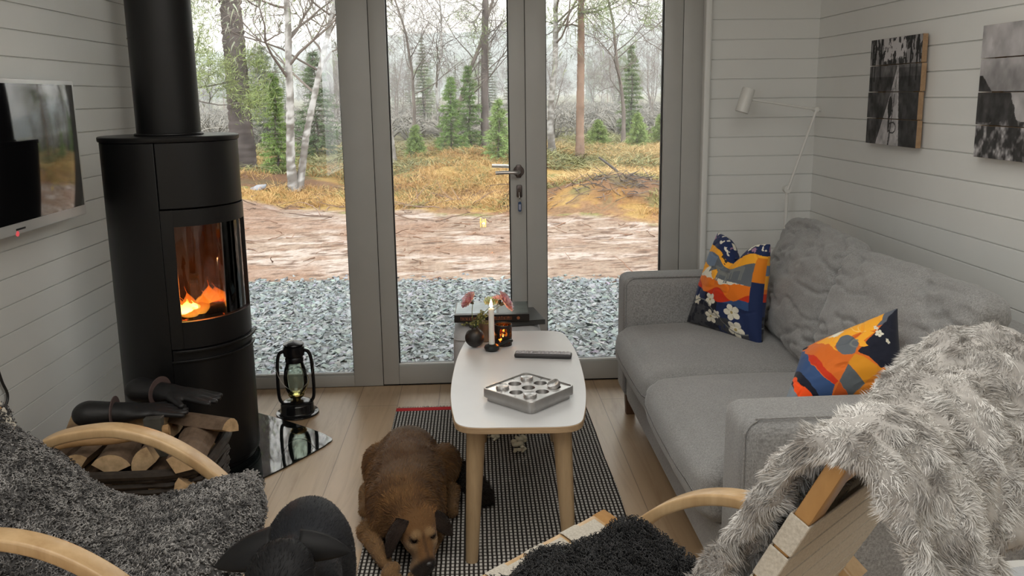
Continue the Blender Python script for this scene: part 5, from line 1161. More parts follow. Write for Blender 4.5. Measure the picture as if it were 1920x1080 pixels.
Dv = clump_dirs(P, N, 34, 1.5, 40) + 0.3 * RNG.normal(size=(nh, 3)); bend = np.stack([vnoise(P, 60, 50 + k) - 0.5 for k in range(3)], 1) * 2.4 + np.array([0, 0, -0.45])
tone = np.clip(0.62 + 1.5 * (vnoise(P, 30, 60) - 0.5) + 0.6 * (fbm(P, 9, 2, 61) - 0.5) + 0.12 * RNG.normal(size=nh), 0, 1)[:, None]
col = np.array((0.30, 0.275, 0.25)) + (np.array((0.74, 0.725, 0.695)) - np.array((0.30, 0.275, 0.25))) * tone
HV, HF, HC = hair_strips(P, Dv, RNG.uniform(0.006, 0.0125, nh), 0.0014, bend, col, 3)
tag(link('pile', mesh_data('pile', HV, HF, M['wool_base'], True, HC), thr), kind='stuff')
# ------------------------------------------------------------------ dogs
M['fur'] = attrmat('dog_fur', 0.8, 0.22, 0.12, 0.25, 160)
M['nose'] = simple('wet_black_nose', (0.012, 0.010, 0.010), 0.22, bump=0.3, bscale=400)
M['eye'] = simple('dark_brown_eye', (0.02, 0.009, 0.004), 0.03, var=0.2)
def fur_on(name, V, F, col, n, L, w, flow, parent, keep=None, lift=0.35, seed=0, droop=0.0):
    P, N, i = sample_surf(V, F, n, keep); c = col[i] * RNG.uniform(0.6, 1.15, (n, 1)); fl = flow(P); fl = fl - N * (fl * N).sum(1)[:, None]; fl /= np.linalg.norm(fl, axis=1)[:, None] + 1e-9
    d = fl + N * lift + 0.22 * RNG.normal(size=(n, 3)) + 0.5 * (np.stack([vnoise(P, 35, 5 + k) for k in range(3)], 1) - 0.5)
    Ls = L(P) if callable(L) else L; Vh, Fh, Ch = hair_strips(P - N * 0.0008, d, Ls * RNG.uniform(0.7, 1.2, n), w, -N * 0.25 + np.array([0, 0, -droop]), c, 2)
    o = link(name, mesh_data(name, Vh, Fh, M['fur'], True, Ch), parent); return tag(o, kind='stuff')
# ---- brown dog lying on the rug, chin on the floor, facing the viewer
bd = thing('brown_dog', 'golden brown dog with dark ears lying on the checked rug, head down', 'dog', (-0.24, 2.65, 0.0095))
O = np.array([-0.24, 2.65, 0.0])
HC = np.array([-0.197, 2.405, 0.105])                                # head centre
FW = unit((0.36, -0.86, -0.42)); AX = axes_from(FW)                # muzzle direction, left, up
NP = HC + FW * 0.118 + AX[:, 2] * -0.012                           # nose point
def bdog(P):
    d = cone_sdf(P, (-0.262, 2.93, 0.115), (-0.255, 2.74, 0.125), 0.108, 0.118)
    d = smin(d, ell_sdf(P, (-0.252, 2.65, 0.118), (0.122, 0.16, 0.112)), 0.04)
    d = smin(d, cone_sdf(P, (-0.25, 2.72, 0.11), (-0.243, 2.53, 0.115), 0.122, 0.098), 0.04)
    d = smin(d, cone_sdf(P, (-0.24, 2.56, 0.14), HC + (0.00, 0.05, 0.012), 0.085, 0.060), 0.04)
    # haunches folded either side
    d = smin(d, ell_sdf(P, (-0.365, 2.90, 0.085), (0.058, 0.115, 0.080), rotm(0, 0, 0.25)), 0.025)
    d = smin(d, ell_sdf(P, (-0.142, 2.88, 0.085), (0.062, 0.118, 0.084), rotm(0, 0, -0.32)), 0.022)
    d = smin(d, cone_sdf(P, (-0.40, 2.83, 0.035), (-0.395, 2.70, 0.022), 0.030, 0.020), 0.012)
    d = smin(d, cone_sdf(P, (-0.105, 2.80, 0.035), (-0.100, 2.68, 0.022), 0.030, 0.020), 0.012)
    # shoulders and elbows
    d = smin(d, ell_sdf(P, (-0.318, 2.56, 0.095), (0.045, 0.085, 0.080)), 0.03)
    d = smin(d, ell_sdf(P, (-0.160, 2.585, 0.085), (0.042, 0.080, 0.075)), 0.025)
    d = smin(d, cone_sdf(P, (-0.335, 2.58, 0.05), (-0.372, 2.53, 0.034), 0.036, 0.026), 0.02)
    # left foreleg (image left) reaching to the viewer, right foreleg tucked under the chin
    d = smin(d, cone_sdf(P, (-0.368, 2.535, 0.034), (-0.292, 2.36, 0.027), 0.029, 0.021), 0.012)
    d = smin(d, ell_sdf(P, (-0.272, 2.315, 0.024), (0.026, 0.042, 0.021), rotm(0, 0, -0.3)), 0.010)
    d = smin(d, cone_sdf(P, (-0.140, 2.55, 0.04), (-0.165, 2.42, 0.026), 0.030, 0.021), 0.012)
    d = smin(d, ell_sdf(P, (-0.190, 2.325, 0.022), (0.026, 0.046, 0.020), rotm(0, 0, 0.25)), 0.010)
    for cx, cy, a in ((-0.262, 2.283, -0.25), (-0.197, 2.288, 0.2)):
        for k in range(4): d = smin(d, ell_sdf(P, (cx + (k - 1.5) * 0.0125, cy + 0.004 * abs(k - 1.5), 0.017), (0.0075, 0.014, 0.011)), 0.004)
    return d
def bhead(P):
    d = ell_sdf(P, HC - FW * 0.008, (0.066, 0.059, 0.053), AX)
    d = smin(d, ell_sdf(P, HC + FW * 0.028 - AX[:, 2] * 0.010, (0.05, 0.045, 0.038), AX), 0.02)
    d = smin(d, cone_sdf(P, HC + FW * 0.035 - AX[:, 2] * 0.012, NP - FW * 0.016 - AX[:, 2] * 0.004, 0.035, 0.0215), 0.022)
    d = smin(d, ell_sdf(P, NP - FW * 0.014 - AX[:, 2] * 0.010, (0.024, 0.025, 0.0165), AX), 0.010)      # flews
    for s in (-1, 1):
        e = HC + FW * 0.046 + AX[:, 1] * s * 0.027 + AX[:, 2] * 0.021
        d = smin(d, ell_sdf(P, e + AX[:, 2] * 0.010 - FW * 0.006, (0.018, 0.014, 0.010), AX), 0.012)       # brow
        d = smin(d, ell_sdf(P, e - AX[:, 2] * 0.016 + AX[:, 1] * s * 0.004, (0.022, 0.014, 0.012), AX), 0.015)  # cheek
        d = np.maximum(d, -(np.linalg.norm(P - e - FW * 0.006, axis=1) - 0.0085))
    return d
V, F = surfnet(lambda P: smin(bdog(P), bhead(P), 0.030) - 0.007 * (fbm(P, 22, 3, 2) - 0.5) * (P[:, 1] > 2.47), (-0.47, 2.22, -0.01), (-0.03, 3.07, 0.30), 0.0068)
V[:, 2] = np.maximum(V[:, 2], 0.0)
def lerp(a, b, t): return np.asarray(a) * (1 - t)[:, None] + np.asarray(b) * t[:, None]
GOLD, TAN, BRN, DK, SAD = (0.28, 0.145, 0.055), (0.40, 0.24, 0.11), (0.15, 0.075, 0.032), (0.022, 0.014, 0.010), (0.20, 0.125, 0.075)
def sstep(a, b, x): t = np.clip((x - a) / (b - a), 0, 1); return t * t * (3 - 2 * t)
def bcol(V):
    n = fbm(V, 14, 3, 8); C = np.tile(GOLD, (len(V), 1)); C = lerp(C, SAD, sstep(0.15, 0.24, V[:, 2] + 0.05 * (n - 0.5)) * sstep(2.45, 2.6, V[:, 1]) * 0.8)
    C = lerp(C, BRN, sstep(0.44, 0.62, fbm(V * (1, 1.6, 1), 16, 4, 3)) * 0.85); C = lerp(C, TAN, sstep(0.12, 0.04, V[:, 2]) * 0.6); C = lerp(C, (0.24, 0.19, 0.15), sstep(2.86, 2.95, V[:, 1]) * sstep(0.17, 0.21, V[:, 2]) * (np.abs(V[:, 0] + 0.26) < 0.06) * 0.7)
    Q = (V - HC) @ AX; hd = sstep(0.11, 0.07, np.linalg.norm(Q * (0.8, 1, 1) - (0.03, 0, 0), axis=1)) * (V[:, 1] < 2.50)
    C = lerp(C, (0.30, 0.15, 0.055), hd * 0.8); mask = hd * sstep(0.055, 0.085, Q[:, 0]); C = lerp(C, (0.34, 0.22, 0.12), hd * sstep(0.03, 0.05, Q[:, 0]) * sstep(0.02, 0.032, np.abs(Q[:, 1])) * 0.8)
    C = lerp(C, DK, sstep(0.095, 0.115, Q[:, 0]) * (np.linalg.norm(Q - (0.11, 0, -0.015), axis=1) < 0.06)); C = lerp(C, (0.06, 0.03, 0.018), sstep(0.008, 0.002, np.abs(Q[:, 1])) * sstep(0.03, 0.05, Q[:, 0]) * hd * (Q[:, 2] > 0) * 0.6)
    for s in (-1, 1):
        C = lerp(C, (0.46, 0.29, 0.14), hd * sstep(0.020, 0.008, np.linalg.norm(Q - (0.042, s * 0.020, 0.036), axis=1)) * 0.8); C = lerp(C, (0.44, 0.29, 0.16), hd * sstep(0.03, 0.015, np.linalg.norm(Q - (0.055, s * 0.036, -0.004), axis=1)) * 0.8)
        e = np.array([0.046, s * 0.027, 0.021]); C = lerp(C, DK, sstep(0.019, 0.011, np.linalg.norm(Q - e, axis=1)))
    return C
Cb = bcol(V); body = link('body', mesh_data('body', V - O, F, M['fur'], True, Cb * 0.55), bd)
Qall = (V - HC) @ AX; keep = np.where((np.linalg.norm(Qall - (0.105, 0, -0.01), axis=1) < 0.022), 0.0, 1.0)
for s in (-1, 1): keep[np.linalg.norm(Qall - (0.05, s * 0.027, 0.022), axis=1) < 0.0125] = 0
def bflow(P):
    f = np.tile((0.0, 1.0, -0.15), (len(P), 1)); Q = (P - HC) @ AX; h = (np.linalg.norm(Q - (0.03, 0, 0), axis=1) < 0.10) & (P[:, 1] < 2.5); f[h] = -FW + AX[:, 1] * 0.0; f[h] += (np.sign(Q[h, 1]) * 0.5)[:, None] * AX[:, 1]; f[:, 2] -= 1.4 * (np.abs(P[:, 0] + 0.25) > 0.07) * ~h; return f
def blen(P):
    Q = (P - HC) @ AX; h = (np.linalg.norm(Q - (0.04, 0, 0), axis=1) < 0.085) & (P[:, 1] < 2.5); low = P[:, 2] < 0.05; return np.where(h, 0.007, np.where(low, 0.011, 0.020))
fur_on('coat', V - O, F, Cb, 64000, lambda P: blen(P + O), 0.0016, lambda P: bflow(P + O), bd, keep, 0.30)
# ears: drooping dark flaps
def ear(name, root, tip, wid, thick, outn, parent, mat, O, col, curve=0.02, n=14, fur=True, base_w=0.6, tipw=0.35):
    root, tip = np.asarray(root, float), np.asarray(tip, float); ax = tip - root; side = unit(np.cross(ax, outn)); outn = unit(np.cross(side, ax)); g = np.zeros((n, 11, 3))
    for i, t in enumerate(np.linspace(0, 1, n)):
        w = wid * (base_w * (1 - t) + math.sin(PI * min(1, t * 0.88 + 0.12)) ** 0.7 * (0.4 + tipw * t)) * (1 if t < 0.97 else 0.6)
        for j, s in enumerate(np.linspace(-1, 1, 11)): g[i, j] = root + ax * t + side * s * w / 2 + outn * (curve * math.sin(PI * t) * 1.2 - 0.25 * w * s * s * (1 - 0.5 * t)) 
    Ve, Fe, _ = sheet(g, thick); Ce = np.tile(col, (len(Ve), 1)) * (0.8 + 0.4 * fbm(Ve, 30, 2, 3))[:, None]; o = link(name, mesh_data(name, Ve - O, Fe, mat, True, Ce), parent)
    if fur: fur_on('ear_fur', Ve - O, Fe, Ce * 1.3, 3500, 0.010, 0.0015, lambda P: np.tile(ax, (len(P), 1)), o, None, 0.25)
    return o
eL = HC - FW * 0.020 + AX[:, 2] * 0.030; lat = AX[:, 1]     # AX y axis = up x forward
sgnL = -1 if lat[0] > 0 else 1
RL = eL + lat * sgnL * 0.050; RR_ = eL - lat * sgnL * 0.050
ear('ear', RL + (0, 0.008, 0.006), RL + np.array([-0.034, -0.045, -0.088]), 0.078, 0.007, (-0.75, -0.5, 0.25), bd, M['fur'], O, (0.022, 0.013, 0.009), 0.014)
ear('ear', RR_ + (-0.004, 0.004, 0.004), RR_ + np.array([0.058, -0.004, -0.066]), 0.068, 0.007, (0.45, -0.45, 0.75), bd, M['fur'], O, (0.020, 0.012, 0.008), 0.012)
for s in (-1, 1):
    e = HC + FW * 0.0475 + AX[:, 1] * s * 0.0265 + AX[:, 2] * 0.0215; Ve, Fe = surfnet(lambda P: np.linalg.norm(P - e, axis=1) - 0.0082, e - 0.012, e + 0.012, 0.0016); link('eye', mesh_data('eye', Ve - O, Fe, M['eye']), bd)
def nosef(P):
    d = ell_sdf(P, NP, (0.012, 0.0155, 0.0115), AX); 
    for s in (-1, 1): d = np.maximum(d, -(np.linalg.norm(P - (NP + FW * 0.011 + AX[:, 1] * s * 0.0062 - AX[:, 2] * 0.001), axis=1) - 0.0032))
    return d
Ve, Fe = surfnet(nosef, NP - 0.022, NP + 0.022, 0.0013); link('nose', mesh_data('nose', Ve - O, Fe, M['nose']), bd)
# tail, dark and bushy
TPth = spline([(-0.22, 3.00, 0.07), (-0.15, 3.01, 0.045), (-0.09, 2.97, 0.034), (-0.045, 2.90, 0.030), (-0.01, 2.83, 0.026), (0.01, 2.77, 0.022)], 8)
def tailf(P):
    d = None
    for i in range(0, len(TPth) - 1, 3):
        a, b = TPth[i], TPth[min(i + 3, len(TPth) - 1)]; r = 0.022 + 0.014 * math.sin(PI * (0.2 + 0.75 * i / len(TPth))); c = cone_sdf(P, a, b, r, r); d = c if d is None else smin(d, c, 0.01)
    return d
Ve, Fe = surfnet(tailf, (-0.29, 2.70, -0.02), (0.08, 3.08, 0.13), 0.006); Ve[:, 2] = np.maximum(Ve[:, 2], 0.001); tc = lerp(np.tile((0.10, 0.05, 0.025), (len(Ve), 1)), (0.020, 0.013, 0.010), sstep(-0.14, -0.07, Ve[:, 0])); tl_ = link('tail', mesh_data('tail', Ve - O, Fe, M['fur'], True, tc * 0.7), bd)
fur_on('tail_fur', Ve - O, Fe, tc, 9000, 0.032, 0.0018, lambda P: np.tile((0.6, -0.8, -0.1), (len(P), 1)), tl_, None, 0.55)

# ---- black dog standing between the chair and the viewer, seen from above
kd = thing('black_dog', 'smooth black dog seen from above with ears spread, at the bottom edge', 'dog', (-0.42, 1.72, 0.0)); O2 = np.array([-0.42, 1.72, 0])
KH = np.array([-0.386, 1.500, 0.512]); KF = unit((-0.10, -0.80, -0.58)); KA = axes_from(KF)
def kdog(P):
    d = ell_sdf(P, (-0.408, 1.86, 0.388), (0.082, 0.115, 0.094)); d = smin(d, cone_sdf(P, (-0.408, 1.88, 0.380), (-0.395, 1.66, 0.380), 0.082, 0.080), 0.04)
    d = smin(d, ell_sdf(P, (-0.392, 1.66, 0.365), (0.086, 0.125, 0.110)), 0.04); d = smin(d, cone_sdf(P, (-0.392, 1.63, 0.41), KH + (0.0, 0.045, -0.02), 0.070, 0.052), 0.05)
    for s in (-1, 1):
        x = -0.408
        d = smin(d, ell_sdf(P, (x + s * 0.062, 1.87, 0.315), (0.044, 0.085, 0.105), rotm(0.2, 0, 0)), 0.03); d = smin(d, cone_sdf(P, (x + s * 0.068, 1.83, 0.245), (x + s * 0.066, 1.93, 0.150), 0.034, 0.019), 0.02); d = smin(d, cone_sdf(P, (x + s * 0.066, 1.93, 0.150), (x + s * 0.066, 1.905, 0.03), 0.018, 0.015), 0.01)
        d = smin(d, ell_sdf(P, (x + s * 0.066, 1.885, 0.018), (0.021, 0.034, 0.018)), 0.01)
        d = smin(d, ell_sdf(P, (x + s * 0.070, 1.63, 0.315), (0.036, 0.055, 0.095)), 0.03); d = smin(d, cone_sdf(P, (x + s * 0.072, 1.635, 0.26), (x + s * 0.066, 1.62, 0.13), 0.030, 0.019), 0.02); d = smin(d, cone_sdf(P, (x + s * 0.066, 1.62, 0.13), (x + s * 0.066, 1.615, 0.03), 0.018, 0.015), 0.01)
        d = smin(d, ell_sdf(P, (x + s * 0.066, 1.595, 0.018), (0.021, 0.034, 0.018)), 0.01)
    h = ell_sdf(P, KH, (0.075, 0.066, 0.050), KA); h = smin(h, cone_sdf(P, KH + KF * 0.04 - KA[:, 2] * 0.012, KH + KF * 0.135 - KA[:, 2] * 0.024, 0.040, 0.024), 0.03)
    for s in (-1, 1): h = smin(h, ell_sdf(P, KH + KF * 0.045 + KA[:, 1] * s * 0.028 + KA[:, 2] * 0.030, (0.020, 0.014, 0.010), KA), 0.014)
    return smin(d, h, 0.03)
V, F = surfnet(kdog, (-0.56, 1.28, -0.01), (-0.26, 2.06, 0.60), 0.0082); V[:, 2] = np.maximum(V[:, 2], 0.0005)
M['fur_black'] = attrmat('smooth_black_coat', 0.55, 0.22, 0.02, 0.1, 220)
kc = np.tile((0.013, 0.0145, 0.018), (len(V), 1)) * (0.75 + 0.5 * fbm(V, 12, 3, 2))[:, None]; kc = lerp(kc, (0.006, 0.006, 0.007), sstep(1.64, 1.56, V[:, 1])); link('body', mesh_data('body', V - O2, F, M['fur_black'], True, kc), kd)
def kflow(P): return np.tile((0.0, 1.0, -0.2), (len(P), 1))
P, N, i = sample_surf(V - O2, F, 26000); fl = kflow(P); fl = fl - N * (fl * N).sum(1)[:, None]; Vh, Fh, Ch = hair_strips(P, fl + N * 0.12 + 0.12 * RNG.normal(size=P.shape), 0.010, 0.0013, None, kc[i] * RNG.uniform(0.7, 1.5, (len(P), 1)), 2)
tag(link('coat', mesh_data('coat', Vh, Fh, M['fur_black'], True, Ch), kd), kind='stuff')
for s, root, tip, w_ in ((-1, (-0.412, 1.552, 0.552), (-0.519, 1.545, 0.512), 0.066), (1, (-0.358, 1.548, 0.553), (-0.262, 1.565, 0.523), 0.050)):
    ear('ear', root, tip, w_, 0.007, (0.15 * s, -0.72, 0.66), kd, M['fur_black'], O2, (0.005, 0.005, 0.0055), 0.006, 16, False, 1.0, 0.10)
for s in (-1, 1):
    e = KH + KF * 0.052 + KA[:, 1] * s * 0.030 + KA[:, 2] * 0.022; Ve, Fe = surfnet(lambda P: np.linalg.norm(P - e, axis=1) - 0.0105, e - 0.016, e + 0.016, 0.002); link('eye', mesh_data('eye', Ve - O2, Fe, M['eye']), kd)
e = KH + KF * 0.158 - KA[:, 2] * 0.016; Ve, Fe = surfnet(lambda P: ell_sdf(P, e, (0.013, 0.016, 0.012), KA), e - 0.022, e + 0.022, 0.0016); link('nose', mesh_data('nose', Ve - O2, Fe, M['nose']), kd)
tp = spline([(-0.408, 1.955, 0.40), (-0.405, 2.01, 0.34), (-0.40, 2.03, 0.24), (-0.395, 2.02, 0.15)], 6); m = MB(); m.tube(tp - O2, np.linspace(0.022, 0.008, len(tp)), 12, col=(0.014, 0.014, 0.016)); m.build('tail', M['fur_black'], kd, colors=True)
# ------------------------------------------------------------------ outside: ground
def gz(x, y):
    x = np.asarray(x, float); y = np.asarray(y, float)
    b = np.interp(y, [4, 6.9, 8.5, 10.2, 12, 15, 30, 80, 200], [-0.10, -0.10, 0.0, 0.13, 0.24, 0.42, 0.50, 0.75, 1.6])
    P = np.stack([x.ravel(), y.ravel()], 1); w = np.clip((y.ravel() - 9.3) / 2, 0, 1)
    n = (fbm(P, 0.55, 3, 91) - 0.5) * 0.34 * w + (fbm(P, 2.3, 3, 92) - 0.5) * 0.12 * w + (fbm(P * (0.8, 3.2), 1.1, 3, 93) - 0.5) * 0.05 * np.clip((y.ravel() - 6.9) / 0.5, 0, 1)
    m = 0.30 * np.exp(-((x.ravel() - 1.75) / 0.95) ** 2 - ((y.ravel() - 10.3) / 0.75) ** 2)     # brush mound on the right
    return b + (n + m).reshape(b.shape)
def edge1(x): return 6.95 + 0.16 * (vnoise(np.stack([x, 0 * x], 1), 0.9, 5) - 0.5) - 0.05 * x
def edge2(x): return 10.15 - 0.33 * (x + 1.6) + 0.5 * (fbm(np.stack([x, 0 * x], 1), 0.8, 3, 6) - 0.5)
def ground_color(P):
    x, y = P[:, 0], P[:, 1]; e1, e2 = edge1(x), edge2(x)
    S = P * (0.7, 3.0); a = fbm(S, 3.0, 4, 41); b = fbm(P * (1.0, 3.6), 9, 3, 42); c = fbm(P, 1.2, 3, 43)
    C = np.tile((0.205, 0.152, 0.118), (len(P), 1)); C = lerp(C, (0.30, 0.25, 0.218), sstep(0.48, 0.62, a) * 0.9); C = lerp(C, (0.115, 0.062, 0.04), sstep(0.54, 0.66, b) * 0.7); C = lerp(C, (0.175, 0.108, 0.075), sstep(0.50, 0.62, c) * 0.7); C = lerp(C, (0.08, 0.055, 0.042), sstep(0.67, 0.74, b) * 0.8)
    G = np.tile((0.075, 0.08, 0.08), (len(P), 1)) * (0.6 + 0.8 * vnoise(P, 30, 44))[:, None]
    H = np.tile((0.19, 0.10, 0.038), (len(P), 1)); n = fbm(P, 0.9, 4, 45); n2 = fbm(P, 4, 3, 46)
    H = lerp(H, (0.25, 0.165, 0.06), sstep(0.45, 0.6, n)); H = lerp(H, (0.11, 0.12, 0.045), sstep(0.55, 0.63, n2) * 0.8); H = lerp(H, (0.10, 0.06, 0.045), sstep(0.52, 0.42, n) * 0.7)
    deb = sstep(1.0, 0.1, y - e2) * (y > e2); H = lerp(H, (0.16, 0.085, 0.055), deb * 0.8 * sstep(0.4, 0.6, n2))
    C = lerp(C, G, sstep(0.06, -0.06, y - e1 + 0.12 * (n2 - 0.5))); H = lerp(H, (0.115, 0.105, 0.065), sstep(15.5, 19, y)); return lerp(C, H, sstep(-0.12, 0.12, y - e2 + 0.5 * (n2 - 0.5)))
t = NT('moorland_soil'); a = t.n('ShaderNodeAttribute'); a.attribute_name = 'Col'; v = t.obj(); n = t.noise(v, 28, 5, 0.65)
t.base(t.mix(1.0, a.outputs['Color'], t.ramp(n, [(0.3, (0.72, 0.70, 0.68, 1)), (0.7, (1.22, 1.2, 1.18, 1))]), 'MULTIPLY')).set(Roughness=0.95); t.b.inputs['Specular IOR Level'].default_value = 0.1; t.bump(n, 0.8, 0.03); M['soil'] = t.m
def ground(name, x0, x1, nx, ys):
    X, Y = np.meshgrid(np.linspace(x0, x1, nx), ys, indexing='ij'); Z = gz(X, Y); P = np.stack([X.ravel(), Y.ravel()], 1)
    o = link(name, mesh_data(name, np.stack([X, Y, Z], -1), grid_faces(nx, len(ys)), M['soil'], True, ground_color(P))); return tag(o, kind='structure')
ground('ground', -6.0, 6.0, 300, np.concatenate([np.linspace(4.22, 11, 240), np.linspace(11.05, 22, 150)]))
ground('ground_beyond', -160, 160, 160, np.concatenate([np.linspace(22.0, 60, 40), np.linspace(64, 420, 60)])).location.z = -0.02
ground('ground_left', -60, -6.0, 40, np.linspace(4.22, 22, 50)); ground('ground_right', 6.0, 60, 40, np.linspace(4.22, 22, 50))
m = MB(); m.bb(-4, 4, 4.205, 4.30, -0.6, -0.03); tag(m.build('foundation', simple('grey_plinth', (0.25, 0.26, 0.26), 0.9), smooth=False), kind='structure')
# gravel
def rocks(n, seed, xy, size, flat=0.5, tones=((0.068, 0.073, 0.073), (0.20, 0.212, 0.208)), dz=0.0):
    rg = np.random.default_rng(seed); bm = bmesh.new(); bmesh.ops.create_icosphere(bm, subdivisions=1, radius=1); bv = np.array([v.co[:] for v in bm.verts]); bm.verts.index_update(); bf = np.array([[v.index for v in f.verts] for f in bm.faces]); bm.free()
    k = len(bv); V = np.repeat(bv[None], n, 0) * (1 + 0.35 * rg.normal(size=(n, k, 1))).clip(0.5, 1.6); V *= np.stack([size * rg.uniform(0.7, 1.4, n), size * rg.uniform(0.5, 1.0, n), size * flat * rg.uniform(0.5, 1.2, n)], 1)[:, None]
    a = rg.uniform(0, 2 * PI, n); ca, sa = np.cos(a)[:, None], np.sin(a)[:, None]; x = V[..., 0] * ca - V[..., 1] * sa; y = V[..., 0] * sa + V[..., 1] * ca
    tx = rg.normal(size=(n, 1)) * 0.35; z = V[..., 2] + x * tx + y * rg.normal(size=(n, 1)) * 0.25; z0 = gz(xy[:, 0], xy[:, 1]) + dz
    P = np.stack([x + xy[:, :1], y + xy[:, 1:], z + z0[:, None]], -1).reshape(-1, 3); F = (np.arange(n)[:, None, None] * k + bf[None]).reshape(-1, 3)
    tn = np.clip(rg.beta(1.6, 2.0, n), 0, 1)[:, None]; C = np.array(tones[0]) + (np.array(tones[1]) - np.array(tones[0])) * tn; C *= 1 + 0.05 * rg.normal(size=(n, 3)); return P, F, np.repeat(C, k, 0)
M['stone'] = attrmat('crushed_rock', 0.7, 0.35, 0, 0.4, 90)
rg = np.random.default_rng(8); N_ = 24000; xy = np.stack([rg.uniform(-2.9, 2.5, N_), rg.uniform(4.28, 7.25, N_)], 1); xy = xy[xy[:, 1] < edge1(xy[:, 0]) + rg.exponential(0.05, N_)]
P, F, C = rocks(len(xy), 9, xy, rg.uniform(0.010, 0.027, len(xy)) , 0.45); tag(link('gravel', mesh_data('gravel', P, F, M['stone'], False, C)), 'bed of grey crushed stone outside the glass doors', 'gravel', kind='stuff')
# field stone, stake, brush
P, F, C = rocks(1, 3, np.array([[-2.85, 11.35]]), np.array([0.13]), 0.5, ((0.16, 0.17, 0.18), (0.2, 0.21, 0.22))); tag(link('field_stone', mesh_data('field_stone', P, F, M['stone'], True, C)), 'single grey field stone lying in the heath left of the birch', 'stone')
def twig(p, d, L, r, rg, wig=0.12, n=6):
    P = [np.array(p, float)]; d = unit(d)
    for _ in range(n - 1): d = unit(d + rg.normal(size=3) * wig); P.append(P[-1] + d * L / (n - 1))
    return np.array(P)
M['bark'] = attrmat('bark_and_twigs', 0.9, 0.15, 0, 0.5, 60); M['needles'] = attrmat('needles_and_leaves', 0.7, 0.25)
rg = np.random.default_rng(21)
def sticks(name, label, c, n, L, spread, col, flat=0.15, r=0.008, stuff=True):
    m = MB()
    for k in range(n):
        x, y = c[0] + rg.normal() * spread[0], c[1] + rg.normal() * spread[1]; z = float(gz(np.array([x]), np.array([y]))[0]) + 0.01; a = rg.uniform(0, 2 * PI); l = L * rg.uniform(0.4, 1.2)
        P = twig((x, y, z), (math.cos(a), math.sin(a) * 0.7, rg.uniform(0, flat)), l, r, rg, 0.15); m.tube(P, np.linspace(r, r * 0.4, len(P)) * rg.uniform(0.5, 1.3), 5, col=tuple(np.array(col) * rg.uniform(0.5, 1.5)))
    return tag(m.build(name, M['bark'], colors=True), label, 'twigs', kind='stuff' if stuff else None)
sticks('brush_pile', 'dark heap of dry twigs on the low mound at the right', (1.80, 10.05), 120, 0.26, (0.36, 0.16), (0.10, 0.078, 0.065), 0.3, 0.006)
sticks('scattered_roots', 'brown roots and sticks strewn over the pale sand track', (-0.1, 8.7), 170, 0.22, (1.7, 0.75), (0.13, 0.07, 0.045), 0.04, 0.005)
sticks('forest_litter', 'thin brown sticks lying along the edge of the heath', (-0.2, 10.5), 170, 0.5, (1.9, 0.55), (0.13, 0.085, 0.065), 0.25, 0.006)
for k, (x, y, a, e, L, lb) in enumerate(((2.10, 11.4, 2.5, 0.55, 0.55, 'dark broken branch sticking up at an angle on the right heath'), (2.17, 11.35, 2.5, 0.28, 0.45, 'lower dark branch beside the raised one on the right heath'))):
    z = float(gz(np.array([x]), np.array([y]))[0]); m = MB(); P = twig((x, y, z), (math.cos(a), 0.1, e), L, 0.02, rg, 0.05); m.tube(P, np.linspace(0.022, 0.014, len(P)), 7, col=(0.07, 0.06, 0.055)); tag(m.build('fallen_branch', M['bark'], colors=True), lb, 'branch')
m = MB(); z = float(gz(np.array([0.075]), np.array([9.05]))[0]); m.bb(0.05, 0.065, 9.04, 9.06, z, z + 0.10); m.bb(0.075, 0.09, 9.04, 9.06, z, z + 0.085); m.bb(0.10, 0.115, 9.04, 9.06, z, z + 0.09); m.bb(0.045, 0.12, 9.035, 9.042, z + 0.05, z + 0.062)
tag(m.build('yellow_stake', simple('pale_yellow_wood', (0.5, 0.34, 0.10), 0.6), smooth=False), 'small yellow wooden marker at the edge of the sand track', 'marker')
# grasses and heather
rg = np.random.default_rng(31)
def field(name, label, n, xr, yr, cond, L, w, c0, c1, cl, stiff=0.35, seed=0):
    K = n // cl; cx = rg.uniform(*xr, K); cy = yr[0] + (yr[1] - yr[0]) * rg.random(K) ** 1.25; ok = cond(cx, cy); cx, cy = cx[ok], cy[ok]; K = len(cx)
    x = np.repeat(cx, cl) + rg.normal(size=K * cl) * 0.045; y = np.repeat(cy, cl) + rg.normal(size=K * cl) * 0.045; z = gz(x, y); P = np.stack([x, y, z - 0.01], 1)
    d = np.stack([x - np.repeat(cx, cl), y - np.repeat(cy, cl), 0 * x], 1) * 9 + rg.normal(size=(len(x), 3)) * 0.25 + (0, 0, 1); tn = np.clip(np.repeat(rg.random(K), cl) * 0.7 + 0.3 * rg.random(len(x)), 0, 1)[:, None]
    V, F, C = hair_strips(P, d, rg.uniform(0.5, 1.2, len(x)) * L, w, np.stack([rg.normal(size=len(x)) * stiff, rg.normal(size=len(x)) * stiff, -0.35 * np.ones(len(x))], 1), np.array(c0) + (np.array(c1) - np.array(c0)) * tn, 3)
    return tag(link(name, mesh_data(name, V, F, M['needles'], True, C)), label, 'vegetation', kind='stuff')
nz_ = lambda x, y, s, sd: fbm(np.stack([x, y], 1), s, 3, sd)
field('dry_grass', 'tan and orange dry grass covering the heath outside', 90000, (-5.5, 5.0), (9.0, 17), lambda x, y: (y > edge2(x) + 0.1 + 0.4 * (nz_(x, y, 2, 7) - 0.3)) & (nz_(x, y, 0.8, 8) > 0.40), 0.19, 0.0065, (0.22, 0.10, 0.028), (0.42, 0.28, 0.115), 10)
field('golden_grass', 'long pale golden grass at the right of the heath', 26000, (1.1, 4.5), (10.9, 15.5), lambda x, y: nz_(x, y, 0.7, 18) > 0.42, 0.30, 0.006, (0.30, 0.19, 0.07), (0.48, 0.35, 0.17), 14, 0.6)
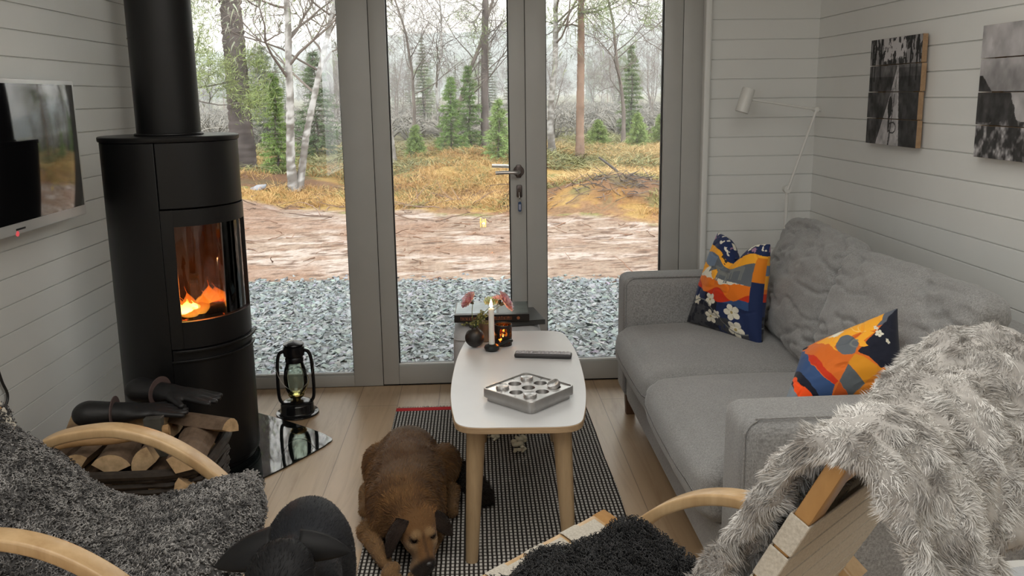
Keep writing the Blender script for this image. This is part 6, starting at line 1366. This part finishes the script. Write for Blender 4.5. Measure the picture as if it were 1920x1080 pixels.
field('heather', 'low brown and green heather shrubs among the grass', 52000, (-6, 5.0), (9.2, 18), lambda x, y: (y > edge2(x) + 0.2) & (nz_(x, y, 1.1, 28) > 0.50), 0.14, 0.011, (0.10, 0.085, 0.035), (0.24, 0.21, 0.075), 12, 0.7)
field('blueberry_shrubs', 'olive green low shrubs along the back of the heath', 52000, (-9, 7.0), (13.0, 26), lambda x, y: nz_(x, y, 0.6, 38) > 0.47, 0.26, 0.016, (0.11, 0.105, 0.05), (0.24, 0.23, 0.10), 14, 0.7)
field('thicket_undergrowth', 'grey brown brushwood filling the thicket behind the heath', 60000, (-22, 16), (18.5, 50), lambda x, y: (np.abs(x + 0.05 * y) < y * 0.42) & (nz_(x, y, 0.35, 48) > 0.36), 0.85, 0.03, (0.10, 0.088, 0.075), (0.20, 0.18, 0.15), 16, 0.5)

# ------------------------------------------------------------------ trees
BIRCH, TWIGC, PINEB, REDB = (0.36, 0.34, 0.32), (0.13, 0.105, 0.09), (0.085, 0.068, 0.062), (0.17, 0.11, 0.08)
def bark_tube(m, P, r, n, kind, rg):
    """trunk with painted-on bark pattern as vertex colours (dense rings)"""
    m0 = m.n; s = np.linspace(0, 1, max(len(P), 2)); k = max(12, int(np.linalg.norm(P[-1] - P[0]) / 0.03)); S = np.linspace(0, 1, k); Q = np.stack([np.interp(S, s, P[:, i]) for i in range(3)], 1); R = np.interp(S, s, r)
    m.tube(Q, R * (1 + 0.05 * rg.normal(size=k)), n); V = m.V[-1]
    if kind == 'birch': nn = 0.5 * vnoise(V * (16, 16, 34), 1.0, 5) + 0.5 * fbm(V * (22, 22, 10), 1.0, 3, 9); C = lerp(np.tile(BIRCH, (len(V), 1)), (0.10, 0.085, 0.07), sstep(0.44, 0.58, nn) * 0.8) * (0.8 + 0.3 * vnoise(V, 9, 6))[:, None]; C = lerp(C, (0.12, 0.10, 0.085), (V[:, 2] < 0.9) * sstep(0.40, 0.55, vnoise(V, 14, 7)) * 0.8)
    elif kind == 'pine': nn = fbm(V * (18, 18, 5), 1.0, 3, 5); C = np.array(PINEB) * (0.45 + 1.2 * nn)[:, None]
    elif kind == 'red': nn = fbm(V * (12, 12, 5), 1.0, 3, 5); C = np.array(REDB) * (0.5 + 1.0 * nn)[:, None]
    else: C = np.tile(TWIGC, (len(V), 1)) * (0.7 + 0.6 * vnoise(V, 7, 3))[:, None]
    m.C[-1] = C
def grow(m, tips, p, d, L, r, depth, rg, up=0.15, wig=0.16, kids=4, col=TWIGC):
    P = twig(p, d, L, r, rg, wig, 6); P[:, 2] += up * L * np.linspace(0, 1, 6) ** 2; m.tube(P, np.linspace(r, r * 0.35, 6), 5 if depth > 1 else 4, cap=False, col=tuple(np.array(col) * rg.uniform(0.75, 1.2)))
    if depth <= 0: tips.append((P[-1], unit(P[-1] - P[-2]), r)); return
    for k in range(kids):
        i = rg.integers(2, 6); dd = unit(P[i] - P[i - 1]); nd = unit(dd + rg.normal(size=3) * 0.75 + (0, 0, 0.1)); grow(m, tips, P[i], nd, L * rg.uniform(0.38, 0.62), r * 0.5, depth - 1, rg, up, wig, kids, col)
def strips_from(tips, n, L, w, c0, c1, rg, spread=0.9, droop=-0.3, at=None):
    T = np.array([t[0] for t in tips]); Dd = np.array([t[1] for t in tips]); i = rg.integers(0, len(T), n); P = T[i] + (rg.normal(size=(n, 3)) * at if at is not None else 0); d = Dd[i] + rg.normal(size=(n, 3)) * spread; tn = rg.random((n, 1))
    return hair_strips(P, d, rg.uniform(0.5, 1.2, n) * L, w, np.array([0, 0, droop]), np.array(c0) + (np.array(c1) - np.array(c0)) * tn, 2)
def birch(seed, H, r0, lean=(0, 0), trunks=1, full=1.0, kind='birch', leaf=0, lichen=False, firstbranch=0.25, w=0.010):
    rg = np.random.default_rng(seed); tm, bm_, tips = MB(), MB(), []
    for q in range(trunks):
        d = np.array([lean[0] + rg.normal() * 0.05 + (q * 0.16 if trunks > 1 else 0), lean[1] + rg.normal() * 0.05, 1.0]); n = 11; P = [np.array([q * 0.04, 0, -0.1])]
        for i in range(n): d = unit(d + rg.normal(size=3) * 0.10 + (0, 0, 0.07)); P.append(P[-1] + d * H / n * (1 - 0.1 * q))
        P = np.array(P); R = r0 * (1 - 0.82 * np.linspace(0, 1, n + 1)) * (1 - 0.15 * q); R[0] *= 1.35; bark_tube(tm, P, R, 9, kind, rg)
        nb = int(17 * full)
        for b in range(nb):
            t = firstbranch + (1 - firstbranch) * (b + rg.random()) / nb; i = min(n - 1, int(t * n)); f = t * n - i; p = P[i] * (1 - f) + P[i + 1] * f; a = rg.uniform(0, 2 * PI)
            grow(bm_, tips, p, (math.cos(a), math.sin(a), rg.uniform(0.35, 1.0)), H * (0.30 - 0.16 * t) * rg.uniform(0.7, 1.2), R[i] * 0.42, 2, rg, 0.12, 0.16, 4)
        tips.append((P[-1], d, 0.01))
    parts = [bm_.arrays(), strips_from(tips, int(len(tips) * 9), 0.30, w * 0.6, (0.09, 0.07, 0.06), (0.19, 0.16, 0.14), rg, 0.8, -0.25, 0.10)]
    if lichen: parts.append(strips_from(tips, len(tips) * 5, 0.10, 0.02, (0.12, 0.13, 0.09), (0.30, 0.31, 0.22), rg, 0.6, -1.0, 0.16))
    V, F, C = merge(*[(a, list(b), c) for a, b, c in parts]); out = [('trunk', tm.arrays(), M['bark']), ('branches', (V, F, C), M['bark'])]
    if leaf: out.append(('foliage', strips_from(tips, leaf, 0.07, 0.02, (0.09, 0.12, 0.035), (0.22, 0.25, 0.08), rg, 1.0, -0.2, 0.14), M['needles']))
    return out
def spruce(seed, H, W_, n=9000, c0=(0.055, 0.085, 0.03), c1=(0.16, 0.23, 0.07), lv=22, thin=1.0):
    rg = np.random.default_rng(seed); tm = MB(); P = np.stack([rg.normal(size=9) * 0.01 * H, rg.normal(size=9) * 0.01 * H, np.linspace(-0.05, H, 9)], 1); bark_tube(tm, P, np.linspace(H * 0.013, H * 0.002, 9), 7, 'pine', rg)
    bm_ = MB(); root, dr, ll = [], [], []
    for l in range(lv):
        t = 0.06 + 0.93 * l / lv; z = t * H; R = W_ * (1 - t) ** 0.8 * (1 if t > 0.15 else 0.75)
        for b in range(6):
            a = rg.uniform(0, 2 * PI); e = np.array([math.cos(a) * R, math.sin(a) * R, -0.15 * R + 0.25 * R * t]) * rg.uniform(0.6, 1.15); p0 = np.array([0, 0, z]); Q = p0 + np.linspace(0, 1, 4)[:, None] * e + np.array([0, 0, -0.12 * R]) * (np.linspace(0, 1, 4)[:, None] ** 2 - np.linspace(0, 1, 4)[:, None]); bm_.tube(Q, np.linspace(0.006, 0.002, 4) * H, 4, cap=False, col=TWIGC)
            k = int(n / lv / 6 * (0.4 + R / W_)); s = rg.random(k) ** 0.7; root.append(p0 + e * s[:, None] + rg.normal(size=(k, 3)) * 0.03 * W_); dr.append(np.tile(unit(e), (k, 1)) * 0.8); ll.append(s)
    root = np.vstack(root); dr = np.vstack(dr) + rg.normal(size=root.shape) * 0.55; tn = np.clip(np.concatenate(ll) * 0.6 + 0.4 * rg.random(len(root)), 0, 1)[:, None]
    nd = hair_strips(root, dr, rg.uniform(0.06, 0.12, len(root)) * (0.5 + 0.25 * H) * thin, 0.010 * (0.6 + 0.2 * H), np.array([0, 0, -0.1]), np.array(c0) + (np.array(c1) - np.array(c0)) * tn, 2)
    return [('trunk', tm.arrays(), M['bark']), ('branches', bm_.arrays(), M['bark']), ('foliage', nd, M['needles'])]
def pine(seed, H, r0, lean=(0, 0), first=0.5, kind='pine', nb=16, tuft=9000, Lb=0.22, c0=(0.075, 0.10, 0.04), c1=(0.20, 0.25, 0.09), rgup=0.0, tw=0.009, tl=0.085):
    rg = np.random.default_rng(seed); tm = MB(); n = 10; d = np.array([lean[0], lean[1], 1.0]); P = [np.array([0, 0, -0.15])]
    for i in range(n): d = unit(d + rg.normal(size=3) * 0.018); P.append(P[-1] + d * H / n)
    P = np.array(P); R = r0 * (1 - 0.6 * np.linspace(0, 1, n + 1)); R[0] *= 1.25; bark_tube(tm, P, R, 12, kind, rg); bm_, tips = MB(), []
    for b in range(nb):
        t = first + (1 - first) * (b + rg.random()) / nb; i = min(n - 1, int(t * n)); f = t * n - i; p = P[i] * (1 - f) + P[i + 1] * f; a = rg.uniform(0, 2 * PI); grow(bm_, tips, p, (math.cos(a), math.sin(a), rg.uniform(-0.15, 0.45)), H * Lb * (1.1 - 0.6 * t) * rg.uniform(0.6, 1.2), R[i] * 0.30, 2, rg, 0.12, 0.2, 4, (0.10, 0.085, 0.075))
    nd = strips_from(tips, tuft, tl, tw, c0, c1, rg, 1.0, -0.05, 0.09)
    return [('trunk', tm.arrays(), M['bark']), ('branches', bm_.arrays(), M['bark']), ('foliage', nd, M['needles'])]
def plant(name, label, parts, x, y, rz=0, s=1, group=None):
    t = thing(name, label, 'tree', (x, y, float(gz(np.array([x]), np.array([y]))[0])), rz, group); t.scale = (s, s, s)
    for nm, (V, F, C), mt in parts: link(nm, mesh_data(nm, V, F if isinstance(F, list) else [F], mt, True, C), t)
    return t
ux = lambda u, y: y * (u - 891) / 1573.
plant('pine_tree', 'thick dark pine trunk right of the stove pipe', pine(1, 10.0, 0.200, (0.0, 0), 0.33, 'pine', 12, 7000, 0.09), ux(473, 14), 14.0)
plant('pine_tree', 'bushy light green pine partly hidden behind the stove pipe', pine(12, 5.2, 0.06, (-0.03, 0), 0.22, 'red', 20, 30000, 0.17, (0.10, 0.13, 0.045), (0.26, 0.30, 0.11), tl=0.12), ux(385, 13.5), 13.5)
plant('birch_tree', 'forked birch with lichen hung branches, left of the wide door post', birch(2, 5.2, 0.066, (0.02, 0), 2, 1.1, 'birch', 500, True, 0.30), ux(562, 12), 12.0)
plant('birch_tree', 'straight pale birch half hidden by the wide door post', birch(5, 8.0, 0.075, (-0.01, 0), 1, 0.8, 'birch', 0, False, 0.45), ux(742, 14.5), 14.5)
plant('pine_tree', 'slim dark pine trunk seen left of the door handle', pine(6, 8.0, 0.075, (0, 0), 0.30, 'pine', 12, 6000, 0.17), ux(911, 16), 16.0)
plant('pine_tree', 'leaning reddish pine with sparse green crown in the right door pane', pine(9, 5.6, 0.072, (0.015, 0), 0.40, 'red', 22, 16000, 0.22), ux(1086, 14), 14.0)
plant('birch_tree', 'birch close to the right edge of the double door stiles', birch(14, 6.0, 0.058, (0.01, 0), 1, 1.2, 'birch', 200, True, 0.3), ux(1036, 14.5), 14.5)
plant('birch_tree', 'bare wide branched birch in the middle of the right pane', birch(16, 4.6, 0.045, (0.0, 0), 1, 1.2, 'dark', 0, False, 0.22), ux(1165, 17), 17.0)
plant('birch_tree', 'thin pale birch at the right edge of the right pane', birch(17, 4.4, 0.04, (0.0, 0), 1, 1.0, 'birch', 0, False, 0.3), ux(1243, 16), 16.0)
plant('birch_tree', 'bare dark birch with spreading crown in the centre pane', birch(18, 4.9, 0.05, (0.0, 0), 1, 1.4, 'dark', 0, False, 0.2), ux(858, 17), 17.0)
plant('birch_tree', 'slender pale stemmed birch left of the two green spruces', birch(19, 4.2, 0.035, (0.0, 0), 1, 0.9, 'birch', 0, False, 0.3), ux(833, 16.5), 16.5)
plant('birch_tree', 'thin bare birch left in the centre pane', birch(20, 4.3, 0.04, (0.0, 0), 1, 1.1, 'dark', 0, False, 0.25), ux(780, 18), 18.0)
SP = [(537, 13.2, 1.55, 0.34, 'bright green young spruce between the thick pine and the forked birch', (0.075, 0.11, 0.03), (0.20, 0.28, 0.08)), (610, 16, 1.95, 0.62, 'dark green young spruce beside the wide door post', (0.045, 0.07, 0.035), (0.12, 0.17, 0.07)), (852, 15.5, 1.45, 0.36, 'left one of two narrow green spruces in the centre pane', (0.06, 0.10, 0.03), (0.17, 0.26, 0.07)), (884, 16.0, 1.65, 0.36, 'right one of two narrow green spruces in the centre pane', (0.055, 0.09, 0.03), (0.15, 0.23, 0.07)), (937, 13.6, 0.98, 0.34, 'small bright spruce touching the left door stile', (0.08, 0.12, 0.035), (0.24, 0.33, 0.11)), (1192, 15.0, 0.70, 0.30, 'tiny green spruce low in the right pane', (0.09, 0.13, 0.04), (0.24, 0.31, 0.10)), (1120, 15.5, 0.55, 0.34, 'low green spruce bush right of the leaning pine', (0.08, 0.12, 0.035), (0.22, 0.28, 0.09)), (786, 15.0, 0.60, 0.28, 'small green spruce at the left of the centre pane', (0.07, 0.11, 0.03), (0.20, 0.27, 0.08)), (1180, 20.0, 2.2, 0.42, 'narrow dark spruce behind the bare birch in the right pane', (0.05, 0.075, 0.03), (0.13, 0.18, 0.06)), (520, 19.5, 2.2, 0.6, 'grey green spruce behind the thick pine trunk', (0.06, 0.075, 0.045), (0.15, 0.17, 0.10)), (1235, 15.5, 0.62, 0.3, 'small green spruce at the far right of the right pane', (0.09, 0.12, 0.04), (0.22, 0.28, 0.09))]
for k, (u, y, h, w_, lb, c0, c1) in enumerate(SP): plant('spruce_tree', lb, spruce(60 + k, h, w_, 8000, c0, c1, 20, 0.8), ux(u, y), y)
# hazy thicket behind
rg = np.random.default_rng(77)
VAR = [('birch_tree', birch(101, 6.2, 0.06, (0.02, 0), 1, 1.1, 'dark', 0, False, 0.2, 0.014)), ('birch_tree', birch(102, 5.6, 0.055, (-0.03, 0), 1, 1.2, 'birch', 0, False, 0.25, 0.014)), ('birch_tree', birch(103, 6.8, 0.06, (0.04, 0), 2, 0.8, 'dark', 400, False, 0.2, 0.014)),
       ('birch_tree', birch(104, 5.0, 0.05, (0, 0), 1, 1.3, 'dark', 0, False, 0.15, 0.014)), ('pine_tree', pine(105, 7.2, 0.085, (0, 0), 0.35, 'pine', 20, 9000, 0.20, tw=0.02, tl=0.14)), ('spruce_tree', spruce(106, 6.5, 0.95, 7000, (0.045, 0.06, 0.03), (0.11, 0.14, 0.065), 30, 0.7)), ('spruce_tree', spruce(107, 5.2, 0.70, 6000, (0.055, 0.075, 0.035), (0.13, 0.17, 0.07), 26, 0.7)), ('pine_tree', pine(108, 5.8, 0.07, (0.02, 0), 0.25, 'red', 22, 9000, 0.22, tw=0.02, tl=0.14))]
LB = {'birch_tree': 'bare grey birch standing in the hazy thicket behind the heath', 'pine_tree': 'grey green pine standing in the hazy thicket behind the heath', 'spruce_tree': 'dark narrow spruce standing in the hazy thicket behind the heath'}
protos = {}; cnt = 0
for k in range(210):
    y = 23 + 120 * rg.random() ** 1.1; x = y * rg.uniform(-0.42, 0.31); i = rg.choice(8, p=[0.2, 0.15, 0.13, 0.13, 0.10, 0.11, 0.09, 0.09]); nm, parts = VAR[i]; s = rg.uniform(0.62, 1.0) * np.interp(y, [20, 35, 60, 130], [0.42, 0.50, 0.66, 1.05])
    if i not in protos: o = plant(nm, LB[nm], parts, x, y, rg.uniform(0, 6), s, 'trees of the hazy thicket'); protos[i] = o
    else:
        o = copy_tree(protos[i]); o.location = (x, y, float(gz(np.array([x]), np.array([y]))[0])); o.rotation_euler = (0, 0, rg.uniform(0, 6)); o.scale = (s, s, s)
    o['group'] = {'birch_tree': 'birches of the hazy thicket', 'pine_tree': 'pines of the hazy thicket', 'spruce_tree': 'spruces of the hazy thicket'}[nm]
# ------------------------------------------------------------------ hills and haze
def hill(name, x0, x1, y0, y1, hf, nx, ny, c, seed):
    X, Y = np.meshgrid(np.linspace(x0, x1, nx), np.linspace(y0, y1, ny), indexing='ij'); P = np.stack([X.ravel(), Y.ravel()], 1); r = (Y - y0) / (y1 - y0)
    Z = hf(X) * np.sin(np.clip(r, 0, 1) * PI / 2) ** 1.2 + (fbm(P, 0.02, 4, seed).reshape(X.shape) - 0.5) * 0.12 * hf(X) * np.sin(r * PI) + (vnoise(P, 0.35, seed + 3).reshape(X.shape)) * 3.0 * (hf(X) > 0) * np.sin(np.clip(r, 0, 1) * PI) ** 0.3
    n = fbm(P, 0.012, 4, seed + 1); C = lerp(np.tile(c, (len(P), 1)), (0.16, 0.15, 0.14), sstep(0.45, 0.62, n) * 0.8)
    return tag(link(name, mesh_data(name, np.stack([X, Y, Z], -1), grid_faces(nx, ny), M['soil'], True, C)), kind='structure')
hill('hills', -330, 260, 200, 400, lambda X: 25.5 + 3.0 * np.sin(X / 60. + 0.9) + 0.030 * X, 240, 90, (0.05, 0.065, 0.055), 71)
hill('mountain', -400, 700, 450, 800, lambda X: 34 + 48 * np.exp(-((X - 185) / 120.) ** 2) + 12 * np.exp(-((X + 60) / 90.) ** 2), 200, 60, (0.08, 0.085, 0.095), 72)
hz = NT('autumn_haze'); hz.N.remove(hz.b); vs = hz.n('ShaderNodeVolumeScatter'); vs.inputs['Color'].default_value = (0.86, 0.93, 1.0, 1); vs.inputs['Density'].default_value = HAZE; vs.inputs['Anisotropy'].default_value = 0.2; hz.l(vs.outputs[0], hz.out.inputs['Volume'])
m = MB(); m.bb(-900, 1300, 11.0, 1800, -8, 260); o = m.build('mist', hz.m, smooth=False); tag(o, 'thin misty haze hanging over the forest and hills', 'mist', kind='stuff')
# ------------------------------------------------------------------ camera, light, view
def cam_setup():
    f, cy, pt, yw, rl, H = 1602.66, 486.50, 0.1882, 0.0427, -0.0145, 1.4017
    F = np.array([math.sin(yw) * math.cos(pt), math.cos(yw) * math.cos(pt), -math.sin(pt)])
    R = np.array([math.cos(yw), -math.sin(yw), 0.]); U = np.cross(R, F)
    R2 = math.cos(rl) * R + math.sin(rl) * U; U2 = -math.sin(rl) * R + math.cos(rl) * U
    cd = bpy.data.cameras.new('camera'); c = bpy.data.objects.new('camera', cd); COL.objects.link(c)
    c.matrix_world = Matrix(((R2[0], U2[0], -F[0], 0), (R2[1], U2[1], -F[1], 0), (R2[2], U2[2], -F[2], H), (0, 0, 0, 1)))
    cd.sensor_fit = 'HORIZONTAL'; cd.sensor_width = 36; cd.lens = f / 1920 * 36
    cd.shift_y = -(540 - cy) / 1920; cd.clip_start = 0.03; cd.clip_end = 5000
    SC.camera = c
cam_setup()
W = bpy.data.worlds.new('overcast'); SC.world = W; W.use_nodes = True
nt = W.node_tree; bg = nt.nodes['Background']
tc = nt.nodes.new('ShaderNodeTexCoord'); sp = nt.nodes.new('ShaderNodeSeparateXYZ'); nt.links.new(tc.outputs['Generated'], sp.inputs[0])
cr = nt.nodes.new('ShaderNodeValToRGB'); e = cr.color_ramp.elements
e[0].position = 0.0; e[0].color = (0.30, 0.30, 0.30, 1); e[1].position = 0.02; e[1].color = (0.86, 0.90, 0.95, 1)
n2 = e.new(0.6); n2.color = (0.94, 0.975, 1.0, 1)
nt.links.new(sp.outputs['Z'], cr.inputs[0]); nt.links.new(cr.outputs[0], bg.inputs['Color'])
bg.inputs['Strength'].default_value = SKY
def area(name, loc, rot, sx, sy, power, color=(1, 1, 1), portal=False, spread=PI):
    l = bpy.data.lights.new(name, 'AREA'); l.shape = 'RECTANGLE'; l.size = sx; l.size_y = sy; l.energy = power; l.color = color; l.spread = spread
    if portal: l.cycles.is_portal = True
    o = bpy.data.objects.new(name, l); o.location = loc; o.rotation_euler = rot; COL.objects.link(o); return o
area('gable_daylight', (-0.18, 4.19, 1.08), (-PI / 2, 0, 0), 2.6, 2.16, 10, portal=True)
area('side_window_daylight', (XL - 0.07, -1.65, 1.35), (0, -PI / 2, 0), 1.5, 1.5, 10, portal=True)
area('ceiling_fill', (0.05, 1.1, 2.40), (0, 0, 0), 2.2, 2.2, CEILP, (1.0, 0.97, 0.92))  # unseen fill panel added under the ceiling to brighten sofa, table and walls
SC.view_settings.view_transform = 'Standard'; SC.view_settings.look = 'None'; SC.view_settings.exposure = EXPO
SC.view_settings.gamma = 1.0; SC.view_settings.use_curve_mapping = False
SC.cycles.use_denoising = True; SC.cycles.max_bounces = 10; SC.cycles.diffuse_bounces = 5; SC.cycles.transparent_max_bounces = 16
SC.cycles.volume_bounces = 1; SC.cycles.sample_clamp_indirect = 6.0; SC.cycles.caustics_reflective = False; SC.cycles.caustics_refractive = False
